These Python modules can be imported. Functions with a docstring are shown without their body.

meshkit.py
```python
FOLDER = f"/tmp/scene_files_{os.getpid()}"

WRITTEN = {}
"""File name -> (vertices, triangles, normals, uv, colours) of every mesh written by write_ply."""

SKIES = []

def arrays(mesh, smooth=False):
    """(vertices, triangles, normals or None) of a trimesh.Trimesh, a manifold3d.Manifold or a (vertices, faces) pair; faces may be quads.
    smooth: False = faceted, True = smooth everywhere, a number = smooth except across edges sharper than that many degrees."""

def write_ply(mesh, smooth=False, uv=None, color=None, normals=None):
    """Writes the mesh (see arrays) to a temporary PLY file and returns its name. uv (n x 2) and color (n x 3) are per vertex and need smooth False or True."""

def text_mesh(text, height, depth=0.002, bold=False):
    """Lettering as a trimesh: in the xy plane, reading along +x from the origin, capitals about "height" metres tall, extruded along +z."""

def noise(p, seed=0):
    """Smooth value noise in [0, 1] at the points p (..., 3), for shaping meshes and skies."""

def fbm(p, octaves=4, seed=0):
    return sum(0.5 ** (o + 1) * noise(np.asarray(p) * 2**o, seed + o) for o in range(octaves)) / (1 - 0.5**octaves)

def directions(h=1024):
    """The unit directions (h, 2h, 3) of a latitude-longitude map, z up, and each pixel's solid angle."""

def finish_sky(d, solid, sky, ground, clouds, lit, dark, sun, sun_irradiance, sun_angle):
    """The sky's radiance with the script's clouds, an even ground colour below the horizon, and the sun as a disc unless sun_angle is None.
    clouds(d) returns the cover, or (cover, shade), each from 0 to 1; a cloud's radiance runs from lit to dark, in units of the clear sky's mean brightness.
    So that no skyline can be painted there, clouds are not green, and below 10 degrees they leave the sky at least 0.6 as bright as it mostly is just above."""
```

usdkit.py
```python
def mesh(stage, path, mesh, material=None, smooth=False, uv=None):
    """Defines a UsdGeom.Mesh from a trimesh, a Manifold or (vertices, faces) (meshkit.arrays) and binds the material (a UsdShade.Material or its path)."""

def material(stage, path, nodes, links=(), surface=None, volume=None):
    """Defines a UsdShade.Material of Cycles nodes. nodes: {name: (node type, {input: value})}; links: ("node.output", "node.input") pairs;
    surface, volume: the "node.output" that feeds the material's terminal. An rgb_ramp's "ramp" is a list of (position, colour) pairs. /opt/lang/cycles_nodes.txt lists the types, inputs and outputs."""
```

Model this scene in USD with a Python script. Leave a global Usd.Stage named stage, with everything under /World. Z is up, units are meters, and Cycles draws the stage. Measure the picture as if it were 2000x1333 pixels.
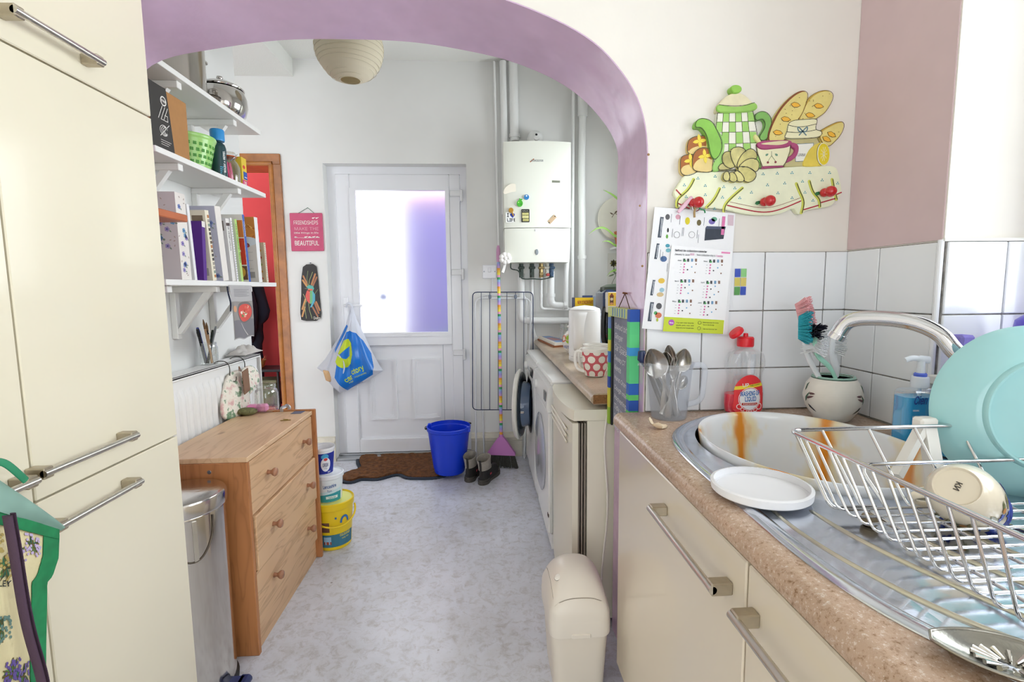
import math, random
import numpy as np
import trimesh, manifold3d, shapely
import shapely.geometry as sg
import shapely.affinity as sa
from shapely.ops import unary_union
from scipy.interpolate import CubicSpline
from pxr import Usd, UsdGeom, UsdLux, UsdShade, Gf, Sdf, Vt
import usdkit, meshkit

random.seed(7)
rng = np.random.RandomState(7)
stage = Usd.Stage.CreateInMemory()
UsdGeom.SetStageUpAxis(stage, 'Z')
UsdGeom.SetStageMetersPerUnit(stage, 1.0)
UsdGeom.Xform.Define(stage, '/World')

# ---------------------------------------------------------------- camera
F_PX, PITCH, YAW, ROLL, CAM_Z = 970.0, math.radians(5.97), math.radians(3.39), math.radians(-.59), 1.28
_fw = np.array([math.sin(YAW) * math.cos(PITCH), math.cos(YAW) * math.cos(PITCH), -math.sin(PITCH)])
_rt = np.array([math.cos(YAW), -math.sin(YAW), 0])
_up = np.cross(_rt, _fw)
_c, _s = math.cos(ROLL), math.sin(ROLL)
CAM_R = np.array([_c * _rt + _s * _up, -_s * _rt + _c * _up, _fw])
cam = UsdGeom.Camera.Define(stage, '/World/camera')
cam.CreateHorizontalApertureAttr(36.0)
cam.CreateVerticalApertureAttr(36.0 * 1333 / 2000)
cam.CreateFocalLengthAttr(36.0 * F_PX / 2000)
cam.CreateClippingRangeAttr(Gf.Vec2f(0.02, 200))
EXPOSURE = 0.07
cam.CreateExposureAttr(EXPOSURE)
_m = np.eye(4)
_m[0, :3], _m[1, :3], _m[2, :3], _m[3, :3] = CAM_R[0], CAM_R[1], -CAM_R[2], (0, 0, CAM_Z)
cam.AddTransformOp().Set(Gf.Matrix4d(_m.tolist()))

# ---------------------------------------------------------------- daylight
sky = UsdLux.DomeLight.Define(stage, '/World/sky')
sky.CreateIntensityAttr(1.15)
sky.CreateColorAttr(Gf.Vec3f(0.93, 0.965, 1.0))


def rect_light(name, centre, look, w, h, power, col):
    l = UsdLux.RectLight.Define(stage, '/World/' + name)
    l.CreateWidthAttr(w); l.CreateHeightAttr(h); l.CreateIntensityAttr(power); l.CreateColorAttr(Gf.Vec3f(*col))
    z = -np.array(look, float); z /= np.linalg.norm(z)
    x = np.cross([0, 0, 1], z); x /= np.linalg.norm(x)
    y = np.cross(z, x)
    m = np.eye(4); m[0, :3], m[1, :3], m[2, :3], m[3, :3] = x, y, z, centre
    l.AddTransformOp().Set(Gf.Matrix4d(m.tolist()))


# daylight through the kitchen window, the utility window and the glazed door
rect_light('kitchen_window_daylight', (1.46, 0.2, 1.72), (-1, 0, -0.12), 1.7, 1.2, 2.3, (0.86, 0.93, 1.0))
rect_light('utility_window_daylight', (1.32, 2.75, 1.75), (-1, 0, -0.15), 1.2, 0.9, 8.0, (0.90, 0.95, 1.0))
rect_light('door_daylight', (-0.6, 5.0, 3.6), (0, -1, -1.3), 1.8, 1.4, 12.0, (0.90, 0.94, 1.0))

# ---------------------------------------------------------------- helpers


def P(px, py, x=None, y=None, z=None):
    """The point of a plane x=, y= or z= that the photograph shows at a pixel: used to take measurements off the photograph."""
    v = CAM_R.T @ np.array([(px - 1000) / F_PX, (666.5 - py) / F_PX, 1])
    t = x / v[0] if x is not None else y / v[1] if y is not None else (z - CAM_Z) / v[2]
    return np.array([0, 0, CAM_Z]) + t * v


_used = {}


def numbered(path):
    n = _used.get(path, 0); _used[path] = n + 1
    return path if n == 0 else f'{path}_{n:03d}'


LOOKS = {}


def srgb(c):
    if isinstance(c, str):
        c = [int(c[i:i + 2], 16) / 255 for i in (0, 2, 4)]
    return tuple(x / 12.92 if x <= .04045 else ((x + .055) / 1.055) ** 2.4 for x in c)


def M(name, col='ffffff', rough=.5, metal=0, bump=0, bs=60, var=0, vs=6, detail=3, vcol=False, coat=0, world=False, rv=0, **kw):
    """A procedural principled material; col is an sRGB hex. var: tone variation by noise; bump: strength of the noise relief in mm."""
    if name in LOOKS:
        return LOOKS[name]
    n = {'p': ('principled_bsdf', {'roughness': rough, 'metallic': metal, 'coat_weight': coat, **kw})}
    k = []
    c = srgb(col)
    n['tc'] = ('geometry', {}) if world else ('texture_coordinate', {})
    pos = 'tc.position' if world else 'tc.object'
    if vcol:
        n['a'] = ('attribute', {'attribute': 'col'}); src = 'a.color'
    else:
        n['p'][1]['base_color'] = c; src = None
    if var:
        n['n'] = ('noise_texture', {'scale': float(vs), 'detail': float(detail), 'roughness': .6})
        k.append((pos, 'n.vector'))
        if vcol:
            n['r'] = ('rgb_ramp', {'ramp': [(.3, (1 - var,) * 3), (.7, (1, 1, 1))]})
            n['mx'] = ('mix', {'mix_type': 'multiply', 'fac': 1.0})
            k += [('n.fac', 'r.fac'), (src, 'mx.color1'), ('r.color', 'mx.color2')]; src = 'mx.color'
        else:
            n['r'] = ('rgb_ramp', {'ramp': [(.3, tuple(x * (1 - var) for x in c)), (.7, tuple(min(1, x * (1 + var * .5)) for x in c))]})
            k.append(('n.fac', 'r.fac')); src = 'r.color'
    if src:
        k.append((src, 'p.base_color'))
    if bump:
        n['bn'] = ('noise_texture', {'scale': float(bs), 'detail': 4.0, 'roughness': .55})
        n['b'] = ('bump', {'strength': 1.0, 'distance': bump / 1000})
        k += [(pos, 'bn.vector'), ('bn.fac', 'b.height'), ('b.normal', 'p.normal')]
    if rv:
        n['rn'] = ('noise_texture', {'scale': 9.0, 'detail': 4.0})
        n['rr'] = ('map_range', {'from_min': .3, 'from_max': .7, 'to_min': rough - rv, 'to_max': rough + rv, 'clamp': True})
        k += [(pos, 'rn.vector'), ('rn.fac', 'rr.value'), ('rr.result', 'p.roughness')]
    LOOKS[name] = usdkit.material(stage, '/World/Looks/' + name, n, k, surface='p.BSDF')
    return LOOKS[name]


def write(path, pieces, mat):
    """pieces: [(mesh, colour or None, smooth)] joined into ONE Mesh prim."""
    V, Fs, N, C, at = [], [], [], [], 0
    for mesh, col, smooth in pieces:
        v, f, n = meshkit.arrays(mesh, smooth)
        if n is None:  # faceted
            fn = np.cross(v[f[:, 1]] - v[f[:, 0]], v[f[:, 2]] - v[f[:, 0]])
            fn /= np.maximum(np.linalg.norm(fn, axis=1, keepdims=True), 1e-12)
            v = v[f].reshape(-1, 3); n = np.repeat(fn, 3, 0); f = np.arange(len(v)).reshape(-1, 3)
        V.append(v); Fs.append(f + at); N.append(n); at += len(v)
        if col is None:
            C.append(np.ones((len(v), 3)))
        elif np.ndim(col) == 2:
            C.append(np.asarray(col)[:len(v)] if len(col) == len(v) else np.ones((len(v), 3)))
        else:
            C.append(np.tile(srgb(col), (len(v), 1)))
    v, f, n, c = np.vstack(V), np.vstack(Fs), np.vstack(N), np.vstack(C)
    m = UsdGeom.Mesh.Define(stage, path)
    m.CreatePointsAttr(Vt.Vec3fArray.FromNumpy(v.astype(np.float32)))
    m.CreateFaceVertexCountsAttr(Vt.IntArray.FromNumpy(np.full(len(f), 3, np.int32)))
    m.CreateFaceVertexIndicesAttr(Vt.IntArray.FromNumpy(f.astype(np.int32).ravel()))
    m.CreateSubdivisionSchemeAttr('none')
    m.CreateNormalsAttr(Vt.Vec3fArray.FromNumpy(n.astype(np.float32)))
    m.SetNormalsInterpolation('vertex')
    if any(p[1] is not None for p in pieces):
        UsdGeom.PrimvarsAPI(m).CreatePrimvar('col', Sdf.ValueTypeNames.Color3fArray, 'vertex').Set(Vt.Vec3fArray.FromNumpy(c.astype(np.float32)))
    UsdShade.MaterialBindingAPI.Apply(m.GetPrim()).Bind(mat)
    return m.GetPrim()


class T:
    """A top-level thing: an Xform at its base; its parts are given in world coordinates (or, with local=True, in its own)."""

    def __init__(s, name, label, cat, loc=(0, 0, 0), rz=0, group=None, kind=None, local=False):
        s.path = numbered('/World/' + name)
        x = UsdGeom.Xform.Define(stage, s.path)
        loc = [float(a) for a in loc]
        x.AddTranslateOp().Set(Gf.Vec3d(*loc))
        if rz:
            x.AddRotateZOp().Set(math.degrees(rz))
        s.prim = x.GetPrim()
        for k, v in (('label', label), ('category', cat), ('group', group), ('kind', kind)):
            if v:
                s.prim.SetCustomDataByKey(k, v)
        s.inv = np.eye(4) if local else np.linalg.inv(trimesh.transformations.translation_matrix(loc) @ trimesh.transformations.rotation_matrix(rz, [0, 0, 1]))

    def add(s, name, mesh, mat, parent=None, label=None, smooth=30, kind=None):
        path = numbered((parent or s.path) + '/' + name)
        pieces = mesh if isinstance(mesh, list) else [(mesh, None, smooth)]
        out = []
        for me, c, sm in pieces:
            if isinstance(me, tuple):
                me = trimesh.Trimesh(np.asarray(me[0], float), meshkit.arrays(me)[1], process=False)
            elif hasattr(me, 'to_mesh'):
                v, f, _ = meshkit.arrays(me); me = trimesh.Trimesh(v, f, process=False)
            me = me.copy(); me.apply_transform(s.inv); out.append((me, c, sm))
        p = write(path, out, mat)
        if label:
            p.SetCustomDataByKey('label', label)
        if kind:
            p.SetCustomDataByKey('kind', kind)
        return path


def struct(name, mesh, mat, parent=None, smooth=False):
    path = numbered((parent or '/World') + '/' + name)
    pieces = mesh if isinstance(mesh, list) else [(mesh, None, smooth)]
    p = write(path, pieces, mat)
    if not parent:
        p.SetCustomDataByKey('kind', 'structure')
    return path


# ---- shapes
def box(x0, x1, y0, y1, z0, z1, b=0.0):
    if b <= 0:
        m = trimesh.creation.box((x1 - x0, y1 - y0, z1 - z0)); m.apply_translation(((x0 + x1) / 2, (y0 + y1) / 2, (z0 + z1) / 2)); return m
    h = np.array([x1 - x0, y1 - y0, z1 - z0]) / 2; b = min(b, h.min() * .98)
    pts = []
    for sx in (-1, 1):
        for sy in (-1, 1):
            for sz in (-1, 1):
                s = np.array([sx, sy, sz])
                for k in range(3):
                    d = h - b; d[k] = h[k]; pts.append(s * d)
    m = trimesh.Trimesh(pts, process=False).convex_hull
    m.apply_translation(((x0 + x1) / 2, (y0 + y1) / 2, (z0 + z1) / 2)); return m


def cat(*ms):
    return trimesh.util.concatenate([m for m in ms])


def xf(m, t=(0, 0, 0), r=0, axis=(0, 0, 1), c=(0, 0, 0), s=None):
    m = m.copy()
    if s is not None:
        m.apply_scale(s)
    if r:
        m.apply_transform(trimesh.transformations.rotation_matrix(r, axis, c))
    m.apply_translation(t); return m


def grid_faces(nu, nv, cu=False, cv=False):
    i, j = np.meshgrid(np.arange(nu if cu else nu - 1), np.arange(nv if cv else nv - 1), indexing='ij')
    a, b = (i + 1) % nu, (j + 1) % nv
    q = np.stack([i * nv + j, a * nv + j, a * nv + b, i * nv + b], -1).reshape(-1, 4)
    return np.vstack([q[:, [0, 1, 2]], q[:, [0, 2, 3]]])


def fixn(m):
    if m.volume < 0:
        m.invert()
    return m


def lathe(prof, n=32, c=(0, 0, 0), axis=(0, 0, 1), sx=1, sy=1):
    """prof [(r, z)] from one end to the other."""
    prof = [(max(r, 1e-5), z) for r, z in prof]
    a = np.arange(n) * 2 * np.pi / n
    v = np.array([[r * np.cos(t) * sx, r * np.sin(t) * sy, z] for r, z in prof for t in a])
    f = grid_faces(len(prof), n, cv=True)
    k = len(v); v = np.vstack([v, [[0, 0, prof[0][1]], [0, 0, prof[-1][1]]]])
    i = np.arange(n); j = (i + 1) % n; e = (len(prof) - 1) * n
    f = np.vstack([f, np.stack([np.full(n, k), i, j], 1), np.stack([np.full(n, k + 1), e + j, e + i], 1)])
    m = fixn(trimesh.Trimesh(v, f, process=False))
    ax = np.array(axis, float)
    if not np.allclose(ax, (0, 0, 1)):
        m.apply_transform(trimesh.geometry.align_vectors([0, 0, 1], ax / np.linalg.norm(ax)))
    m.apply_translation(c); return m


def vessel(outer, t=.003, n=36, c=(0, 0, 0), **k):
    """A hollow turned vessel from its outer profile [(r, z)], bottom first, walls t thick."""
    inner = [(max(r - t, 1e-4), z + (t if i == 0 else 0)) for i, (r, z) in enumerate(outer)]
    return lathe([(1e-4, outer[0][1])] + list(outer) + inner[::-1] + [(1e-4, outer[0][1] + t)], n, c, **k)


def spline(pts, n=24, closed=False):
    p = np.array(pts, float)
    if closed:
        p = np.vstack([p, p[:1]])
    d = np.r_[0, np.cumsum(np.maximum(np.linalg.norm(np.diff(p, axis=0), axis=1), 1e-9) ** .5)]
    cs = CubicSpline(d, p, bc_type='periodic' if closed else 'natural')
    return cs(np.linspace(0, d[-1], n + (1 if closed else 0)))[:n]


def tube(pts, r, n=10, closed=False, sx=1, cap=True):
    """A round bar along a polyline; r a number or one per point."""
    p = np.array(pts, float); m = len(p); r = np.broadcast_to(r, (m,))
    if closed:
        t = np.roll(p, -1, 0) - np.roll(p, 1, 0)
    else:
        t = np.gradient(p, axis=0)
    t /= np.maximum(np.linalg.norm(t, axis=1, keepdims=True), 1e-12)
    a = np.cross(t[0], [0, 0, 1] if abs(t[0, 2]) < .9 else [1, 0, 0]); a /= np.linalg.norm(a)
    A = []
    for i in range(m):
        a = a - t[i] * (a @ t[i]); a /= np.linalg.norm(a); A.append(a)
    A = np.array(A); B = np.cross(t, A); g = np.arange(n) * 2 * np.pi / n
    v = p[:, None] + r[:, None, None] * (np.cos(g)[None, :, None] * A[:, None] * sx + np.sin(g)[None, :, None] * B[:, None])
    f = grid_faces(m, n, cu=closed, cv=True); v = v.reshape(-1, 3)
    if not closed and cap:
        k = len(v); v = np.vstack([v, p[:1], p[-1:]]); i = np.arange(n); j = (i + 1) % n; e = (m - 1) * n
        f = np.vstack([f, np.stack([np.full(n, k), j, i], 1), np.stack([np.full(n, k + 1), e + i, e + j], 1)])
    return fixn(trimesh.Trimesh(v, f, process=False))


def arcpts(c, r, a0, a1, n, u=(1, 0, 0), v=(0, 1, 0)):
    u, v, c = np.array(u, float), np.array(v, float), np.array(c, float)
    return [c + r * (math.cos(a) * u + math.sin(a) * v) for a in np.linspace(a0, a1, n)]


def rounded(pts, r, n=5):
    """A polyline with its corners rounded by radius r."""
    p = [np.array(a, float) for a in pts]; out = [p[0]]
    for a, b, c in zip(p, p[1:], p[2:]):
        u, v = a - b, c - b; lu, lv = np.linalg.norm(u), np.linalg.norm(v); d = min(r, lu * .45, lv * .45)
        s, e = b + u / lu * d, b + v / lv * d
        out += [(1 - t) ** 2 * s + 2 * t * (1 - t) * b + t * t * e for t in np.linspace(0, 1, n)]
    return out + [p[-1]]


def extr(poly, w0, w1, o=(0, 0, 0), U=(1, 0, 0), V=(0, 0, 1), W=None):
    """Extrudes a shapely polygon given in the plane o + u U + v V, from w0 to w1 along W (default U x V)."""
    U, V = np.array(U, float), np.array(V, float); W = np.cross(U, V) if W is None else np.array(W, float)
    ms = []
    for g in getattr(poly, 'geoms', [poly]):
        if g.is_empty or g.area < 1e-10:
            continue
        m = trimesh.creation.extrude_polygon(g, w1 - w0, engine='earcut'); v = m.vertices
        m = trimesh.Trimesh(np.array(o) + v[:, :1] * U + v[:, 1:2] * V + (v[:, 2:3] + w0) * W, m.faces, process=False)
        ms.append(fixn(m))
    return cat(*ms)


def sheet(G, t=.001):
    """A cloth or paper of thickness t from a grid of points (nu, nv, 3)."""
    G = np.asarray(G, float); nu, nv = G.shape[:2]
    n = np.cross(np.gradient(G, axis=0), np.gradient(G, axis=1)); n /= np.maximum(np.linalg.norm(n, axis=2, keepdims=True), 1e-12)
    a, b = (G + n * t / 2).reshape(-1, 3), (G - n * t / 2).reshape(-1, 3)
    f = grid_faces(nu, nv); k = nu * nv
    ring = np.r_[np.arange(nv), np.arange(1, nu) * nv + nv - 1, (nu - 1) * nv + np.arange(nv - 2, -1, -1), np.arange(nu - 2, 0, -1) * nv]
    r2 = np.roll(ring, -1)
    side = np.vstack([np.stack([ring, r2, r2 + k], 1), np.stack([ring, r2 + k, ring + k], 1)])
    return fixn(trimesh.Trimesh(np.vstack([a, b]), np.vstack([f, f[:, ::-1] + k, side]), process=False))


def poly(*pts):
    return sg.Polygon(pts).buffer(0)


def ell(x, y, rx, ry=None, n=24, rot=0):
    e = sg.Polygon([(rx * math.cos(t), (ry or rx) * math.sin(t)) for t in np.arange(n) * 2 * math.pi / n])
    return sa.translate(sa.rotate(e, rot, origin=(0, 0)), x, y)


def rect(x0, x1, y0, y1, r=0):
    b = sg.box(x0, y0, x1, y1)
    return b.buffer(-r).buffer(r, quad_segs=4) if r else b


def line(pts, w):
    return sg.LineString(pts).buffer(w / 2, quad_segs=3)


def smoothpoly(pts, n=60):
    return sg.Polygon(spline(np.array(pts, float), n, closed=True)).buffer(0)


_txt = {}


class Print:
    """Flat print: coloured shapes stacked in layers a fraction of a millimetre thick on the plane o + u U + v V (or bent by warp(u, v, w))."""

    def __init__(s, o=(0, 0, 0), U=(1, 0, 0), V=(0, 0, 1), warp=None, dw=.0003, fine=None):
        s.o, s.U, s.V = np.array(o, float), np.array(U, float), np.array(V, float)
        s.N = np.cross(s.U, s.V); s.N /= np.linalg.norm(s.N); s.warp, s.dw, s.fine, s.pieces, s.k = warp, dw, fine, [], 0

    def place(s, m, col, k):
        v, f = np.array(m.vertices), np.array(m.faces)
        w = v[:, 2] + k * s.dw
        if s.warp:
            if s.fine:
                v2, f = trimesh.remesh.subdivide_to_size(np.c_[v[:, :2], w], f, s.fine, max_iter=8); v = v2; w = v2[:, 2]
            v = s.warp(v[:, 0], v[:, 1], w)
        else:
            v = s.o + v[:, :1] * s.U + v[:, 1:2] * s.V + w[:, None] * s.N
        m = trimesh.Trimesh(v, f, process=False)
        s.pieces.append((m, col, False))

    def shape(s, g, col, k=1):
        for p in getattr(g, 'geoms', [g]):
            if not p.is_empty and p.area > 1e-9:
                s.place(trimesh.creation.extrude_polygon(p, s.dw, engine='earcut'), col, k)
        return s

    def text(s, t, x, y, h, col, k=2, w=None, align='l', bold=False, rot=0, sx=1, shear=0):
        if (t, bold) not in _txt:
            _txt[(t, bold)] = meshkit.text_mesh(t, 1.0, 1.0, bold)
        m = _txt[(t, bold)].copy(); v = np.array(m.vertices); W = v[:, 0].max()
        kx = w / W if w else h * sx
        v[:, 0] *= kx
        v[:, 0] += v[:, 1] * h * shear
        v[:, 1] *= h; v[:, 2] *= s.dw; W *= kx
        if align == 'c':
            v[:, 0] -= W / 2
        elif align == 'r':
            v[:, 0] -= W
        c, sn = math.cos(rot), math.sin(rot)
        v[:, 0], v[:, 1] = x + v[:, 0] * c - v[:, 1] * sn, y + v[:, 0] * sn + v[:, 1] * c
        s.place(trimesh.Trimesh(v, m.faces, process=False), col, k)
        return s

    def scrawl(s, x0, x1, y, h, col, k=2, seed=0, w=None, rot=0):
        r = np.random.RandomState(seed); n = max(6, int((x1 - x0) / h * 3))
        xs = np.linspace(x0, x1, n); pts = [(a + r.uniform(-.1, .1) * h, y + h * (r.rand() if i % 2 else r.rand() * .3)) for i, a in enumerate(xs)]
        g = line(pts, w or h * .14)
        return s.shape(sa.rotate(g, rot, origin=(x0, y)) if rot else g, col, k)


def printed(name='print', rough=.6):
    return M('printed_' + str(int(rough * 100)), vcol=True, rough=rough)


def dup(first, name_src, label, loc, rz=0, group=None):
    """Another copy of a thing, with its own label."""
    x = UsdGeom.Xform.Define(stage, numbered('/World/' + name_src))
    x.GetPrim().GetReferences().AddInternalReference(first.prim.GetPath())
    x.GetPrim().SetInstanceable(True)
    x.ClearXformOpOrder()
    x.AddTranslateOp().Set(Gf.Vec3d(*[float(a) for a in loc]))
    x.AddRotateZOp().Set(math.degrees(rz))
    p = x.GetPrim(); p.SetCustomDataByKey('label', label); p.SetCustomDataByKey('category', first.prim.GetCustomDataByKey('category'))
    if group:
        p.SetCustomDataByKey('group', group)
    return x

# ================================================================ large structure
YA, YB, XJ, XC, YF, YD, XL, XR, ZC = 1.43, 1.73, .473, -.865, 3.72, 3.84, -1.27, 1.085, 2.89
plaster = M('white_plaster', 'ebe6de', .75, bump=1.6, bs=9, var=.04, vs=3, world=True)
plaster_far = M('utility_plaster', 'efefec', .8, bump=1.2, bs=7, var=.03, vs=2, world=True)
pink_gloss = M('lilac_gloss_paint', 'd6b8d4', .22, bump=1.3, bs=14, var=.07, vs=5, world=True, rv=.08)
pink_matt = M('dusty_pink_paint', 'd8c0c2', .7, bump=.5, bs=25, var=.05, vs=5, world=True)
ceil_m = M('ceiling_paint', 'ecece6', .9, bump=1.5, bs=120, world=True)
upvc = M('white_upvc', 'f3f4f8', .25)
gloss_white = M('white_gloss_paint', 'f0f0ea', .35)
grout = M('dirty_grout', '8f8a85', .9, var=.5, vs=40, world=True)
tile_m = M('white_glazed_tile', 'f0f2f6', .12, bump=.5, bs=7, world=True)


def floor_mat():
    n = {'g': ('geometry', {}), 'n1': ('noise_texture', {'scale': 3.2, 'detail': 6.0, 'roughness': .7}), 'n2': ('noise_texture', {'scale': 26.0, 'detail': 5.0, 'roughness': .75, 'distortion': .6}),
         'r1': ('rgb_ramp', {'ramp': [(.25, srgb('cac8ca')), (.5, srgb('dcdee8')), (.75, srgb('e8eaf5'))]}),
         'r2': ('rgb_ramp', {'ramp': [(.3, srgb('c2b8ac')), (.52, (1, 1, 1)), (.8, (1, 1, 1))]}),
         'v': ('voronoi_texture', {'scale': 5.0, 'randomness': 1.0}), 'rv': ('rgb_ramp', {'ramp': [(.0, (.25, .22, .2)), (.022, (.3, .27, .25)), (.03, (1, 1, 1)), (1, (1, 1, 1))]}),
         'm': ('mix', {'mix_type': 'multiply', 'fac': .6}), 'm2': ('mix', {'mix_type': 'multiply', 'fac': .7}),
         'b': ('bump', {'strength': .35, 'distance': .0008}), 'p': ('principled_bsdf', {'roughness': .3})}
    k = [('g.position', 'n1.vector'), ('g.position', 'n2.vector'), ('g.position', 'v.vector'), ('n1.fac', 'r1.fac'), ('n2.fac', 'r2.fac'), ('v.distance', 'rv.fac'), ('r1.color', 'm.color1'), ('r2.color', 'm.color2'),
         ('m.color', 'm2.color1'), ('rv.color', 'm2.color2'), ('m2.color', 'p.base_color'), ('n2.fac', 'b.height'), ('b.normal', 'p.normal')]
    return usdkit.material(stage, '/World/Looks/marbled_vinyl', n, k, surface='p.BSDF')


struct('floor', box(-2.6, XR + .05, -2.6, 5.2, -.05, 0), floor_mat())

# arch wall: the opening is lofted between its front and back edge
front = [(XJ, 0), (XJ + .004, 1.2), (.477, 1.659), (.470, 1.729), (.444, 1.811), (.399, 1.879), (.334, 1.945), (.248, 1.997), (.164, 2.032), (.073, 2.062), (-.1, 2.098), (-.3, 2.115), (-.5, 2.115), (-.7, 2.10), (-.9, 2.05), (-1.04, 1.98), (-1.13, 1.86), (-1.17, 1.7), (-1.18, 1.2), (-1.18, 0)]
back = [(XJ, 0), (XJ + .001, 1.2), (.474, 1.67), (.474, 1.738), (.452, 1.80), (.405, 1.863), (.340, 1.925), (.25, 1.98), (.16, 2.017), (.07, 2.044), (-.056, 2.068), (-.222, 2.089), (-.45, 2.093), (-.65, 2.085), (-.871, 2.051), (-1.043, 2.0), (-1.13, 1.88), (-1.17, 1.7), (-1.18, 1.2), (-1.18, 0)]


def dense(pts):
    p = np.array(pts, float); mid = spline(p[2:-2], 60)
    return np.vstack([p[:2], mid, p[-2:]])


fr, bk = dense(front), dense(back)


def wall_poly(o):
    return sg.Polygon([(1.6, 0), (1.6, 2.95), (-1.6, 2.95), (-1.6, 0)] + [tuple(a) for a in o[::-1]]).buffer(0)


wf = trimesh.creation.extrude_polygon(wall_poly(fr), .02, engine='earcut'); wb = trimesh.creation.extrude_polygon(wall_poly(bk), .02, engine='earcut')
wmesh = cat(extr(wall_poly(fr), 0, .02, (0, YA, 0), W=(0, 1, 0)), extr(wall_poly(bk), 0, .02, (0, YB - .02, 0), W=(0, 1, 0)))
arch = struct('wall_arch', wmesh, plaster)
G = np.stack([np.c_[fr[:, 0], np.full(len(fr), YA + .0006), fr[:, 1]]] + [np.c_[fr[:, 0] * (1 - t) + bk[:, 0] * t, np.full(len(fr), YA + (YB - YA) * t), fr[:, 1] * (1 - t) + bk[:, 1] * t] for t in np.linspace(.12, .88, 8)] + [np.c_[bk[:, 0], np.full(len(bk), YB - .0006), bk[:, 1]]])
G[1:-1] += (meshkit.noise(G[1:-1] * 14)[..., None] - .5) * .004 * np.array([1, 0, 1])
struct('arch_reveal', sheet(G, .006), pink_gloss, arch, smooth=30)
# small knocks in the plaster edge of the arch
for (px, py, r) in ((1264, 302, .004), (1247, 402, .003), (1252, 520, .0035)):
    p = P(px, py, y=YA); struct('chip', lathe([(r, -.0004), (r * .7, .0012), (.0001, .0014)], 9, (p[0] + .004, YA, p[2]), axis=(0, -1, 0)), M('bare_plaster', 'a8835c', .9), arch)

# kitchen right wall with the window recess, its far cheek at y = 1.12
rp = sg.box(-2.6, 0, YA, 2.95).difference(sg.box(-.62, 1.06, 1.12, 2.45))
wr = struct('wall_right', extr(rp, 0, .30, (XR, 0, 0), U=(0, 1, 0), V=(0, 0, 1), W=(1, 0, 0)), plaster)
struct('painted_pier', box(XR - .003, XR, 1.124, YA - .001, 1.385, 2.94), pink_matt, wr)
struct('wall_utility_right', extr(sg.box(YB, 0, YF + .3, 2.95).difference(sg.box(2.15, 1.28, 3.35, 2.2)), 0, .25, (XR, 0, 0), U=(0, 1, 0), V=(0, 0, 1), W=(1, 0, 0)), plaster_far)
clear = usdkit.material(stage, '/World/Looks/window_glass', {'t': ('transparent_bsdf', {'color': (.97, .98, .98)}), 'g': ('glossy_bsdf', {'roughness': .02, 'color': (.9, .9, .9)}), 'f': ('fresnel', {'IOR': 1.3}), 'm': ('mix_closure', {})},
                        [('f.fac', 'm.fac'), ('t.BSDF', 'm.closure1'), ('g.BSDF', 'm.closure2')], surface='m.closure')


def window(nm, y0, y1, z0, z1, x):
    w = struct(nm, cat(box(x, x + .06, y0, y1, z0, z0 + .06, .004), box(x, x + .06, y0, y1, z1 - .06, z1, .004), box(x, x + .06, y0, y0 + .06, z0 + .06, z1 - .06), box(x, x + .06, y1 - .06, y1, z0 + .06, z1 - .06), box(x, x + .06, (y0 + y1) / 2 - .03, (y0 + y1) / 2 + .03, z0 + .06, z1 - .06)), upvc)
    struct('pane', box(x + .025, x + .031, y0 + .05, y1 - .05, z0 + .05, z1 - .05), clear, w)


window('window_1', -.62, 1.12, 1.06, 2.45, XR + .24)
window('window_2', 2.15, 3.35, 1.28, 2.2, XR + .17)

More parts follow.
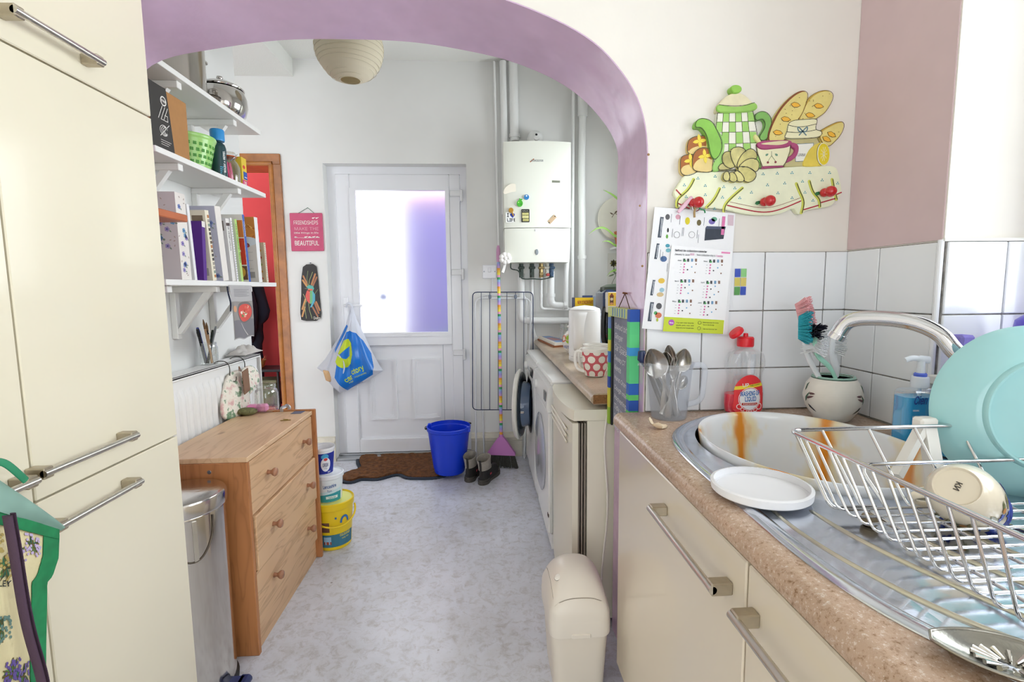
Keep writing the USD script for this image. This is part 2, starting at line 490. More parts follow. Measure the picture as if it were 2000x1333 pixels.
# far wall with the back door recess and the opening to the red room
DX0, DX1, DZ = -1.118, -.10, 2.185
OX0, OX1, OZ = -2.3, -1.475, 2.17
fp = sg.box(-2.6, 0, 1.3, 2.95).difference(sg.box(DX0, -.01, DX1, DZ)).difference(sg.box(OX0, -.01, OX1, OZ))
wallf = struct('wall_far', extr(fp, 0, .22, (0, YF, 0), W=(0, 1, 0)), plaster_far)
struct('wall_left', box(XL - .12, XL, YB, 2.80, 0, 2.95), plaster_far)
struct('wall_passage', box(-2.6, -2.48, 1.43, YF, 0, 2.95), plaster_far)
struct('wall_kitchen_left', box(-1.62, -1.5, -2.6, YA, 0, 2.95), plaster)
struct('ceiling', box(-2.6, 1.4, YB - .02, 4.0, ZC, ZC + .05), ceil_m)
struct('ceiling_kitchen', box(-1.62, 1.4, -2.6, YA + .02, 2.9, 2.95), ceil_m)
struct('wall_kitchen_back', extr(sg.box(-1.62, 0, 1.4, 2.95).difference(sg.box(-1.2, -.01, .9, 2.25)), 0, .12, (0, -2.6, 0), W=(0, -1, 0)), plaster)
struct('trim_beam', box(-2.6, -1.29, 2.3, YF + .01, 2.77, ZC), ceil_m)
struct('ceiling_red_room', box(-3.2, -1.25, YF + .22, 4.40, 2.6, 2.65), ceil_m)
red = M('red_wall', 'b83a3c', .8, bump=.8, bs=40, var=.06, world=True)
struct('wall_red_back', box(-3.2, -1.25, 4.75, 4.85, 0, 2.8), red)
struct('wall_red_side', box(-1.36, -1.30, YF + .22, 4.749, 0, 2.6), red)
struct('wall_outside_left', box(-1.2995, -1.24, YF + .22, 4.749, 0, 2.6), plaster)

# skirting and door casing
cream_gloss = M('aged_cream_gloss', 'e2dccb', .4, var=.10, vs=14, world=True)


def skirting(name, x0, x1, y, end=None):
    prof = sg.Polygon([(0, 0), (.024, 0), (.024, .125), (.034, .13), (.036, .155), (.02, .165), (.016, .185), (0, .19)])
    return struct(name, extr(prof, x0, x1, (0, y, 0), U=(0, -1, 0), V=(0, 0, 1), W=(1, 0, 0)), cream_gloss)


skirting('baseboard_far_left', -1.435, DX0 - .0, YF)
skirting('baseboard_far_right', DX1 + .0, .29, YF)
pine_gloss = M('varnished_pine', 'b26e30', .25, var=.3, vs=9)
tr = struct('trim_1', cat(box(-1.478, -1.405, YF - .02, YF - .0005, 0, OZ), box(OX0 - .075, -1.405, YF - .02, YF - .0005, OZ, OZ + .075, .004)), pine_gloss)
struct('beading', cat(tube([(-1.47, YF - .02, 0), (-1.47, YF - .02, OZ)], .016, 10), tube([(OX0, YF - .02, OZ + .006), (-1.46, YF - .02, OZ + .006)], .016, 10)), M('varnished_pine_light', 'bd7a3c', .25, var=.25, vs=9), tr, smooth=True)
struct('door_lining', cat(box(OX1 - .004, OX1 + .0, YF - .01, YF + .22, 0, OZ), box(OX1 - .03, OX1 - .004, YF + .1, YF + .13, 0, OZ - .005), box(OX0, OX1 - .005, YF - .01, YF + .22, OZ - .004, OZ - .0005)), pine_gloss, tr)

# wall tiles: one mesh per tile, on a bed of grout
ZT = [.912, 1.038, 1.209, 1.381]
struct('grout_bed', box(XJ + .006, XR, YA - .004, YA, .912, 1.381), grout, arch)
xs = [XJ + .006, .645, .829, 1.013, XR - .002]
g_ = .0016
for j in range(3):
    for i in range(4):
        struct('tile', box(xs[i] + g_, xs[i + 1] - g_, YA - .0085 - rng.rand() * .0008, YA - .002, ZT[j] + g_, ZT[j + 1] - g_, .0018), tile_m, arch)
ys = [YA - .009, 1.30, 1.128]
struct('grout_bed', box(XR - .004, XR, 1.122, YA, .912, 1.381), grout, wr)
for j in range(3):
    for i in range(2):
        struct('tile', box(XR - .0085 - rng.rand() * .0008, XR - .002, ys[i + 1] + g_, ys[i] - g_, ZT[j] + g_, ZT[j + 1] - g_, .0018), tile_m, wr)
struct('tile_edge_trim', tube([(XR - .006, 1.122, .912), (XR - .006, 1.122, 1.385)], .0065, 10), upvc, wr)
struct('tile_edge_strip', cat(box(XR - .006, XR + .24, 1.112, 1.12, 1.381, 1.388)), gloss_white, wr)
struct('grout_bed', box(XR, XR + .24, 1.116, 1.1199, 1.06, 1.381), grout, wr)
for j, (za, zb) in enumerate(((1.06, 1.209), (1.209, 1.381))):
    for xa, xb in ((XR + .002, 1.237), (1.237, XR + .24)):
        struct('tile', box(xa + g_, xb - g_, 1.1115 - rng.rand() * .0008, 1.118, za + g_, zb - g_, .0018), tile_m, wr)
struct('sill', box(XR - .02, XR + .238, -.619, 1.1155, 1.044, 1.066, .003), gloss_white, wr)
# coloured transfer squares on one tile
p = P(1446, 551, y=YA - .0105)
tp = Print((p[0], YA - .0105, p[2]))
cols = {(0, 0): '5b9f56', (1, 0): '3a55b8', (0, 1): 'd6c765', (1, 1): 'd9c86c', (0, 2): '3d57bd', (1, 2): '8fce85'}
for (i, j), c in cols.items():
    tp.shape(rect((i - 1) * .0185 + .001, i * .0185 - .001, (j - 1.5) * .0262 + .001, (j - .5) * .0262 - .001), c)
struct('tile_transfer', tp.pieces, printed(), arch)

# outside: a neighbour's wall and planting behind the frosted door
struct('wall_outside', box(-.92, 1.2, 5.6, 5.75, -.2, 2.25), M('outside_brick', '57508c', .9, var=.2, vs=8, world=True))
struct('wall_outside_coping', box(-.95, 1.2, 5.57, 5.78, 2.25, 2.40), M('outside_coping', '9a5a78', .9))
struct('ground_outside', box(-6, 6, 3.95, 14, -.25, -.15), M('outside_paving', 'b5b2b0', .9))
# ================================================================ tall cream cupboards at the left
cream_gl = M('cream_gloss_door', 'ebe3cc', .16, coat=.4)
cream_in = M('cream_carcass', 'e6dcc4', .45)
steel_b = M('brushed_steel', 'd0ccc4', .28, 1.0, bump=.05, bs=300)
steel_sat = M('satin_nickel_block', 'bfb5a2', .42, 1.0, var=.12, vs=40)
chrome = M('polished_steel', 'd9d9dc', .07, 1.0)


def bar_handle(t, door, x, y0, y1, z, side=1, zr=0.0):
    """A bar handle with square end blocks, along y on a face at x; side +1 stands out towards +x."""
    xo = x + side * .034
    h = t.add('handle', tube([(xo, y0, z), (xo, y1, z)], .0068, 14), steel_b, door)
    for ya, yb in ((y0, y0 + .022), (y1 - .022, y1)):
        t.add('handle_block', box(min(x, xo + side * .002), max(x, xo + side * .002), ya, yb, z - .011, z + .011, .002), steel_sat, door)


lc = T('tall_cupboard', 'tall cream gloss larder cupboard with three doors and steel bar handles beside the arch', 'cupboard', (XC - .3, 1.2, 0))
lc.add('carcass', box(-1.46, XC - .022, .974, 1.424, .10, 2.35), cream_in)
lc.add('plinth', box(-1.46, XC - .06, .974, 1.424, 0, .10), cream_in)
for (z0, z1, hz, n) in ((1.743, 2.33, 1.79, 'u'), (.881, 1.739, .941, 'm'), (.11, .877, .826, 'l')):
    d = lc.add('door', box(XC - .02, XC, .975, 1.422, z0, z1, .0022), cream_gl)
    bar_handle(lc, d, XC, 1.0 if n == 'u' else .957 + .02 * (n == 'l'), 1.215, hz)
lc2 = T('tall_cupboard', 'tall cream cupboard at the left edge with the apron hanging on its lower handle', 'cupboard', (XC - .3, .7, 0))
lc2.add('carcass', box(-1.46, XC - .022, .47, .970, .10, 2.35), cream_in)
lc2.add('plinth', box(-1.46, XC - .06, .47, .970, 0, .10), cream_in)
for (z0, z1, hz) in ((1.743, 2.33, 1.79), (.10 + .779, 1.739, .941), (.11, .875, .88)):
    d = lc2.add('door', box(XC - .02, XC, .472, .9705, z0, z1, .0022), cream_gl)
    if hz < 1:
        bar_handle(lc2, d, XC, .70, .945, .935 if hz > .9 else .80)
    else:
        bar_handle(lc2, d, XC, .70, .945, hz)

# ---- apron hanging on the handle: cream printed cloth with a green border
ap = T('apron', 'cream oilcloth apron printed with herbs, green border and dark ties, hanging at the left edge', 'apron', (XC + .05, .86, .5))
ys_, zs_ = np.linspace(.52, 1.0, 40), np.linspace(0, 1, 48)
AG = np.zeros((40, 48, 3))


AE = np.array([((.832 - q_[2]) / .647, q_[1]) for q_ in (P(a_, b_, x=-.81) for a_, b_ in ((122, 1033), (122.7, 1095), (113.6, 1140), (104, 1160), (105, 1176), (105.5, 1225), (105.5, 1333)))])
ap_top = lambda y: min(.94, .918 - .75 * (y - .846))


def ap_edge(t):  # right edge of the cloth (y) down its length, measured off the photograph
    return np.interp(t, AE[:, 0], AE[:, 1])


def ap_pt(u, t, lift=0.0):
    y = .50 + (ap_edge(t) - .50) * u
    z = ap_top(y) - t * (ap_top(y) - .185)
    x = XC + .052 + .016 * np.sin(u * 11 + t * 2.2) * (.3 + t) + .012 * np.sin(u * 23 + 1) * t + .02 * u * (1 - u) + lift
    return np.array([x, y, z])


for i, u in enumerate(np.linspace(0, 1, 40)):
    for j, t in enumerate(zs_):
        AG[i, j] = ap_pt(u, t)
ap.add('cloth', sheet(AG, .0016), M('cream_oilcloth', 'f0e3b4', .5, var=.08, vs=6, bump=.2, bs=200), smooth=True)
green = M('green_border_cloth', '1f8a55', .55, var=.25, vs=25)


def ap_strip(u0, u1, t0, t1, lift, n=40, m=6):
    return sheet([[ap_pt(u, t, lift) for t in np.linspace(t0, t1, n)] for u in np.linspace(u0, u1, m)], .0014)


ap.add('border', ap_strip(.925, 1.0, .02, .50, .0025), green, smooth=True)
ap.add('border', ap_strip(.94, 1.0, .50, .98, .004), green, smooth=True)
ap.add('border', ap_strip(.70, .995, -.012, .035, .004, 8, 20), green, smooth=True)
# faded bib folded over the handle
bib = []
for u in np.linspace(0, 1, 20):
    row = []
    for t in np.linspace(0, 1, 16):
        y = .53 + .4325 * u
        zt = min(1.05, .975 - 1.32 * (y - .857)); zb = ap_top(y) - .004
        row.append((XC + .060 + .010 * math.sin(u * 8 + t * 3) - .016 * (1 - t) ** 2, y, zt * (1 - t) + zb * t))
    bib.append(row)
ap.add('bib', sheet(bib, .0016), M('faded_green_cloth', '8fb3a6', .8, var=.28, vs=7), smooth=True, label='faded grey green bib folded over')
ap.add('strap', tube(spline([(XC + .055, .80, 1.0), (XC + .062, .845, 1.005), (XC + .066, .865, .985), (XC + .062, .89, .955)], 16), .006, 8, sx=.4), M('green_tape', '2f8a63', .7), smooth=True)
tie = M('dark_plum_tie', '4a3448', .75, bump=.4, bs=400)
for dy, r in ((0, .0085), (.010, .005)):
    pts = [P(a_, b_, x=XC + .085) + [0, dy, 0] for a_, b_ in ((14, 1008), (27, 1082), (42, 1176), (58, 1250), (80, 1330), (90, 1400))]
    ap.add('tie', tube(spline(pts, 40), r, 8, sx=.35), tie, smooth=True)
# printed herbs


def ap_warp(lift):
    def w(u, v, k):
        return np.array([ap_pt(a, b, lift + c) for a, b, c in zip(u, v, k)])
    return w


pr = Print(warp=ap_warp(.0016), fine=.05)


def leaf(x, y, l, w, rot):
    s = [(0, 0), (l * .3, w * .5), (l * .7, w * .42), (l, 0), (l * .7, -w * .42), (l * .3, -w * .5)]
    return sa.translate(sa.rotate(sg.Polygon(s), rot, origin=(0, 0)), x, y)


r5 = np.random.RandomState(3)


def UT(px, py):
    q_ = P(px, py, x=XC + .06); t_ = (ap_top(q_[1]) - q_[2]) / (ap_top(q_[1]) - .185)
    return (q_[1] - .5) / (ap_edge(t_) - .5), t_


for (cx, cy, n, fl, sc) in ((35, 1085, 9, 'b9a7cf', 1), (70, 1065, 8, 'c9b6dc', .8), (8, 1110, 8, 'c9b26a', 1), (5, 1230, 7, '6f8f86', 1), (30, 1315, 12, '6a57a0', 1.2), (-30, 1180, 7, '6a57a0', 1), (60, 1320, 9, '7a68b0', 1), (-20, 1060, 8, 'c9b26a', 1)):
    cx, cy = UT(cx, cy)
    for k in range(n):
        a = r5.uniform(0, 360)
        pr.shape(sa.scale(leaf(cx, cy, .042 * sc, .013, a), 1, .72, origin=(cx, cy)), ['2f6b4e', '3f7f5c', '5c8f4f', '27584a'][k % 4], 1)
        pr.shape(line([(cx, cy), (cx + .04 * sc * math.cos(math.radians(a)), cy + .03 * sc * math.sin(math.radians(a)))], .0025), '6f5b2c', 2)
        for q in range(4):
            pr.shape(ell(cx + r5.uniform(-.04, .04), cy + r5.uniform(-.03, .03), .0055, .004, 8), fl, 3)
u_, t_ = UT(21, 1146)
pr.text('PARSLEY', u_, t_, -.014, '2e3430', 2, w=.13, align='r', bold=True)
ap.add('print', pr.pieces, printed())

# ---- stainless pedal bin between the cupboard and the chest
bn = T('pedal_bin', 'shiny stainless steel pedal bin between the cream cupboard and the pine chest', 'bin', (-.955, 1.548, 0))
bc, br = (-.950, 1.555), .118
bn.add('body', lathe([(br, .02), (br, .605), (br - .003, .61)], 48, (*bc, 0)), M('mirror_steel', 'cfcac4', .13, 1.0, bump=.25, bs=3), smooth=40)
bn.add('lid', lathe([(br + .004, .612), (br + .006, .616), (br + .006, .648), (br + .002, .656), (br - .012, .660), (br * .6, .662), (.001, .663)], 48, (*bc, 0)), M('lid_steel', 'd5d2d0', .16, 1.0, bump=.6, bs=26), smooth=40)
bn.add('base_ring', lathe([(br + .005, 0), (br + .006, .018), (br, .024)], 40, (*bc, 0)), M('black_plastic', '1d1d20', .5))
hs_ = lambda a, z: (bc[0] + (br + .002) * math.cos(a), bc[1] + (br + .002) * math.sin(a), z)
bn.add('handle_strap', sheet([[hs_(-.80 + .05 * k, z_) for z_ in np.linspace(.47, .60, 8)] for k in (-1, 0, 1)], .002), steel_b)
bn.add('bail_handle', tube(spline([hs_(-1.4, .60), hs_(-1.36, .54), hs_(-1.15, .49), hs_(-.80, .475), hs_(-.55, .50), hs_(-.38, .545), hs_(-.34, .60)], 30), .0022, 7), M('dark_wire', '6a6158', .4, 1.0, bump=1.5, bs=400), smooth=True)
pd = cat(box(-.86, -.775, 1.50, 1.56, .004, .022, .006))
bn.add('pedal', cat(box(-.87, -.79, 1.515, 1.56, .018, .030, .006), box(-.815, -.775, 1.505, 1.57, .002, .030, .010)), M('navy_plastic', '2b3566', .4))

# ================================================================ pine chest of drawers
CX, CY0, CY1, CZ = -.805, 1.680, 2.349, .722


def wood(name, base, dark, knots, scale=1.0, axis='y'):
    st = {'y': (9, 1.1, 9), 'z': (9, 9, 1.1), 'x': (1.1, 9, 9)}[axis]
    kst = {'y': (11, 5, 11), 'z': (11, 11, 5), 'x': (5, 11, 11)}[axis]
    n = {'g': ('geometry', {}), 'm': ('mapping', {'scale': tuple(a * scale for a in st)}), 'mk': ('mapping', {'scale': kst}),
         'n': ('noise_texture', {'scale': 2.2, 'detail': 2.0, 'distortion': .5}),
         'w': ('math', {'math_type': 'multiply', 'value2': 9.0}), 'f': ('math', {'math_type': 'pingpong', 'value2': 1.0}),
         'r': ('rgb_ramp', {'ramp': [(0, srgb(base)), (.55, srgb(base)), (.85, tuple(a * .8 + b * .2 for a, b in zip(srgb(base), srgb(dark)))), (1, tuple(a * .6 + b * .4 for a, b in zip(srgb(base), srgb(dark))))]}),
         'v': ('voronoi_texture', {'scale': .62, 'randomness': 1.0}), 'rk': ('rgb_ramp', {'ramp': [(0, srgb(knots)), (.055, srgb(knots)), (.11, (1, 1, 1)), (1, (1, 1, 1))]}),
         'x': ('mix', {'mix_type': 'multiply', 'fac': .85}), 'n3': ('noise_texture', {'scale': 2.5, 'detail': 2.0}), 'r3': ('rgb_ramp', {'ramp': [(.3, (.86, .84, .82)), (.7, (1, 1, 1))]}), 'x3': ('mix', {'mix_type': 'multiply', 'fac': 1.0}),
         'p': ('principled_bsdf', {'roughness': .42})}
    k = [('g.position', 'm.vector'), ('m.vector', 'n.vector'), ('n.fac', 'w.value1'), ('w.value', 'f.value1'), ('f.value', 'r.fac'), ('g.position', 'mk.vector'), ('mk.vector', 'v.vector'), ('v.distance', 'rk.fac'),
         ('r.color', 'x.color1'), ('rk.color', 'x.color2'), ('g.position', 'n3.vector'), ('n3.fac', 'r3.fac'), ('x.color', 'x3.color1'), ('r3.color', 'x3.color2'), ('x3.color', 'p.base_color')]
    return usdkit.material(stage, '/World/Looks/' + name, n, k, surface='p.BSDF')


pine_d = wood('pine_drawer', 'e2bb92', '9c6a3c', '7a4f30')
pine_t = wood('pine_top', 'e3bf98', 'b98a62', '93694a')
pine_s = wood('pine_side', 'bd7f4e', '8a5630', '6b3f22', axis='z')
ch = T('chest_of_drawers', 'waxed pine chest of three wide drawers with round wooden knobs below the radiator', 'chest of drawers', (CX - .15, (CY0 + CY1) / 2, 0))
ch.add('top', box(CX - .315, CX + .002, CY0 + .002, CY1 - .018, CZ - .018, CZ, .002), pine_t)
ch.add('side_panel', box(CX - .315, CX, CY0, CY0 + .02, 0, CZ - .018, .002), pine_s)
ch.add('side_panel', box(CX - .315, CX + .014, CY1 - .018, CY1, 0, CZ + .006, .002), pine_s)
ch.add('plinth', box(CX - .03, CX - .014, CY0 + .02, CY1 - .018, .0, .095), pine_d)
ch.add('back_panel', box(CX - .315, CX - .305, CY0 + .02, CY1 - .018, .02, CZ - .018), pine_s)
knob_m = M('brown_wood_knob', 'a9785c', .38, var=.15, vs=30)
for k, (z0, z1) in enumerate(((.505, .698), (.300, .500), (.098, .295))):
    d = ch.add('drawer', box(CX - .022, CX - .002 + (k == 1) * .008, CY0 + .022 + (k == 1) * .006, CY1 - .022, z0, z1, .003), pine_d)
    for y in (CY0 + .16, CY1 - .14):
        ch.add('knob', lathe([(.009, 0), (.007, .010), (.008, .014), (.015, .022), (.0165, .028), (.013, .034), (.001, .036)], 20, (CX - .002 + (k == 1) * .008, y, (z0 + z1) / 2 + .01), axis=(1, 0, 0)), knob_m, d, smooth=True)
p = P(420, 916, y=CY0)
ch.add('screw_cap', lathe([(.007, 0), (.006, .0015), (.001, .0016)], 14, (p[0] - .02, CY0, .675), axis=(0, -1, 0)), M('zinc', '8b8f96', .4, 1.0))


# ---- glassware material: thin glass for jars and bottles
def thin_glass(name, tint, gl=.04, mx=.5, milk=0):
    if milk:
        return usdkit.material(stage, '/World/Looks/' + name, {'t': ('transparent_bsdf', {'color': tint}), 'p': ('principled_bsdf', {'base_color': (.86, .88, .93), 'roughness': .25}), 'm': ('mix_closure', {'fac': milk})}, [('t.BSDF', 'm.closure1'), ('p.BSDF', 'm.closure2')], surface='m.closure')
    return usdkit.material(stage, '/World/Looks/' + name, {'t': ('transparent_bsdf', {'color': tint}), 'g': ('glossy_bsdf', {'roughness': .03, 'color': (1, 1, 1)}), 'lw': ('layer_weight', {'blend': .35}), 'r': ('map_range', {'from_min': 0., 'from_max': 1., 'to_min': gl, 'to_max': mx, 'clamp': True}), 'm': ('mix_closure', {})},
                           [('lw.facing', 'r.value'), ('r.result', 'm.fac'), ('t.BSDF', 'm.closure1'), ('g.BSDF', 'm.closure2')], surface='m.closure')


glass = thin_glass('clear_glass', (.97, .98, .975), .05, .6)
p = P(522, 803, z=CZ)
jr = T('glass_jar', 'large empty clear glass jar with a screw rim on the pine chest', 'jar', (p[0], p[1], CZ))
jr.add('body', vessel([(.042, CZ), (.050, CZ + .006), (.052, CZ + .02), (.052, CZ + .085), (.047, CZ + .102), (.040, CZ + .108), (.040, CZ + .112), (.043, CZ + .114), (.043, CZ + .124), (.041, CZ + .128)], .0025, 40, (p[0], p[1], 0)), glass, smooth=40)
p2 = P(483, 811, z=CZ)
st = T('painted_stone', 'flat mossy green pebble with a word scratched on it, on the pine chest', 'stone', (p2[0], p2[1], CZ))
sm = trimesh.creation.icosphere(3); v = sm.vertices * [.046, .030, .0175]; v *= (1 + (meshkit.noise(v * 40) - .5) * .12)[:, None]; sm = trimesh.Trimesh(v, sm.faces); sm.apply_translation((p2[0], p2[1], CZ + .0165))
st.add('body', sm, M('mossy_stone', '74734a', .75, var=.45, vs=60, bump=.5, bs=90), smooth=True)
wp = Print((p2[0] - .026, p2[1] - .028, CZ + .0145), (1, 0, 0), (0, .55, .83)); wp.text('Calm', 0, 0, .012, '4a4a2e', 1, w=.05)
st.add('lettering', wp.pieces, printed())
p3 = P(473, 798, z=CZ)
pk = T('soap_bar', 'bright pink wrapped bar lying behind the mossy pebble', 'soap', (-1.052, 2.338, CZ))
pk.add('wrapper', xf(box(-.045, .045, -.02, .02, 0, .035, .008), (-1.052, 2.338, CZ + .001), .12), M('pink_wrapper', 'f79acb', .35))
p4 = P(560, 811, z=CZ)
cd = T('card', 'small slate blue card lying on the far corner of the pine chest', 'card')
a, b, c, d = [P(*q, z=CZ + .001) for q in ((568, 808), (583, 799), (602, 802), (588, 808))]
a, b, c, d = [P(*q, z=CZ + .001) for q in ((567, 809), (582, 800), (600, 801), (588, 808))]
cd.add('paper', extr(poly(a[:2], b[:2], c[:2], d[:2]), 0, .0012, (0, 0, CZ + .0002), V=(0, 1, 0)), M('slate_card', '55607a', .5))
p5 = P(558, 822, z=CZ)
ky = T('hair_grip', 'tiny gold metal clip lying near the drawer edge of the pine chest', 'clip', (p5[0], p5[1], CZ))
ky.add('wire', cat(tube([(p5[0] - .02, p5[1] - .006, CZ + .002), (p5[0] + .02, p5[1] + .004, CZ + .002)], .002, 6), tube([(p5[0] - .012, p5[1] + .008, CZ + .004), (p5[0] + .012, p5[1] - .004, CZ + .005)], .002, 6)), M('dull_brass', 'a8925a', .4, 1.0))
p6 = P(562, 799, y=CY1 - .009)
hk = T('over_door_hook', 'bent steel over-door hook clipped on the far edge of the pine chest', 'hook', p6)
hp = rounded([(p6[0] - .02, CY1 - .03, CZ + .002), (p6[0] - .02, CY1 - .03, CZ + .022), (p6[0] - .005, CY1 - .02, CZ + .024), (p6[0], CY1 - .02, CZ + .03), (p6[0] + .012, CY1 - .02, CZ + .024), (p6[0] + .012, CY1 - .02, CZ + .01)], .008)
hk.add('band', tube(hp, .0075, 8, sx=.18), M('hook_steel', 'b8bcc4', .25, 1.0))

# ================================================================ radiator on the left wall
RX, RY1, RZ0, RZ1 = -1.15, 2.62, .42, .962
rad_m = M('radiator_enamel', 'f4f4f2', .3)
rd = T('radiator', 'white double panel radiator with ribbed front on the left wall', 'radiator', (XL + .06, 2.1, RZ0))
xsamp, prof = np.linspace(1.745, RY1 - .02, 190), []
n_rib = 19
for y in xsamp:
    f = ((y - 1.745) / (RY1 - .02 - 1.745) * n_rib) % 1
    prof.append(.010 * (1 if .25 < f < .75 else max(0, 1 - min(abs(f - .25), abs(f - .75), abs(f + .25), abs(f - 1.25)) / .10)))
zz = np.r_[np.linspace(RZ0, RZ0 + .03, 4), np.linspace(RZ0 + .05, RZ1 - .085, 12), np.linspace(RZ1 - .06, RZ1 - .012, 5)]
env = np.clip(np.minimum((zz - RZ0 - .02) / .03, (RZ1 - .062 - zz) / .025), 0, 1)
GR = np.array([[(RX - .012 + .011 * env[j] * (pf / .010) + .001, y, z) for j, z in enumerate(zz)] for y, pf in zip(xsamp, prof)])
rd.add('front_panel', sheet(GR, .002), rad_m, smooth=True)
rd.add('top_grille', cat(box(XL + .03, RX + .004, 1.74, RY1, RZ1 - .01, RZ1, .003), box(RX - .010, RX + .004, 1.74, RY1, RZ1 - .016, RZ1, .003)), rad_m)
rd.add('end_panel', box(XL + .03, RX + .004, RY1 - .008, RY1, RZ0 + .01, RZ1, .003), rad_m)
rd.add('end_panel', box(XL + .03, RX + .002, 1.74, 1.748, RZ0 + .01, RZ1, .003), rad_m)
rd.add('back_panel', box(XL + .02, XL + .035, 1.745, RY1 - .01, RZ0, RZ1 - .01), rad_m)
for y_ in (1.9, 2.45):
    rd.add('wall_bracket', box(XL + .0005, XL + .03, y_, y_ + .04, RZ0 + .05, RZ1 - .05), rad_m)
rd.add('feed_pipe', tube([(RX - .04, RY1 - .02, RZ0), (RX - .04, RY1 - .02, 0)], .0075, 8), M('copper_pipe', 'b5764a', .35, 1.0))
hkw = M('wire_hook_steel', '70706c', .35, 1.0)
for (px, py, lab) in ((446, 712, 'steel wire hook hanging empty on the radiator edge'), (476, 708, 'steel wire hook on the radiator holding up the floral oven glove')):
    q = P(px, py, x=RX + .008)
    h = T('wire_hook', lab, 'hook', (RX + .006, q[1], RZ1 - .09), group=None)
    zt = RZ1 + .004
    pts = spline([(XL + .06, q[1] - .005, zt - .01), (XL + .075, q[1], zt + .002), (RX - .01, q[1], zt + .004), (RX + .010, q[1], zt - .014), (RX + .009, q[1] + .004, zt - .055), (RX + .012, q[1] + .008, zt - .082), (RX + .030, q[1] + .006, zt - .088), (RX + .038, q[1] + .002, zt - .066)], 30)
    h.add('wire', tube(pts, .0022, 7), hkw, smooth=True)
# floral oven glove hanging in front of the radiator, its lower edge on the chest
og = T('oven_glove', 'floral quilted double oven glove with brown lining leaning on the radiator behind the glass jar', 'oven glove', (RX + .04, 2.40, CZ))
oy = 2.34
gp = smoothpoly([(-.15, .0), (-.16, .06), (-.12, .13), (-.07, .185), (-.01, .20), (.035, .19), (.06, .12), (.05, .05), (.03, .003)], 50)
# floral cloth: cream with pink and green blotches
floral = usdkit.material(stage, '/World/Looks/floral_cloth', {'tc': ('geometry', {}), 'v': ('voronoi_texture', {'scale': 34.0, 'randomness': 1.0}), 'n': ('noise_texture', {'scale': 30.0, 'detail': 3.0}),
    'r': ('rgb_ramp', {'ramp': [(0, srgb('c98f96')), (.36, srgb('e3bdb8')), (.46, srgb('f0e8da')), (.56, srgb('f2ecdf')), (.62, srgb('8fa689')), (.74, srgb('5f8566'))]}), 'p': ('principled_bsdf', {'roughness': .85})},
    [('tc.position', 'v.vector'), ('tc.position', 'n.vector'), ('n.fac', 'r.fac'), ('r.color', 'p.base_color')], surface='p.BSDF')


def puff(pl, o, U, V, W, t, n=30):
    """A stuffed cloth shape: the outline pl swelling to thickness t at its middle."""
    x0, y0, x1, y1 = pl.bounds; pts, b = [], pl.exterior
    ring = [b.interpolate(s, normalized=True) for s in np.linspace(0, 1, 48, endpoint=False)]
    c = pl.representative_point(); U, V, W, o = (np.array(a, float) for a in (U, V, W, o))
    V3 = []
    ks = (0.0, .35, .7, .9, 1.0)
    for sgn in (1, -1):
        for k in ks:
            for p_ in ring:
                u, v_ = c.x + (p_.x - c.x) * k, c.y + (p_.y - c.y) * k
                V3.append(o + u * U + v_ * V + sgn * t / 2 * math.sqrt(max(0, 1 - k ** 2)) * W)
    n = 48; f = []
    for s_ in (0, 1):
        g = grid_faces(len(ks), n, cv=True) + s_ * len(ks) * n
        f.append(g if s_ else g[:, ::-1])
    m = trimesh.Trimesh(np.array(V3), np.vstack(f), process=False); m.merge_vertices(); m.update_faces(m.nondegenerate_faces())
    return fixn(m)


og.add('glove_half', puff(gp, (RX + .043, oy, CZ + .002), (.15, .98, 0), (-.17, 0, .98), (1, -.15, .1), .035), floral, smooth=True)
gp2 = smoothpoly([(.01, .10), (.03, .175), (.075, .195), (.13, .19), (.165, .15), (.15, .10), (.09, .07), (.04, .06)], 40)
og.add('glove_half', puff(gp2, (RX + .040, oy, CZ + .012), (.12, .98, 0), (-.15, 0, .98), (1, -.15, .1), .03), floral, smooth=True)
og.add('lining', xf(sheet([[(RX + .058 - .004 * v, oy - .035 + .055 * u, CZ + .09 + .105 * v + .01 * u) for v in np.linspace(0, 1, 4)] for u in np.linspace(0, 1, 4)], .004)), M('brown_lining', '8a6a55', .9), label='plain brown lining')
og.add('loop', tube(spline([(RX + .03, oy - .01, CZ + .195), (RX + .025, oy, CZ + .215), (RX + .028, oy + .01, CZ + .19)], 10), .002, 6), M('brown_lining', '8a6a55', .9))
# jar of pens on top of the radiator
q = P(410, 705, z=RZ1)
q = np.array([XL + .06, P(410, 705, x=XL + .062)[1], RZ1])
pj = T('pen_jar', 'small glass jar of pens and brushes standing on the radiator', 'jar', q)
pj.add('body', vessel([(.030, RZ1), (.036, RZ1 + .004), (.037, RZ1 + .075), (.033, RZ1 + .085), (.033, RZ1 + .094), (.035, RZ1 + .097)], .002, 32, (q[0], q[1], 0)), glass, smooth=40)
pens = [('2b3a9a', .006, (-.018, .01), (-.030, -.020), .165, 'blue ballpoint pen leaning left in the jar'), ('16161a', .0058, (-.012, -.01), (-.022, -.036), .16, 'black marker pen leaning left in the jar'), ('2c2c30', .005, (.006, .012), (-.004, .006), .15, 'black fineliner standing upright in the jar'),
        ('c9a27a', .0042, (.012, 0), (-.012, -.004), .20, 'pale wooden paintbrush, tallest in the jar'), ('caa582', .0042, (.016, -.01), (-.008, .012), .185, 'second wooden paintbrush beside the tallest one in the jar'), ('1c2a24', .005, (0, -.014), (.010, .025), .15, 'dark green pen leaning right in the jar'), ('9ea2a8', .0045, (-.008, 0), (.014, .046), .165, 'grey metal pen leaning far right in the jar')]
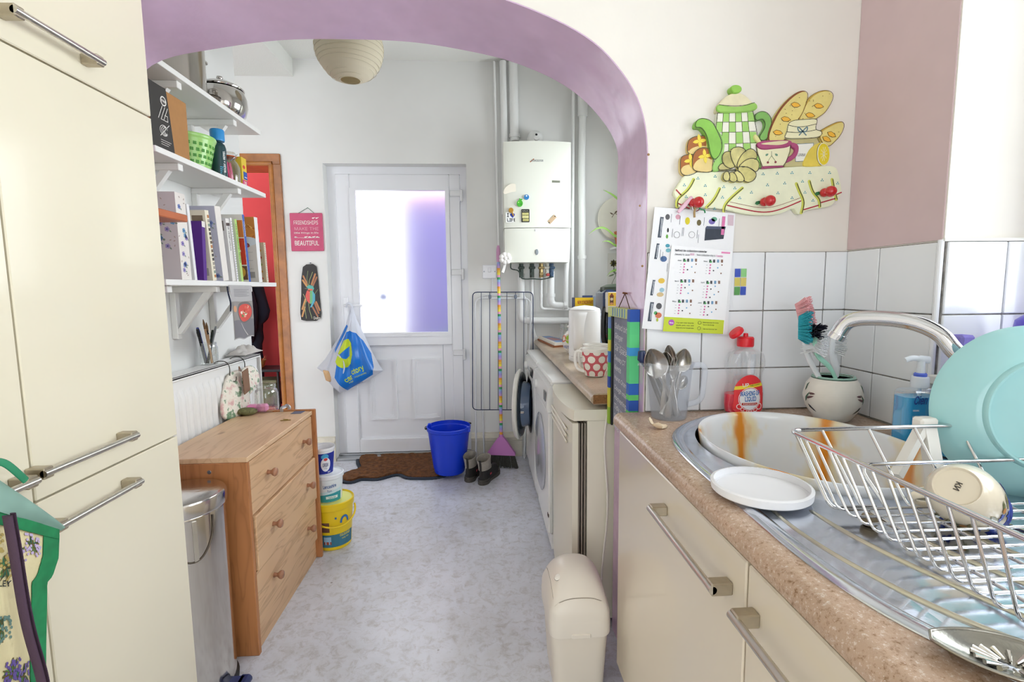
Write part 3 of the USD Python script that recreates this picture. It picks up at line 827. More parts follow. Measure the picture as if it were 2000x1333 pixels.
for c, r, a, b, l, lab in pens:
    A = np.array([q[0] + a[0] * .9, q[1] + a[1] * .9, RZ1 + .006]); B = np.array([q[0] + b[0], q[1] + b[1], RZ1 + l])
    br_ = 'brush' in lab
    t = T('paintbrush' if br_ else 'pen', lab, 'brush' if br_ else 'pen', A)
    D = B - A
    t.add('barrel', tube([A, A + D * .78], r, 10), M('pen_' + c, c, .4))
    t.add('bristles' if br_ else 'cap', tube([A + D * .78, A + D * .9, B], [r * 1.1, r * 1.15, r * (.3 if br_ else .8)], 10), M('bristle_brown', '8a6b4c', .9) if br_ else M('pen_cap_' + c, c, .3))
# grey cloth on the radiator
q = P(478, 690, x=XL + .06)
gc = T('grey_rag', 'crumpled pale grey cloth lying on the far end of the radiator', 'cloth', (XL + .06, q[1], RZ1))
u_, v_ = np.meshgrid(np.linspace(-1, 1, 22), np.linspace(-1, 1, 30), indexing='ij')
GG = np.stack([XL + .062 + u_ * .045, q[1] + v_ * .10, RZ1 + .008 + .032 * np.maximum(0, 1 - u_ ** 2) * np.maximum(0, 1 - v_ ** 2) ** .6 * (.5 + meshkit.noise(np.stack([u_ * 3, v_ * 5, u_ * 0], -1)))], -1)
gc.add('fabric', sheet(GG, .004), M('grey_rag', 'c9c4bf', .95), smooth=True)
# ================================================================ three white shelves on the left wall and what stands on them
shelf_m = M('white_shelf_paint', 'f3f2ee', .45, bump=.1, bs=60)
SX = -1.05
ZS = {'top': 2.05, 'mid': 1.758, 'bot': 1.325}
arm_shadow = shelf_m
for key, y1, lab, brs in (('top', 2.55, 'highest white painted shelf, carrying two steel pots', (1.93, 2.335)), ('mid', 2.565, 'middle white painted shelf, carrying the green colander', (1.90, 2.335)), ('bot', 2.63, 'lowest white painted shelf, carrying the cookbooks', (2.12, 2.41))):
    z = ZS[key]
    s = T('wall_shelf', lab, 'shelf', ((XL + SX) / 2, 2.1, z - .02), group=None)
    s.add('board', box(XL, SX, 1.735, y1, z - .02, z, .0015), shelf_m)
    for i, y in enumerate(brs + ((1.80,) if key == 'bot' else ())):
        b = s.add('bracket', box(XL, SX - .03 + (.012 if key != 'bot' else 0), y - .014, y + .014, z - .045, z - .0205, .002), shelf_m)
        s.add('upright', box(XL, XL + .024, y - .014, y + .014, z - .235, z - .045, .002), shelf_m, b)
        d = np.array([.145, 0, .155]); a = np.array([XL + .012, y, z - .205])
        s.add('strut', extr(sg.Polygon([(XL + .010, z - .215), (XL + .034, z - .215), (SX - .055, z - .045), (SX - .085, z - .045)]), -.011, .011, (0, y, 0), W=(0, 1, 0)), shelf_m, b)

pot_m = M('pot_steel', 'cfcbc6', .16, 1.0, bump=.06, bs=8)
z = ZS['top']
c = (-1.165, 2.09)
sp = T('stock_pot', 'tall straight stainless stock pot on the highest shelf', 'pot', (*c, z))
sp.add('body', vessel([(.098, z), (.1, z + .004), (.1, z + .20), (.104, z + .204), (.104, z + .208)], .003, 48, (*c, 0)), pot_m, smooth=40)
sp.add('lid', lathe([(.104, z + .208), (.104, z + .212), (.08, z + .226), (.02, z + .236), (.001, z + .237)], 48, (*c, 0)), pot_m, smooth=40)
sp.add('lid_knob', lathe([(.008, z + .236), (.008, z + .246), (.017, z + .254), (.015, z + .262), (.001, z + .264)], 20, (*c, 0)), pot_m, smooth=True)
sp.add('handle', tube(rounded([(c[0] + .06, c[1] + .08, z + .16), (c[0] + .06, c[1] + .125, z + .16), (c[0] + .0, c[1] + .125, z + .16), (c[0] + .0, c[1] + .098, z + .16)], .03), .005, 8), pot_m)
c = (-1.16, 2.415)
kt = T('round_pot', 'round bellied stainless pot with a domed lid on the highest shelf', 'pot', (*c, z))
kt.add('body', lathe([(.06, z), (.075, z + .004), (.098, z + .03), (.108, z + .065), (.106, z + .10), (.096, z + .128), (.09, z + .135)], 48, (*c, 0)), M('ball_steel', 'd6d3d0', .08, 1.0), smooth=True)
kt.add('lid', lathe([(.096, z + .134), (.098, z + .139), (.085, z + .150), (.055, z + .164), (.02, z + .17), (.001, z + .171)], 48, (*c, 0)), M('ball_steel', 'd6d3d0', .08, 1.0), smooth=40)
kt.add('lid_knob', lathe([(.006, z + .17), (.006, z + .178), (.014, z + .184), (.012, z + .192), (.001, z + .194)], 18, (*c, 0)), pot_m, smooth=True)
cl = (-1.10, 2.245)
tn = T('tea_strainer', 'small dark woven wire basket between the two steel pots', 'strainer', (-1.13, 2.272, z))
tn.add('basket', vessel([(.022, z), (.03, z + .006), (.032, z + .05), (.036, z + .053)], .002, 20, (-1.13, 2.272, 0)), M('dark_wire', '6a6158', .4, 1.0, bump=1.5, bs=400), smooth=40)

# ---- middle shelf
z = ZS['mid']
bx = T('carton', 'tall brown cardboard carton with a curved black printed sleeve on the middle shelf', 'box', (-1.16, 1.86, z))
bx.add('carton', box(-1.255, -1.062, 1.745, 1.952, z, z + .205, .002), M('kraft_card', 'b58350', .8, var=.06, vs=30))
bx.add('sleeve', extr(sg.Polygon([(1.740, z + .0002), (1.858, z + .0002)] + [(1.858 - .010 * math.sin(t * 2.4) - .02 * t ** 3, z + .21 * t) for t in np.linspace(0.05, 1, 14)] + [(1.80, z + .2085), (1.740, z + .2085)]), 0, .0015, (-1.0618, 0, 0), U=(0, 1, 0), W=(1, 0, 0)), M('black_sleeve', '35322f', .6), label='black sleeve with white line drawings')
kp = Print((-1.0602, 1.745, z), (0, 1, 0), (0, 0, 1))
kp.shape(ell(.068, .163, .016), 'efece6').shape(ell(.068, .163, .012), '55504c', 2).text('PAN', .068, .159, .008, 'efece6', 3, align='c', bold=True)
for k in range(3):
    kp.shape(line([(.035 + k * .014, .10), (.06 + k * .014, .145)], .0022), 'efece6')
kp.shape(line([(.05, .10), (.085, .10), (.085, .118), (.07, .118)], .002), 'efece6')
for k in range(4):
    e = ell(.06 + .004 * k, .065, .022 - k * .004, .018 - k * .003)
    kp.shape(e.difference(e.buffer(-.0018)), 'efece6')
kp.shape(line([(.04, .045), (.09, .09)], .0025), 'efece6')
for k in range(3):
    kp.shape(line([(.04, .032 - k * .007), (.095 - k * .008, .032 - k * .007)], .0014), 'efece6')
bx.add('print', kp.pieces, printed())
c = (-1.155, 2.115)
lime = usdkit.material(stage, '/World/Looks/lime_plastic', {'p': ('principled_bsdf', {'base_color': srgb('a9dc7c'), 'roughness': .25, 'subsurface_weight': .15, 'subsurface_scale': .01})}, [], surface='p.BSDF')
co = T('colander', 'lime green plastic basket with cut-out clover holes beside a brown carton', 'colander', (*c, z))
co.add('bowl', vessel([(.062, z), (.07, z + .004), (.082, z + .06), (.094, z + .115), (.097, z + .12), (.100, z + .128), (.098, z + .134)], .003, 48, (*c, 0)), lime, smooth=40)
cp = []
for r_, zz_ in enumerate((.03, .052, .074, .096)):
    for k in range(18):
        a = -1.9 + (k + .5 * (r_ % 2)) * .24
        rr = np.interp(zz_, [0, .06, .115], [.0685, .0822, .0942]) + .0006
        g = unary_union([ell(q, w, .0033, n=8) for q, w in ((.003, .003), (-.003, .003), (.003, -.003), (-.003, -.003))])
        m = trimesh.creation.extrude_polygon(g, .0008, engine='earcut'); v = m.vertices
        th = a + v[:, 0] / rr
        cp.append((trimesh.Trimesh(np.c_[c[0] + (rr + v[:, 2]) * np.cos(th), c[1] + (rr + v[:, 2]) * np.sin(th), z + zz_ + v[:, 1]], m.faces, process=False), None, False))
co.add('holes', cp, M('hole_green', '4f9a3c', .6), kind='stuff')
c = (-1.10, 2.236)
bo = T('bottle', 'dark teal bottle with a bright blue cap behind the green basket', 'bottle', (*c, z))
bo.add('body', lathe([(.026, z), (.03, z + .004), (.03, z + .125), (.026, z + .14), (.014, z + .15), (.014, z + .155)], 28, (*c, 0)), M('teal_bottle', '24464c', .3), smooth=40)
bo.add('cap', lathe([(.026, z + .153), (.0275, z + .158), (.0275, z + .195), (.025, z + .20), (.001, z + .2005)], 28, (*c, 0)), M('blue_cap', '2f93d8', .3), smooth=40)
bp = Print(warp=lambda u, v, w: np.c_[c[0] + (.0302 + w) * np.cos(u / .03 - .35), c[1] + (.0302 + w) * np.sin(u / .03 - .35), z + v], fine=.006)
bp.text('WASH + REPEL', .004, .022, .010, 'f2f4f4', 1, w=.09, rot=math.pi / 2, bold=True)
for k in range(5):
    bp.shape(rect(-.020, -.016 + .002 * k, .01 + k * .008, .013 + k * .008), '49b6e0')
bo.add('label_print', bp.pieces, printed())
c = (-1.105, 2.335)
gj = T('clip_jar', 'clip-top glass jar with an orange seal holding pink sachets', 'jar', (*c, z))
gj.add('body', vessel([(.036, z), (.041, z + .006), (.042, z + .07), (.034, z + .09), (.026, z + .10), (.026, z + .108), (.031, z + .112)], .002, 32, (*c, 0)), glass, smooth=40)
gj.add('lid', lathe([(.031, z + .117), (.031, z + .122), (.025, z + .134), (.001, z + .137)], 32, (*c, 0)), glass, smooth=40)
gj.add('seal', lathe([(.031, z + .112), (.033, z + .1145), (.031, z + .117)], 28, (*c, 0)), M('orange_rubber', 'd2602c', .6))
gj.add('clip', tube(rounded([(c[0] + .02, c[1] - .032, z + .09), (c[0] + .035, c[1] - .02, z + .11), (c[0] + .035, c[1] + .01, z + .13), (c[0], c[1] + .03, z + .115)], .01), .0014, 6), chrome)
pk_m = M('pink_sachet', 'd8336c', .4)
for k, (dx, dy, a) in enumerate(((.012, -.018, .32), (.014, .0, .25), (.004, .015, .2))):
    s = T('sachet', ['pink sachet nearest the front in the clip-top jar', 'pink sachet in the middle of the clip-top jar', 'pink sachet at the back of the clip-top jar'][k], 'sachet', (c[0] + dx, c[1] + dy, z + .004))
    s.add('wrapper', xf(box(-.002, .002, -.009, .009, 0, .082, .001), (c[0] + dx, c[1] + dy - .006, z + .005), a, (1, 0, 0), (0, 0, 0)), pk_m)
bxy = T('carton', 'small yellow, blue and pink printed carton at the end of the middle shelf', 'box', (-1.12, 2.435, z))
bxy.add('carton', box(-1.19, -1.075, 2.385, 2.432, z, z + .13, .001), M('yellow_card', 'e9c837', .5))
yp = Print((-1.0748, 2.385, z), (0, 1, 0), (0, 0, 1))
yp.shape(rect(.012, .047, .034, .068), '2c55b0').shape(rect(0, .047, 0, .03), 'd6447f').shape(ell(.02, .088, .012, .008), 'd94a34').shape(rect(.02, .043, .042, .046), 'f3f3f3', 2).text('20', .012, .01, .014, 'f7f2d8', 2, bold=True)
bxy.add('print', yp.pieces, printed())
# ---- lowest shelf: books and binders; each leans back a little along the row
z = ZS['bot']
paper_m = M('book_pages', 'eee8da', .85, bump=.3, bs=500)


def book(label, y0, th, h, lean, cover, spine=None, depth=.19, kind='book', name=None, x1=SX - .012, front=None, back=None, spine_print=None, group=None, pages=True):
    """A standing book, spine towards the room, spine foot starting at y0; leans by the angle towards the camera."""
    t = T(name or 'book', label, kind, (x1 - depth / 2, y0 + th / 2, z), group=group)
    R = trimesh.transformations.rotation_matrix(lean, [1, 0, 0], [x1, y0 if lean > 0 else y0 + th, z])
    cm = M('cover_' + cover, cover, .45) if isinstance(cover, str) else cover
    smm = cm if spine is None else (M('cover_' + spine, spine, .45) if isinstance(spine, str) else spine)
    ct = min(.002, th * .15)

    def ad(n, m, mat, **k):
        ms = m if isinstance(m, list) else [(m, None, 30)]
        out = []
        for a, cc, s_ in ms:
            a = a.copy(); a.apply_transform(R); out.append((a, cc, s_))
        return t.add(n, out, mat, **k)
    if pages:
        ad('pages', box(x1 - depth + .003, x1 - ct, y0 + ct, y0 + th - ct, z + .003, z + h - .003), paper_m)
    ad('front_cover', box(x1 - depth, x1 - .0005, y0, y0 + ct, z, z + h), cm)
    ad('back_cover', box(x1 - depth, x1 - .0005, y0 + th - ct, y0 + th, z, z + h), cm)
    ad('spine', box(x1 - ct, x1, y0, y0 + th, z, z + h, ct * .4), smm)
    if front:
        p = Print((x1 - depth, y0 - .0002, z), (1, 0, 0), (0, 0, 1)); front(p, depth, h); p.pieces and ad('cover_print', p.pieces, printed())
    if spine_print:
        p = Print((x1 + .0002, y0, z), (0, 1, 0), (0, 0, 1)); spine_print(p, th, h); p.pieces and ad('spine_print', p.pieces, printed())
    return t


def floral_print(seed, n):
    def f(p, w, h):
        r = np.random.RandomState(seed)
        for k in range(n):
            x, y = r.uniform(.01, w - .01), r.uniform(.012, h - .012)
            q = unary_union([ell(x + .005 * math.cos(a), y + .005 * math.sin(a), .0042, n=8) for a in np.arange(5) * 1.257])
            p.shape(q, ['7d8fc4', '9a86c0', '6fa0c4', 'a99ac8'][k % 4], 1).shape(ell(x, y, .003, n=8), '4c5a96', 2)
            p.shape(leaf(x + .007, y - .004, .010, .005, r.uniform(-60, 0)), '8a9c8c', 1)
        for k in range(n):
            x, y = r.uniform(.008, w - .01), r.uniform(.012, h - .012)
            p.shape(leaf(x, y, .009, .004, r.uniform(0, 360)), 'b9a7a0', 1)
    return f


ditsy = M('ditsy_cloth', 'd9d3d4', .8, bump=.15, bs=300)
book('thick ring binder covered in cream floral cloth, first on the lowest shelf', 1.845, .06, .305, .02, ditsy, M('ditsy_spine', 'ece6df', .8), .205, 'binder', 'ring_binder', front=floral_print(3, 34), spine_print=floral_print(5, 9))


def lined(p, w, h):
    r = np.random.RandomState(4)
    for k in range(26):
        if r.rand() < .8:
            p.scrawl(.03, .03 + r.uniform(.3, .95) * (w - .05), h - .02 - k * .0105, .0045, '9a98a4', 1, seed=k, w=.0007)


book('sheaf of handwritten recipe pages beside the floral binder', 1.925, .016, .275, .07, 'efeeee', None, .185, 'papers', 'recipe_pages', front=lined)
book('slim purple spined book beside the handwritten pages', 1.985, .022, .225, -.05, '5c2a8c', None, .17, spine_print=lambda p, w, h: p.shape(rect(0, w, h - .022, h), 'ece6e2'), front=lambda p, w, h: p.shape(rect(.02, .12, .05, .19), 'cfc3dc'))


def pics(p, w, h):
    r = np.random.RandomState(8)
    for k in range(15):
        p.shape(rect(w * .45, w * .9, .012 + k * .0165, .023 + k * .0165), ['6b5b4a', 'a8a094', '3f3a38', 'c0824e', '87988f', '55504e'][r.randint(6)])


book('thin cream paperback with a column of tiny pictures on its spine', 2.05, .028, .272, .10, 'f0e8d0', None, .17, spine_print=pics, front=lambda p, w, h: (p.shape(rect(w - .05, w - .01, h - .07, h - .02), '8b7a62'), p.shape(rect(w - .045, w - .012, .02, .05), 'b8b4aa')))
book('second floral cloth binder leaning between the paperbacks', 2.13, .045, .30, .11, M('ditsy_cloth_blue', 'c4c4d8', .8), M('ditsy_spine', 'ece6df', .8), .20, 'binder', 'ring_binder', front=floral_print(9, 30), spine_print=lambda p, w, h: None)
book('white spined cookbook with grey lettering next to the leaning binder', 2.205, .028, .262, .10, 'e9e6e0', None, .17, spine_print=lambda p, w, h: (p.text('THE VEGETARIAN', w * .36, h - .02, w * .34, '6a6a6e', 1, rot=-math.pi / 2), p.shape(rect(0, w, h - .03, h - .018), '5a4a44')), front=lambda p, w, h: p.shape(rect(w - .06, w - .01, h - .05, h - .01), '8f8578'))
book('white wire-bound booklet beside the green spined book', 2.245, .014, .270, .10, 'f2f0ee', None, .17, spine_print=lambda p, w, h: [p.shape(rect(.002, w - .002, .01 + k * .0105, .016 + k * .0105), 'c9c9cf') for k in range(24)])


def veg(p, w, h):
    p.shape(rect(w - .085, w, 0, h), 'f1ede6', 1).shape(rect(w - .08, w - .002, h - .10, h - .025), 'd9813c', 2).shape(rect(w - .08, w - .002, h * .26, h - .105), 'd6452c', 2).shape(rect(w - .08, w - .002, .01, h * .24), '6d4a32', 2)
    r = np.random.RandomState(1)
    for k in range(14):
        p.shape(leaf(w - .05 + r.uniform(-.012, .012), h - .055 + r.uniform(-.012, .012), .022, .012, r.uniform(0, 360)), ['3f9a45', '5fb34c', '2f7f3c'][k % 3], 3)
    p.shape(ell(w - .03, .045, .02, .025), 'e0b04a', 3).shape(rect(w - .07, w - .02, h * .45, h * .48), 'f7e9dc', 3)


book('lime green spined cookbook leaning on the white booklet', 2.285, .020, .270, .11, 'd8e4c2', 'b9dc7c', .17, spine_print=lambda p, w, h: p.text('Low Fat Vegetarian Recipes', w * .3, h - .02, w * .42, '4d7a3a', 1, rot=-math.pi / 2, w=h * .62))
book('cookbook with a blue spine and a red, green and orange cover', 2.355, .020, .300, .09, 'efe9e2', '3f63b4', .18, front=veg, spine_print=lambda p, w, h: p.text('COOKING', w * .3, h - .03, w * .5, 'e9eef8', 1, rot=-math.pi / 2))


def pasta(p, w, h):
    r = np.random.RandomState(2)
    p.shape(rect(w - .10, w, 0, h), 'd9d4cd', 1).shape(rect(w - .10, w, h * .64, h), 'c98338', 2)
    for k in range(34):
        x, y = w - .095 + r.rand() * .09, h * .68 + r.rand() * h * .30
        p.shape(line([(x, y), (x + r.uniform(-.02, .02), y + r.uniform(-.012, .012))], .0045).intersection(rect(w - .10, w, h * .64, h)), ['e3a548', 'd58a32', 'b85f28', 'efbe66'][k % 4], 3)
    p.shape(ell(w - .05, h * .63, .06, .022).intersection(rect(w - .10, w, 0, h)), 'd6dee4', 4)
    p.shape(rect(w - .09, w - .03, h * .55, h * .60), '4a2b28', 3).shape(ell(w - .04, h * .57, .01), 'c03a3a', 4)
    for k in range(7):
        p.scrawl(w - .09, w - .02 - .02 * (k % 3), h * .46 - k * .013, .004, '8d8984', 3, seed=k, w=.0008)
    p.shape(rect(w - .06, w - .015, .02, .05), 'b5b1ab', 3)
    for k in range(9):
        p.shape(rect(w - .058 + k * .0048, w - .0565 + k * .0048, .022, .048), '4a4a4c', 4)


book('big white spined cookbook with a pasta photograph on the cover', 2.46, .036, .305, .05, 'e4e0da', 'f4f3f1', .20, front=pasta)
nb = book('small spiral bound notebook at the end of the lowest shelf', 2.545, .022, .195, .06, 'c9b394', 'd8c6a8', .14, 'notebook', 'spiral_notebook', spine_print=lambda p, w, h: [(p.shape(rect(w * .25, w * .75, .008 + k * .0085, .0125 + k * .0085), 'f4f2ea'), p.shape(rect(w * .4, w * .6, .0125 + k * .0085, .0165 + k * .0085), '8a6b4a')) for k in range(21)], front=lambda p, w, h: [p.shape(ell(w - .02 - .03 * (k % 2), .02 + k * .017, .006), ['b8573f', '8a9a56', 'c98a3a'][k % 3]) for k in range(10)])

# ---- small terracotta board on its own bracket at the near end
ob = T('spice_shelf', 'short terracotta coloured board on a white bracket at the near end of the books', 'shelf', (-1.0, 1.72, 1.5))
zo = 1.515
ob.add('board', box(-1.19, -.985, 1.50, 1.77, zo, zo + .024, .003), M('terracotta_board', 'c0683a', .4, var=.1, vs=10))
ob.add('bracket', box(-1.19, -1.03, 1.655, 1.69, zo - .028, zo - .0005, .003), shelf_m)
ob.add('strut', extr(sg.Polygon([(-1.185, zo - .16), (-1.165, zo - .16), (-1.055, zo - .028), (-1.085, zo - .028)]), -.01, .01, (0, 1.672, 0), W=(0, 1, 0)), shelf_m)

# ---- printed towel hanging from the shelf edge
tt = T('tea_towel', 'narrow grey printed tea towel with a plate of tomatoes hanging from the lowest shelf', 'tea towel', (SX + .008, 2.22, 1.07))
q0, q1, q2, q3 = P(447, 557, x=SX + .008), P(491, 558, x=SX + .008), P(495, 658, x=SX + .008), P(458, 665, x=SX + .008)
tw = lambda u, v: (q3 * (1 - u) + q2 * u) * (1 - v) + (q0 * (1 - u) + q1 * u) * v
lift = lambda u, v: .004 * math.sin(u * 7 + v * 3)
tt.add('cloth', sheet([[tw(u, v) + np.array([lift(u, v), 0, .004 * math.sin(u * 9) * (1 - v)]) for v in np.linspace(0, 1, 16)] for u in np.linspace(0, 1, 14)], .001), M('grey_linen', 'b9b6b6', .9, bump=.2, bs=600), smooth=True)
tp = Print(warp=lambda u, v, w: np.array([tw(a, b) + np.array([lift(a, b) + .0012 + c_, 0, .004 * math.sin(a * 9) * (1 - b)]) for a, b, c_ in zip(u, v, w)]), fine=.12)
tp.shape(rect(.02, .98, .02, .70), '9a948e', 1).shape(rect(.02, .98, .02, .35), '7d7b80', 2).shape(ell(.60, .50, .34, .20), '77726f', 3).shape(ell(.60, .49, .29, .165), 'd9554a', 4)
r = np.random.RandomState(5)
for k in range(16):
    a, d = r.uniform(0, 6.28), r.uniform(0, 1)
    tp.shape(ell(.60 + .22 * d * math.cos(a), .49 + .12 * d * math.sin(a), .05, .028, 10), ['e0695a', 'c8402f', 'efe9d6', 'e8a08c', '6d8a4a'][k % 5], 5)
tp.shape(ell(.12, .56, .09, .06), 'd9a27a', 4)
tp.shape(line([(.40, .30), (.55, .18), (.72, .05)], .02), 'c9c6c2', 4)
for k in range(5):
    tp.shape(line([(.2, .92 - k * .03), (.8 - .1 * (k % 2), .92 - k * .03)], .008), '8d8a8c', 2)
tt.add('print', tp.pieces, printed())
tt.add('tie', tube(spline([(SX + .003, q0[1] - .004, 1.302), (SX + .010, q0[1] - .012, 1.27), (SX + .008, q0[1] + .004, 1.235), (SX + .008, q0[1] - .002, 1.20)], 18), .003, 6), M('navy_tape', '2c2f45', .8))

# ================================================================ beyond the passage: coat and stand in the red room
coat_m = M('navy_coat', '101a2b', .9, bump=.6, bs=60, var=.3, vs=8)
yc = 4.62
px = lambda a, b: (lambda q: (q[0], q[2]))(P(a, b, y=yc))
ctp = sg.Polygon([px(*q) for q in ((440, 520), (500, 520), (514, 545), (524, 585), (531, 608), (527, 622), (516, 632), (517, 655), (521, 668), (512, 674), (517, 690), (519, 710), (519, 800), (440, 800))]).buffer(-.01).buffer(.01)
ct = T('coat', 'dark navy coat hanging in the red room beyond the passage', 'coat', (-2.1, yc, .4))
ct.add('body', puff(ctp, (0, yc - .03, 0), (1, 0, 0), (0, 0, 1), (0, -1, 0), .12), coat_m, smooth=True)
ct.add('sleeve', tube(spline([(-2.10, yc - .10, 1.40), (-2.03, yc - .12, 1.2), (-2.04, yc - .12, .98), (-2.08, yc - .10, .84)], 20), [.045] * 8 + [.05] * 8 + [.042] * 4, 12), coat_m, smooth=True)
ct.add('hook', tube([(-2.15, 4.749, 1.55), (-2.15, yc - .04, 1.55)], .008, 8), chrome)
ys2 = 4.30
pz = lambda a, b: P(a, b, y=ys2)
sd = T('stand', 'black metal side table just inside the red room, carrying a green box', 'stand', pz(535, 800))
black_m = M('black_metal', '17181c', .4)
a, b = pz(515, 722), pz(553, 722)
sd.add('top', box(-2.06, b[0], ys2 - .02, ys2 + .25, .60, .62, .003), black_m)
for (x, y) in ((b[0] - .01, ys2), (b[0] - .045, ys2), (-2.04, ys2), (b[0] - .01, ys2 + .23), (-2.04, ys2 + .23)):
    sd.add('leg', tube([(x, y, 0), (x, y, .605)], .011, 10), black_m)
sd.add('shelf', box(-2.05, b[0] - .06, ys2, ys2 + .22, .30, .315, .003), black_m)
gb = T('box', 'dark mossy green box on the lower shelf of the black stand', 'box', (-1.98, ys2 + .1, .315))
gb.add('carton', box(-2.045, b[0] - .065, ys2 + .005, ys2 + .2, .316, .50, .004), M('mossy_box', '5d6a48', .8, var=.4, vs=20))
gb.add('lid', box(-2.048, b[0] - .062, ys2 + .002, ys2 + .203, .50, .525, .004), M('mossy_lid', '7d8060', .7, var=.3, vs=20))
bk_ = T('basket', 'wicker basket of dried leaves on top of the black stand', 'basket', (-1.97, ys2 + .1, .62))
bk_.add('bowl', vessel([(.05, .621), (.06, .63), (.075, .68), (.08, .69)], .005, 24, (-1.965, ys2 + .10, 0)), M('wicker', 'a98a4e', .8, bump=1.5, bs=120, var=.3, vs=50))
r = np.random.RandomState(6)
lv = []
for k in range(14):
    a = r.uniform(0, 6.28); o = np.array([-1.965 + .04 * math.cos(a), ys2 + .10 + .04 * math.sin(a), .665])
    d = np.array([math.cos(a) * .7, math.sin(a) * .5, r.uniform(.4, 1.0)]); d *= .075 / np.linalg.norm(d)
    s_ = np.cross(d, [0, 0, 1]); s_ = s_ / np.linalg.norm(s_) * .014
    lv.append(sheet([[o + d * t + s_ * w * math.sin(math.pi * min(1, t + .08)) for w in (-1, 0, 1)] for t in np.linspace(0, 1, 6)], .001))
bk_.add('dried_leaves', cat(*lv), M('dried_leaf', 'a2552c', .8, var=.5, vs=40), kind='stuff')
# ================================================================ back door
dr = struct('door_1', cat(box(DX0 + .0005, DX0 + .058, YD - .03, YD + .04, 0, DZ - .055), box(DX1 - .05, DX1 - .0005, YD - .03, YD + .04, 0, DZ - .055), box(DX0 + .0005, DX1 - .0005, YD - .03, YD + .04, DZ - .055, DZ - .0005)), upvc)
GX0, GX1, GZ0, GZ1 = -.915, -.262, .962, 2.012
LX0, LX1, LZ0, LZ1 = DX0 + .060, DX1 - .052, .03, DZ - .057


def leaf_piece(x0, x1, z0, z1, b=.005):
    return box(x0, x1, YD - .045, YD + .03, z0, z1, b)


struct('leaf_frame', cat(leaf_piece(LX0, LX0 + .10, LZ0, LZ1), leaf_piece(LX1 - .08, LX1, LZ0, LZ1), leaf_piece(LX0 + .10, LX1 - .08, LZ1 - .105, LZ1), leaf_piece(LX0 + .10, LX1 - .08, LZ0, LZ0 + .11), leaf_piece(LX0 + .10, LX1 - .08, .862, .935)), upvc, dr, smooth=False)
bead = .030
pts = [(GX0, GZ0), (GX1, GZ0), (GX1, GZ1), (GX0, GZ1)]
fr_ = sg.box(LX0 + .098, .93, LX1 - .08, LZ1 - .098).difference(sg.box(GX0, GZ0, GX1, GZ1))
struct('glazing_bead', extr(fr_, 0, .022, (0, YD - .052, 0), W=(0, 1, 0)), upvc, dr)
frost = usdkit.material(stage, '/World/Looks/frosted_glass', {'r': ('refraction_bsdf', {'roughness': .42, 'IOR': 1.25, 'color': (.98, .985, 1.0)}), 't': ('transparent_bsdf', {'color': (.92, .94, .98)}), 'g': ('glossy_bsdf', {'roughness': .3}), 'm0': ('mix_closure', {'fac': .0}), 'm': ('mix_closure', {'fac': .04})},
                        [('r.BSDF', 'm0.closure1'), ('t.BSDF', 'm0.closure2'), ('m0.closure', 'm.closure1'), ('g.BSDF', 'm.closure2')], surface='m.closure')
struct('pane', box(GX0 - .01, GX1 + .01, YD - .030, YD - .024, GZ0 - .01, GZ1 + .01), frost, dr)
pb = [struct('lower_panel', box(LX0 + .10, LX1 - .08, YD - .020, YD + .01, LZ0 + .10, .87), upvc, dr)]
for (x0, x1) in ((-.868, -.662), (-.542, -.330)):
    z0, z1 = .285, .757
    m = [rect(x0 - e, x1 + e, z0 - e, z1 + e).difference(rect(x0 - e + w, x1 + e - w, z0 - e + w, z1 + e - w)) for e, w in ((0, .012), (-.012, .012), (-.024, .01))]
    struct('raised_moulding', cat(*[extr(g, 0, d, (0, YD - .020 - d, 0), W=(0, 1, 0)) for g, d in zip(m, (.014, .009, .005))]), upvc, dr)
struct('inner_groove', cat(box(LX1 - .155, LX1 - .152, YD - .0205, YD - .019, LZ0 + .11, .86)), M('seam_grey', '9aa0aa', .7), dr)
struct('threshold', cat(box(DX0, DX1, YF - .01, YD + .04, 0, .018, .004), box(DX0, DX1, YD - .06, YD, .018, .030, .003)), M('aluminium', 'b9bcc0', .4, 1.0), dr)
struct('weather_seal', box(LX0, LX1, YD - .046, YD - .03, .020, .030), M('black_rubber', '1c1e24', .8), dr)
for z in (1.988, 1.41, .80):
    h = struct('hinge', cat(box(LX1 - .075, LX1 + .018, YD - .064, YD - .046, z - .022, z + .022, .005), box(LX1 + .0, LX1 + .022, YD - .072, YD - .034, z - .058, z + .030, .006)), M('hinge_plastic', 'ecedef', .35), dr)
hp_ = struct('handle_plate', box(-1.036, -.998, YD - .056, YD - .045, .97, 1.235, .012), upvc, dr)
struct('door_handle', cat(tube(rounded([(-1.017, YD - .05, 1.172), (-1.017, YD - .10, 1.172), (-.985, YD - .105, 1.172), (-.888, YD - .10, 1.170)], .02), .0095, 12)), upvc, dr, smooth=40)

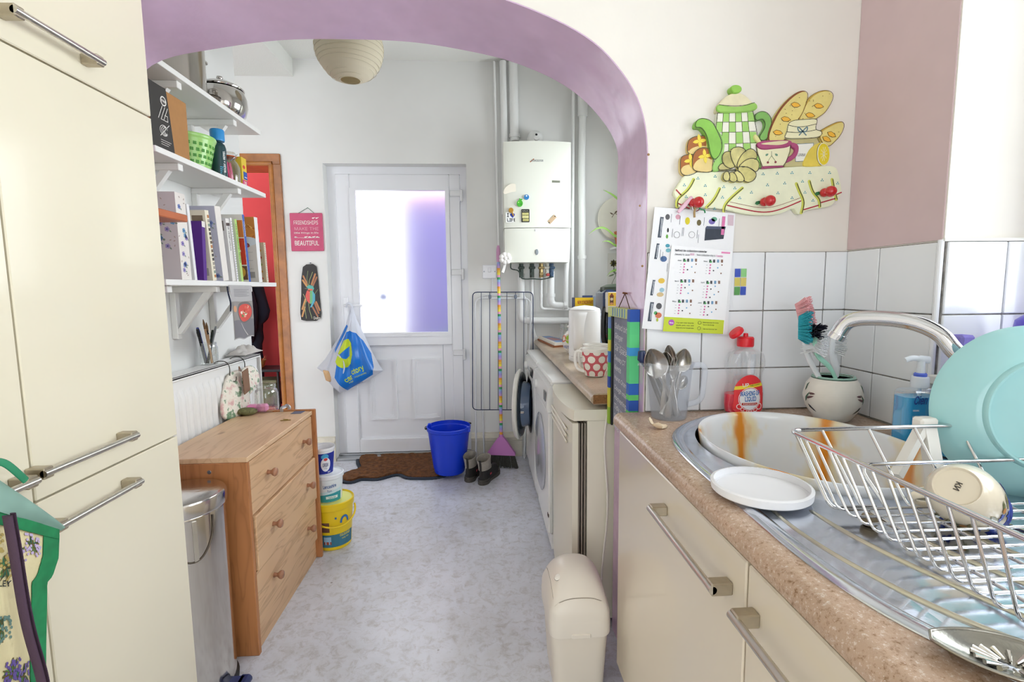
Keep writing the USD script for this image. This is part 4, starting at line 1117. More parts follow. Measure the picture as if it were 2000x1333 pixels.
# things outside, seen blurred through the frosted pane
ball = T('hanging_ornament', 'round blue ornament hanging outside, a blurred dark spot in the frosted pane', 'ornament', (P(748, 580, y=4.05)))
q = P(748, 580, y=4.05)
ball.add('ball', lathe([(.001, -.035), (.02, -.029), (.032, -.014), (.035, 0), (.032, .014), (.02, .029), (.001, .035)], 20, q), M('blue_ball', '3d4f8a', .4), smooth=True)
ball.add('cord', tube([q + [0, 0, .034], (q[0], q[1], 2.35), (q[0], YF + .215, 2.35)], .002, 5), M('blue_ball', '3d4f8a', .4))
bsh = T('shrub', 'low green shrub outside at the right foot of the frosted pane', 'shrub', (-.28, 4.6, -.15))
r = np.random.RandomState(11); lv = []
for k in range(160):
    o = np.array([-.27 + r.normal(0, .10), 4.6 + r.normal(0, .1), r.uniform(-.1, .92)]); d = r.normal(0, 1, 3); d = d / np.linalg.norm(d) * .07; s_ = np.cross(d, r.normal(0, 1, 3)); s_ = s_ / np.linalg.norm(s_) * .02
    lv.append(trimesh.Trimesh([o, o + d * .5 + s_, o + d, o + d * .5 - s_], [[0, 1, 2], [0, 2, 3]], process=False))
bsh.add('foliage', cat(*lv), M('shrub_leaf', '4f7f45', .7), kind='stuff')
bsh.add('stem', tube([(-.27, 4.6, -.15), (-.27, 4.6, .8)], .02, 6), M('shrub_stem', '6a5340', .8))

# ---- carrier bag hanging on the door handle
by = YD - .13


class Bulge:
    """The front of a stuffed bag: an outline in x, z that swells towards the room."""

    def __init__(s, pts, y, t):
        s.pl = sg.Polygon([tuple(P(*q, y=y)[[0, 2]]) for q in pts]).buffer(0); s.y, s.t = y, t

    def w(s, x, z):
        d = np.array([s.pl.exterior.distance(sg.Point(a, b)) * (1 if s.pl.contains(sg.Point(a, b)) else 0) for a, b in zip(np.ravel(x), np.ravel(z))])
        k = s.t * (1 - np.exp(-d / .035))
        ang = np.arctan2(np.ravel(x) + .95, 1.14 - np.ravel(z))
        return k * (1 + .13 * np.sin(ang * 26) + .18 * (meshkit.noise(np.c_[np.ravel(x) * 14, np.ravel(z) * 14, np.zeros(d.size)]) - .5))

    def mesh(s, step=.008):
        x0, z0, x1, z1 = s.pl.bounds
        m = trimesh.creation.extrude_polygon(s.pl.simplify(.001), .001, engine='earcut')
        top = m.faces[np.all(m.vertices[m.faces][:, :, 2] > .0005, axis=1)]
        v, f = trimesh.remesh.subdivide_to_size(m.vertices, top, step, max_iter=9)
        t2 = trimesh.Trimesh(v, f); t2.merge_vertices(); v, f = np.array(t2.vertices), np.array(t2.faces)
        w = s.w(v[:, 0], v[:, 1])
        fr = np.c_[v[:, 0], s.y - w, v[:, 1]]; bkk = np.c_[v[:, 0], s.y + w * .25 + .001, v[:, 1]]
        return [(trimesh.Trimesh(fr, f, process=False), None, True), (trimesh.Trimesh(bkk, f[:, ::-1], process=False), None, True)]

    def warp(s, lift):
        return lambda u, v, w: np.c_[u, s.y - s.w(u, v) - lift - w, v]


film = usdkit.material(stage, '/World/Looks/white_bag_film', {'p': ('principled_bsdf', {'base_color': srgb('f0f3fb'), 'roughness': .32}), 't': ('transparent_bsdf', {}), 'l': ('translucent_bsdf', {'color': srgb('eef1fa')}), 'm': ('mix_closure', {'fac': .25}), 'm2': ('mix_closure', {'fac': .15})},
                       [('p.BSDF', 'm.closure1'), ('l.BSDF', 'm.closure2'), ('m.closure', 'm2.closure1'), ('t.BSDF', 'm2.closure2')], surface='m2.closure')
bg = T('carrier_bag', 'white plastic carrier bag with a blue and yellow print hanging from the back door handle', 'bag', P(685, 768, y=by))
B1 = Bulge([(684, 601), (690, 602), (697, 625), (712, 655), (728, 690), (742, 715), (749, 724), (738, 731), (732, 736), (712, 748), (690, 758), (679, 764), (664, 768), (650, 755), (638, 740), (640, 715), (650, 690), (665, 660), (676, 632)], by, .085)
bg.add('bag', B1.mesh(), film, smooth=True)
B2 = Bulge([(682, 622), (668, 650), (645, 684), (635, 700), (618, 719), (632, 729), (640, 744), (650, 757), (664, 768), (680, 762), (672, 738), (662, 715), (660, 690)], by + .02, .08)
bg.add('crumpled_side', B2.mesh(), film, smooth=True)


def pxp(pts, y=by):
    return sg.Polygon([tuple(P(*q, y=y)[[0, 2]]) for q in pts]).buffer(0)


pr = Print(warp=B1.warp(.0012), fine=.012)
blue = pxp([(681, 648), (688, 645), (699, 650), (712, 665), (726, 690), (733, 715), (731, 730), (712, 742), (680, 762), (659, 735), (665, 690), (672, 665)])
pr.shape(blue, '1478d6', 1)
pr.shape(pxp([(679, 634), (684, 637), (672, 660), (658, 688), (655, 680), (664, 660)]), '1478d6', 1)
o = pxp([(675, 664), (685, 660), (691, 668), (694, 690), (690, 708), (684, 715), (675, 716), (664, 712), (660, 705), (666, 686)])
i = pxp([(688, 674), (688, 693), (682, 699), (676, 698), (668, 691)])
pr.shape(o.difference(i), 'cbe02c', 2).shape(i, '1478d6', 2)
a = P(681, 745, y=by); e = P(713, 714, y=by)
sc_ = np.linalg.norm((e - a)[[0, 2]]); rt = math.atan2(e[2] - a[2], e[0] - a[0])
pr.text('car', a[0], a[2], .035, 'cbe02c', 3, w=.065, rot=rt - .2, bold=True)
pr.text('ctory', *P(693, 729, y=by)[[0, 2]], .038, 'cbe02c', 3, w=.095, rot=rt - .35, bold=True)
pr.text('moments', *P(699, 735, y=by)[[0, 2]], .013, 'cbe02c', 3, w=.085, rot=rt - .4)
pr.text('angel', *P(686, 747, y=by)[[0, 2]], .012, 'cbe02c', 3, w=.04, rot=rt - .3)
pr.text('recyclable', *P(690, 756, y=by)[[0, 2]], .009, '2c4a8a', 3, w=.09, rot=.45)
bg.add('print', pr.pieces, M('bag_ink', vcol=True, rough=.3))
bg.add('handle', tube(spline([(-1.0, YD - .108, 1.160), (-.985, YD - .125, 1.19), (-.958, YD - .118, 1.175), (-.952, by, 1.10)], 14), .008, 8, sx=.5), film, smooth=True)
bg.add('handle', tube(spline([P(655, 690, y=by - .06), P(668, 702, y=by - .085), P(672, 722, y=by - .085), P(664, 735, y=by - .08), P(652, 731, y=by - .06)], 22), .007, 8, sx=.5), film, smooth=True)
lf = T('bread_loaf', 'pale bread crust showing through the side of the carrier bag', 'bread', P(643, 735, y=by + .01))
lf.add('crust', puff(pxp([(634, 722), (645, 722), (655, 738), (648, 745), (640, 742)], by), (0, by - .04, 0), (1, 0, 0), (0, 0, 1), (0, -1, 0), .05), M('bread_crust', 'd9b184', .8), smooth=True)

# ---- pink motto plaque
q0, q1 = P(571, 491, y=YF), P(630, 417, y=YF)
W_, H_ = q1[0] - q0[0], q1[2] - q0[2]
sn = T('motto_plaque', 'pink square plaque with white friendship lettering hanging by a string beside the back door', 'sign', (q0[0] + W_ / 2, YF - .008, q0[2]))
sn.add('board', box(q0[0], q1[0], YF - .018, YF - .002, q0[2], q1[2], .003), M('pink_board', 'cf4f77', .5, var=.06, vs=30))
pr = Print((q0[0], YF - .0182, q0[2])); cr = 'f4ece6'
pr.text('FRIENDSHIPS', W_ * .11, H_ * .695, H_ * .105, cr, w=W_ * .76, bold=False).text('MAKE THE', W_ * .12, H_ * .545, H_ * .085, 'e5a6b4', w=W_ * .76).text('little things in life', W_ * .11, H_ * .455, H_ * .05, cr, w=W_ * .76).text('BEAUTIFUL', W_ * .11, H_ * .15, H_ * .115, cr, w=W_ * .76, bold=True)
pr.shape(line([(W_ * .12, H_ * .36), (W_ * .4, H_ * .345), (W_ * .9, H_ * .35)], .0022), cr)
for k, x in enumerate((.15, .46, .58, .70, .82)):
    pr.shape(unary_union([ell(W_ * x, H_ * .365, .008, .0055, 12), leaf(W_ * x + .004, H_ * .37, .014, .006, 20 if k % 2 else -20)]), cr)
for x in (.72, .83):
    pr.shape(unary_union([ell(W_ * x, H_ * .865, .007, .005, 12), leaf(W_ * x + .003, H_ * .87, .014, .005, 15)]), cr)
sn.add('lettering', pr.pieces, printed())
ap_ = P(601, 406, y=YF - .004)
sn.add('string', tube([(q0[0] + W_ * .25, YF - .008, q1[2] - .002), (ap_[0], YF - .003, ap_[2]), (q0[0] + W_ * .76, YF - .008, q1[2] - .002)], .002, 6), M('green_string', '5d7a6c', .8))
# ---- painted slate with a kingfisher
sl = T('painted_slate', 'dark roof slate painted with a bright kingfisher, hung below the pink plaque', 'painting', (P(607, 627, y=YF)))
so = pxp([(593, 522), (600, 517), (612, 516), (619, 521), (622, 545), (625, 580), (628, 612), (627, 622), (618, 627), (600, 627), (590, 625), (588, 610), (590, 575), (590, 545)], YF).buffer(-.006).buffer(.006)
sl.add('slate', extr(so, -.016, -.004, (0, YF, 0), W=(0, 1, 0)), M('black_slate', '1d1714', .45, bump=.6, bs=40))
pr = Print((0, YF - .0163, 0))
X = lambda *p: pxp(p, YF)
rr_ = np.random.RandomState(2)
for (ax, ay, bx_, by_) in ((594, 540, 602, 556), (593, 548, 601, 560), (617, 536, 610, 556), (620, 542, 612, 560), (616, 592, 624, 612), (619, 590, 626, 606), (612, 600, 622, 618), (592, 604, 598, 585), (592, 618, 597, 600)):
    a, b = P(ax, ay, y=YF)[[0, 2]], P(bx_, by_, y=YF)[[0, 2]]
    pr.shape(line([a, b], .012), ['b06a24', 'c98a3c', '9a5520'][rr_.randint(3)], 1)
for pts in (((603, 530), (601, 545), (603, 560)), ((612, 532), (606, 548), (604, 562)), ((599, 588), (597, 602), (600, 622)), ((604, 590), (606, 606), (611, 622)), ((594, 575), (598, 583), (600, 590)), ((622, 566), (616, 575), (612, 580))):
    pr.shape(line([P(*q, y=YF)[[0, 2]] for q in pts], .004), ['8f9a58', 'b8b07a', '6f7a44'][rr_.randint(3)], 2)
pr.shape(X((600, 560), (606, 557), (613, 559), (615, 564), (613, 569), (604, 569)), '3fa89a', 3).shape(X((595, 564), (602, 562), (603, 566)), '4a4034', 3)
pr.shape(X((603, 564), (612, 565), (612, 568), (604, 568)), 'd9542c', 4)
pr.shape(X((601, 568), (608, 566), (607, 594), (601, 588), (598, 578)), 'd63b28', 3).shape(X((607, 567), (614, 570), (616, 580), (613, 592), (607, 594)), '59b06a', 4).shape(X((612, 568), (617, 576), (617, 588), (611, 600), (607, 601), (612, 588)), '36a3b8', 5)
pr.text('Debs', *P(614, 624, y=YF)[[0, 2]], .02, 'e9e2d4', 4, w=.05)
sl.add('painting', pr.pieces, M('gloss_ink', vcol=True, rough=.25))
sl.add('nail', tube([(P(607, 514, y=YF)[0], YF - .022, P(607, 514, y=YF)[2]), (P(607, 514, y=YF)[0], YF, P(607, 514, y=YF)[2])], .004, 8), M('zinc', '8b8f96', .4, 1.0))

# ---- paper lantern
lp = P(682, 94, y=2.6); R_ = .163
ln = T('paper_lantern', 'round cream paper globe lantern hanging from the utility ceiling', 'lamp', (lp[0], lp[1], lp[2] - R_))
prof = []
for k in range(0, 120):
    a = -math.pi / 2 + .30 + (math.pi - .60) * k / 119
    rr = R_ * (1 - .012 * abs(math.sin(a * 19)))
    prof.append((rr * math.cos(a), R_ * .97 * math.sin(a)))
inner = [(r_ - .0015, z_) for r_, z_ in prof[::-1]]
va = np.arange(64) * 2 * np.pi / 64
full = prof + inner
v = np.array([[r_ * np.cos(t), r_ * np.sin(t), z_] for r_, z_ in full for t in va])
paper = usdkit.material(stage, '/World/Looks/lantern_paper', {'p': ('principled_bsdf', {'base_color': srgb('f2ebd6'), 'roughness': .8}), 'l': ('translucent_bsdf', {'color': srgb('f2e8cc')}), 'm': ('mix_closure', {'fac': .35})}, [('p.BSDF', 'm.closure1'), ('l.BSDF', 'm.closure2')], surface='m.closure')
lm = fixn(trimesh.Trimesh(v, grid_faces(len(full), 64, cu=True, cv=True), process=False)); lm.apply_translation(lp)
ln.add('shade', lm, paper, smooth=50)
hoops = []
for k in range(19):
    a = -math.pi / 2 + .34 + (math.pi - .68) * k / 18
    hoops.append(tube([lp + np.array([(R_ + .0008) * math.cos(a) * math.cos(t), (R_ + .0008) * math.cos(a) * math.sin(t), R_ * .97 * math.sin(a) + .004 * math.sin(t + k)]) for t in np.arange(48) * 2 * math.pi / 48], .0011, 5, closed=True))
ln.add('wire_hoops', cat(*hoops), M('lantern_wire', 'd2c8ad', .6), kind='stuff')
ln.add('bulb', lathe([(.001, -.05), (.02, -.046), (.03, -.025), (.03, -.01), (.014, .02), (.014, .05), (.001, .051)], 20, lp), M('white_bulb', 'f4f2ee', .3), smooth=True)
ln.add('cord', tube([lp + [0, 0, .05], (lp[0], lp[1], ZC - .02)], .003, 6), upvc)
ln.add('ceiling_rose', lathe([(.04, ZC - .025), (.042, ZC - .01), (.042, ZC)], 24, (lp[0], lp[1], 0)), upvc)

# ---- brown mat
mo = sg.Polygon(spline([P(*q, z=.004)[:2] for q in ((668, 941), (678, 925), (700, 919), (699, 906), (706, 894), (735, 889), (766, 889), (790, 890), (822, 887), (850, 884), (880, 893), (885, 912), (872, 928), (850, 935), (815, 936), (792, 934), (780, 929), (760, 932), (735, 938), (705, 938), (690, 943))], 90, closed=True)).buffer(0)
mt = T('door_mat', 'brown bristle door mat with a wavy dark rubber edge in front of the back door', 'mat', (*mo.centroid.coords[0], 0))
mt.add('rubber_edge', extr(mo.buffer(.012), 0, .012, V=(0, 1, 0)), M('mat_rubber', '2b3644', .7))
core = mo.buffer(-.012)
mtop = trimesh.creation.extrude_polygon(core.simplify(.002), .022, engine='earcut')
v, f = trimesh.remesh.subdivide_to_size(mtop.vertices, mtop.faces, .014, max_iter=8); t_ = trimesh.Trimesh(v, f); t_.merge_vertices(); v = np.array(t_.vertices)
up_ = v[:, 2] > .015; v[up_, 2] += (meshkit.fbm(np.c_[v[up_, :2] * 16, np.zeros(up_.sum())]) - .45) * .022
mt.add('bristle_top', trimesh.Trimesh(v, t_.faces, process=False), M('coir', '7c4f2c', .95, var=.55, vs=38, bump=5, bs=150, world=True), smooth=60)

# ---- blue bucket
bc_ = (-.243, 3.35)
bk2 = T('bucket', 'bright blue plastic bucket with a black handle by the back door', 'bucket', (*bc_, .03))
z = .031
bk2.add('body', vessel([(.100, z), (.104, z + .006), (.106, z + .03), (.110, z + .034), (.143, z + .292), (.150, z + .298), (.152, z + .318), (.149, z + .322)], .004, 56, (*bc_, 0)), M('blue_plastic', '1440dc', .28), smooth=40)
for s_ in (0, 1):
    a = 2.75 + s_ * math.pi
    bk2.add('lug', box(bc_[0] + .147 * math.cos(a) - .012, bc_[0] + .147 * math.cos(a) + .012, bc_[1] + .147 * math.sin(a) - .012, bc_[1] + .147 * math.sin(a) + .012, z + .290, z + .326, .004), M('blue_plastic', '1440dc', .28))
hpts = [np.array([bc_[0], bc_[1], z + .318]) + .158 * np.array([math.cos(t + 3.5), math.sin(t + 3.5), 0]) + np.array([0, 0, .020 * math.sin(t)]) for t in np.linspace(0, -math.pi, 40)]
bk2.add('handle', tube(hpts, .0068, 8), M('black_plastic', '1d1d20', .5), smooth=True)

# ---- pair of walking boots
sole_m, upper_m, grey_m = M('boot_sole', '4c4843', .7), M('boot_upper', '2a2827', .8, var=.2, vs=40), M('boot_suede', 'a39c92', .9, var=.12, vs=50, bump=.3, bs=200)


def boot(base, ang, lab):
    t = T('walking_boot', lab, 'boot', base, rz=ang, group=None, local=True)
    L = .27
    fo = sg.Polygon(spline([(0, -.005), (.036, .03), (.034, .09), (.047, .19), (.035, .255), (0, .275), (-.035, .255), (-.047, .19), (-.034, .09), (-.036, .03)], 48, closed=True))
    t.add('sole', cat(extr(fo, 0, .022, V=(0, 1, 0)), extr(fo.buffer(-.003), .022, .034, V=(0, 1, 0))), sole_m, smooth=30)
    rings = []
    for k, (zc, y0, y1, w) in enumerate(((.030, .002, .268, .043), (.05, .004, .262, .043), (.07, .006, .245, .041), (.085, .006, .205, .038), (.10, .004, .150, .036), (.115, .004, .125, .035), (.125, .006, .116, .035))):
        rings.append([(w * math.cos(a) * (1 if math.sin(a) < .2 else 1.02), (y0 + y1) / 2 + (y1 - y0) / 2 * math.sin(a), zc) for a in np.arange(32) * 2 * math.pi / 32])
    R = np.array(rings)
    t.add('upper', fixn(trimesh.Trimesh(R.reshape(-1, 3), grid_faces(len(R), 32, cv=True), process=False)), upper_m, smooth=True)
    rings = []
    for (zc, y0, y1, w) in ((.095, -.001, .150, .0375), (.12, 0, .124, .038), (.145, -.004, .116, .041), (.165, -.010, .115, .044), (.172, -.012, .114, .0445), (.170, -.006, .108, .038), (.14, .002, .108, .034), (.08, .01, .11, .03), (.045, .012, .12, .028)):
        rings.append([(w * math.cos(a), (y0 + y1) / 2 + (y1 - y0) / 2 * math.sin(a), zc + .012 * math.sin(a) * (zc > .13)) for a in np.arange(32) * 2 * math.pi / 32])
    R = np.array(rings)
    t.add('collar', fixn(trimesh.Trimesh(R.reshape(-1, 3), grid_faces(len(R), 32, cv=True), process=False)), grey_m, smooth=True)
    t.add('heel_strap', sheet([[(.007 * s_, -.0135 + yo, zz) for s_ in (-1, 0, 1)] for zz, yo in ((.06, .010), (.09, .008), (.12, .008), (.145, .004), (.17, -.002))], .003), upper_m)
    t.add('insole_label', box(-.012, .012, .06, .10, .052, .056, .004), M('insole_tag', 'c9b9a0', .6))
    t.add('side_logo', box(.0395, .0415, .06, .085, .055, .066), M('red_tab', 'c2314a', .5))
    for k in range(3):
        t.add('lace', tube(spline([(-.028, .128 + k * .022, .105 - k * .012), (0, .135 + k * .022, .118 - k * .013), (.028, .128 + k * .022, .105 - k * .012)], 8), .0028, 6), M('boot_lace', '3b3a3c', .8))
    return t


boot((-.112, 3.205, 0), -.26, 'left grey and black walking boot with its heel turned to the room')
boot((-.026, 3.150, 0), -.40, 'right grey and black walking boot angled towards the broom')

# ---- broom leaning on the wall
bt, bb = np.array(P(973, 480, y=3.575)), np.array(P(979, 857, y=3.49))
bm = T('broom', 'broom with a striped rainbow handle and pink head leaning by the back door', 'broom', P(985, 918, y=3.47) * [1, 1, 0])
seg, cols_ = [], ['f3e04a', 'f0c33a', 'eba23a', 'c9a0d8', 'a79be0', '8fb8e0', '2f9a5c', 'f0a6c4']
N_ = 78
for k in range(N_):
    a, b = bb + (bt - bb) * (k / N_ * .92), bb + (bt - bb) * ((k + 1) / N_ * .92)
    seg.append((tube([a, b], .0115, 12, cap=False), cols_[(k * 1) % 8], True))
bm.add('handle', seg, M('broom_sleeve', vcol=True, rough=.35))
bm.add('grip', tube([bb + (bt - bb) * t for t in np.linspace(.915, 1, 6)], [.012, .0145, .0145, .0145, .013, .008], 12), M('pink_grip', 'd9a0c8', .5), smooth=40)
hd = sg.Polygon([(-.014, .0), (.014, .0), (.03, -.018), (.098, -.115), (.098, -.128), (-.098, -.128), (-.098, -.115), (-.03, -.018)])
dirn = (bt - bb) / np.linalg.norm(bt - bb)
bm.add('head', extr(hd.buffer(.003), -.018, .018, bb + dirn * .012, U=(.98, -.2, 0), V=dirn), M('pink_head', 'cf83c9', .45))
bm.add('socket', tube([bb + dirn * .03, bb - dirn * .02], .016, 12), M('pink_head', 'cf83c9', .45))
br_, r = [], np.random.RandomState(4)
U_ = np.array([.98, -.2, 0])
for k in range(260):
    s_ = r.uniform(-1, 1); d_ = r.uniform(-1, 1)
    a = bb + dirn * (.012 - .126) + U_ * s_ * .094 + np.array([0, d_ * .014, 0])
    b = a - np.array([0, 0, a[2] - .004]) + U_ * s_ * .030 + np.array([-.004, d_ * .012 - .012, 0]) + np.array([0, 0, abs(r.normal(0, .003))])
    br_.append(tube([a, (a + b) / 2, b], .0021, 4))
bm.add('bristles', cat(*br_), M('dark_bristle', '4a4a44', .8), kind='stuff')

# ---- clothes airer folded against the wall
ay = 3.61
ai = T('clothes_airer', 'folded white clothes airer with navy wire rails leaning on the far wall', 'airer', (.15, ay, 0))
wire_n, tube_w = M('navy_wire', '35415f', .4), M('white_tube', 'eef0f2', .3)
w = lambda a, b, y=ay: np.array(P(a, b, y=y))
fp_ = rounded([w(981, 571), w(1041, 571), w(1041, 801), w(981, 801), w(923, 801), w(923, 571), w(981, 571)], .035)
ai.add('outer_rail', tube(fp_[:-1], .0034, 8, closed=True), wire_n, smooth=True)
for px_ in (940, 956.5, 973, 990, 1007, 1023):
    ai.add('wire_rail', tube([w(px_, 571), w(px_, 801)], .0026, 6), wire_n)
ai.add('leg_frame', tube(rounded([w(930, 893, ay + .02) * [1, 1, 0] + [0, 0, .006], w(928, 610, ay + .02), w(928, 583, ay + .02), w(1036, 583, ay + .02), w(1036, 640, ay + .02), w(1024, 893, ay + .02) * [1, 1, 0] + [0, 0, .006]], .05), .0065, 10), tube_w, smooth=True)
ai.add('leg_frame', tube(rounded([w(946, 893, ay + .045) * [1, 1, 0] + [0, 0, .006], w(938, 640, ay + .045), w(938, 577, ay + .045), w(1028, 577, ay + .045), w(1028, 640, ay + .045), w(1026, 893, ay + .045) * [1, 1, 0] + [0, 0, .006]], .05), .0065, 10), tube_w, smooth=True)
for px_ in (957, 1007):
    ai.add('joint', box(*(lambda q: (q[0] - .010, q[0] + .010, ay - .004, ay + .03, q[2] - .014, q[2] + .014))(w(px_, 580)), .004), M('grey_joint', '7d8796', .5))

# ---- boiler
BX0, BX1, BY, BZ0, BZm, BZ1 = .158, .612, 3.42, 1.460, 1.690, 2.255
cream_b = M('boiler_white', 'eef0e4', .35)
bl = T('boiler', 'white wall hung gas boiler with fridge magnets on its curved front', 'boiler', ((BX0 + BX1) / 2, YF, BZ0))


def bulge_panel(x0, x1, z0, z1, d=.028):
    ax = np.linspace(x0, x1, 26); f = lambda x: BY - d * max(0, 1 - ((x - (x0 + x1) / 2) / ((x1 - x0) / 2)) ** 2) ** .8
    return extr(sg.Polygon([(x, f(x)) for x in ax] + [(x1, 3.63), (x0, 3.63)]), z0, z1, V=(0, 1, 0))


bl.add('upper_case', bulge_panel(BX0, BX1, BZm + .002, BZ1), cream_b, smooth=25)
bl.add('drop_front', bulge_panel(BX0 + .002, BX1 - .008, BZ0, BZm - .002), cream_b, smooth=25)
bl.add('wall_frame', box(.27, .52, 3.63, YF - .0005, BZ0 + .15, BZ1 - .15), cream_b)
bl.add('indicator', lathe([(.011, 0), (.012, .003), (.008, .005), (.001, .005)], 20, ((BX0 + BX1) / 2 - .01, BY - .028, BZ0 + .068), axis=(0, -1, 0), sx=1.6), M('grey_lens', '8f979c', .2))
bl.add('flap_catch', box((BX0 + BX1) / 2 - .022, (BX0 + BX1) / 2 + .002, BY - .031, BY - .026, BZm - .024, BZm - .008, .002), upvc)
fy = lambda x: BY - .028 * np.maximum(0, 1 - ((x - (BX0 + BX1) / 2) / ((BX1 - BX0) / 2)) ** 2) ** .8
pr = Print(warp=lambda u, v, w: np.c_[u, fy(np.clip(u, BX0 + .001, BX1 - .001)) - .0005 - w, v], fine=.03)
q = P(1037, 316, y=BY - .025)
pr.text('WORCESTER', q[0], q[2], .012, '8d9296', w=.082, bold=True).shape(line([(q[0] - .004, q[2] - .001), (q[0] + .018, q[2] + .016)], .007), 'b0785a')
q = P(1086, 355, y=BY - .02)
pr.shape(rect(q[0] - .027, q[0] + .027, q[2] - .007, q[2] + .007), '7d8070')
bl.add('badge', pr.pieces, printed())


def magnet(label, px, py, shape_fn, mat, name='fridge_magnet', th=.004, extra=None):
    q = P(px, py, y=BY - .02); y = float(fy(q[0])) - .0012
    t = T(name, label, 'magnet', (q[0], y, q[2]), group=None)
    t.add('face', extr(shape_fn(q), -th, 0, (0, y, 0), W=(0, 1, 0)), mat)
    if extra:
        p_ = Print((q[0], y - th - .0002, q[2])); extra(p_); t.add('print', p_.pieces, printed())
    return t


magnet('pale torn cloud shaped paper stuck high on the boiler', 1003, 370, lambda q: smoothpoly([(q[0] + a, q[2] + b) for a, b in ((-.065, -.028), (-.06, .002), (-.025, .033), (.01, .035), (.04, .015), (.055, .01), (.045, -.02), (.02, -.016), (-.02, -.02))], 40), M('cloud_paper', 'f1ead9', .8), 'cut_paper', .0012)
magnet('blue round magnet near the middle of the boiler', 1028, 386, lambda q: ell(q[0], q[2], .017), M('mag_blue', '2b7fc0', .35), th=.009, extra=lambda p: p.shape(ell(0, .008, .006), 'd9e9f4'))
magnet('green apple magnet on the boiler', 1015, 398, lambda q: unary_union([ell(q[0], q[2], .020, .022), rect(q[0] - .003, q[0] + .003, q[2] + .015, q[2] + .032), leaf(q[0] + .002, q[2] + .02, .018, .010, 30)]), M('mag_green', '45b02e', .35), th=.010, extra=lambda p: p.shape(ell(.008, -.006, .005), '2f7f22').shape(ell(-.008, .006, .004), 'b9f08a'))
magnet('brass flower magnet above the I love LIFE print', 998, 411, lambda q: unary_union([ell(q[0], q[2], .016), line([(q[0] + .006, q[2] - .012), (q[0] + .016, q[2] - .035)], .008)]), M('mag_brass', 'b58a3c', .35, .8), th=.012)


def life(p):
    p.text('I', -.028, .004, .024, '20242c', bold=True).shape(unary_union([ell(.003, .018, .009), ell(.018, .018, .009), sg.Polygon([(-.005, .014), (.026, .014), (.0105, -.003)])]), '3b4fb8').text('LIFE', -.028, -.026, .020, '20242c', w=.062, bold=True)


magnet('small white card reading I heart LIFE on the boiler', 998, 425, lambda q: rect(q[0] - .035, q[0] + .040, q[2] - .032, q[2] + .034, .003), M('mag_white', 'f3f4f0', .4), th=.0025, extra=life)


def yel(p):
    p.shape(rect(-.022, .022, .004, .020), 'd9d48a').shape(rect(-.022, .022, -.016, .001), 'e2dd9c').shape(rect(-.018, .022, -.036, -.020), 'd2cc80')
    for k in range(7):
        p.scrawl(-.018, .018, .014 - k * .008, .004, '6a6440', 2, seed=k, w=.0008)
    p.scrawl(-.02, .02, .030, .006, 'e8e8d8', 2, seed=3, w=.0012)


magnet('black and yellow printed magnet in the middle of the boiler', 1026, 422, lambda q: rect(q[0] - .027, q[0] + .027, q[2] - .043, q[2] + .043, .004), M('mag_black', '2a2a26', .4), th=.003, extra=yel)
q_ = P(1078, 429, y=BY - .02)
t = magnet('tan paper tag stuck at a slant on the right of the boiler', 1078, 429, lambda q: sa.rotate(rect(q[0] - .032, q[0] + .032, q[2] - .013, q[2] + .013), 45, origin=(q[0], q[2])), M('mag_tan', 'cdb18e', .7), 'paper_tag', .002, extra=lambda p: p.shape(ell(.020, .020, .004), '4a4038').shape(ell(-.020, -.021, .004), '4a4038'))

# ---- pipework, each run one thing
lag = M('white_pipe', 'f5f6f4', .35, bump=.3, bs=20)


def pipe(label, pts, r, rad=.04, cat_='pipe', name='pipe', collars=()):
    p = [np.array(a, float) for a in pts]
    t = T(name, label, cat_, p[-1])
    t.add('tube', tube(rounded(p, rad, 8), r, 14), lag, smooth=40)
    for c_, ax in collars:
        t.add('collar', tube([np.array(c_) - np.array(ax) * .012, np.array(c_) + np.array(ax) * .012], r * 1.25, 14), lag)
    return t


yw = YF - .055
w = lambda a, b, y=yw: np.array(P(a, b, y=y))
pipe('thin white conduit running down the wall left of the boiler', [w(965, 120), w(974, 480)], .008)
pipe('white pipe from the ceiling passing behind the left side of the boiler', [w(982, 120), w(986, 300), w(986, 420)], .024)
pipe('white pipe from the ceiling into the top left of the boiler', [w(1002, 120), w(1005, 276)], .032, collars=((w(1005, 266), (0, 0, 1)),))
pipe('slim white pipe with a bent top running down right of the boiler', [w(1135, 162), w(1120, 163), w(1119, 300), w(1118, 610)], .011, .03)
pipe('fat white upper pipe right of the boiler with a coupling', [w(1138, 168), w(1138, 228)], .036)
pipe('white waste pipe running down right of the boiler to the worktop', [w(1138, 226), w(1136, 330), w(1137, 420), w(1136, 605)], .026, collars=((w(1137, 503), (0, 0, 1)),))
pipe('fat white lagged pipe below the boiler turning along the wall', [w(1018, 535), w(1018, 627), w(1117, 627)], .026, .045)
pipe('thin white pipe below the boiler curving down behind the worktop', [w(1039, 535), w(1039, 640), w(1046, 660)], .012)
pipe('thin white pipe below the boiler with a right angle to the right', [w(1057, 535), w(1057, 604), w(1114, 604)], .010, .03, collars=((w(1057, 578), (0, 0, 1)),))
pipe('fat white waste elbow below the boiler joining the right pipe', [w(1076, 530), w(1076, 597), w(1106, 597)], .026, .06, collars=((w(1076, 577), (0, 0, 1)), (w(1104, 597), (1, 0, 0))))
pipe('white pipe beside the boiler down to the waste elbow', [w(1109, 390), w(1109, 480), w(1105, 540), w(1105, 606)], .020)
fx = T('boiler_valves', 'row of brass and black isolating valves under the boiler', 'valves', (.40, 3.55, BZ0 - .1))
br_m, dk = M('valve_brass', 'a89468', .35, .9), M('valve_dark', '3c4a42', .5)
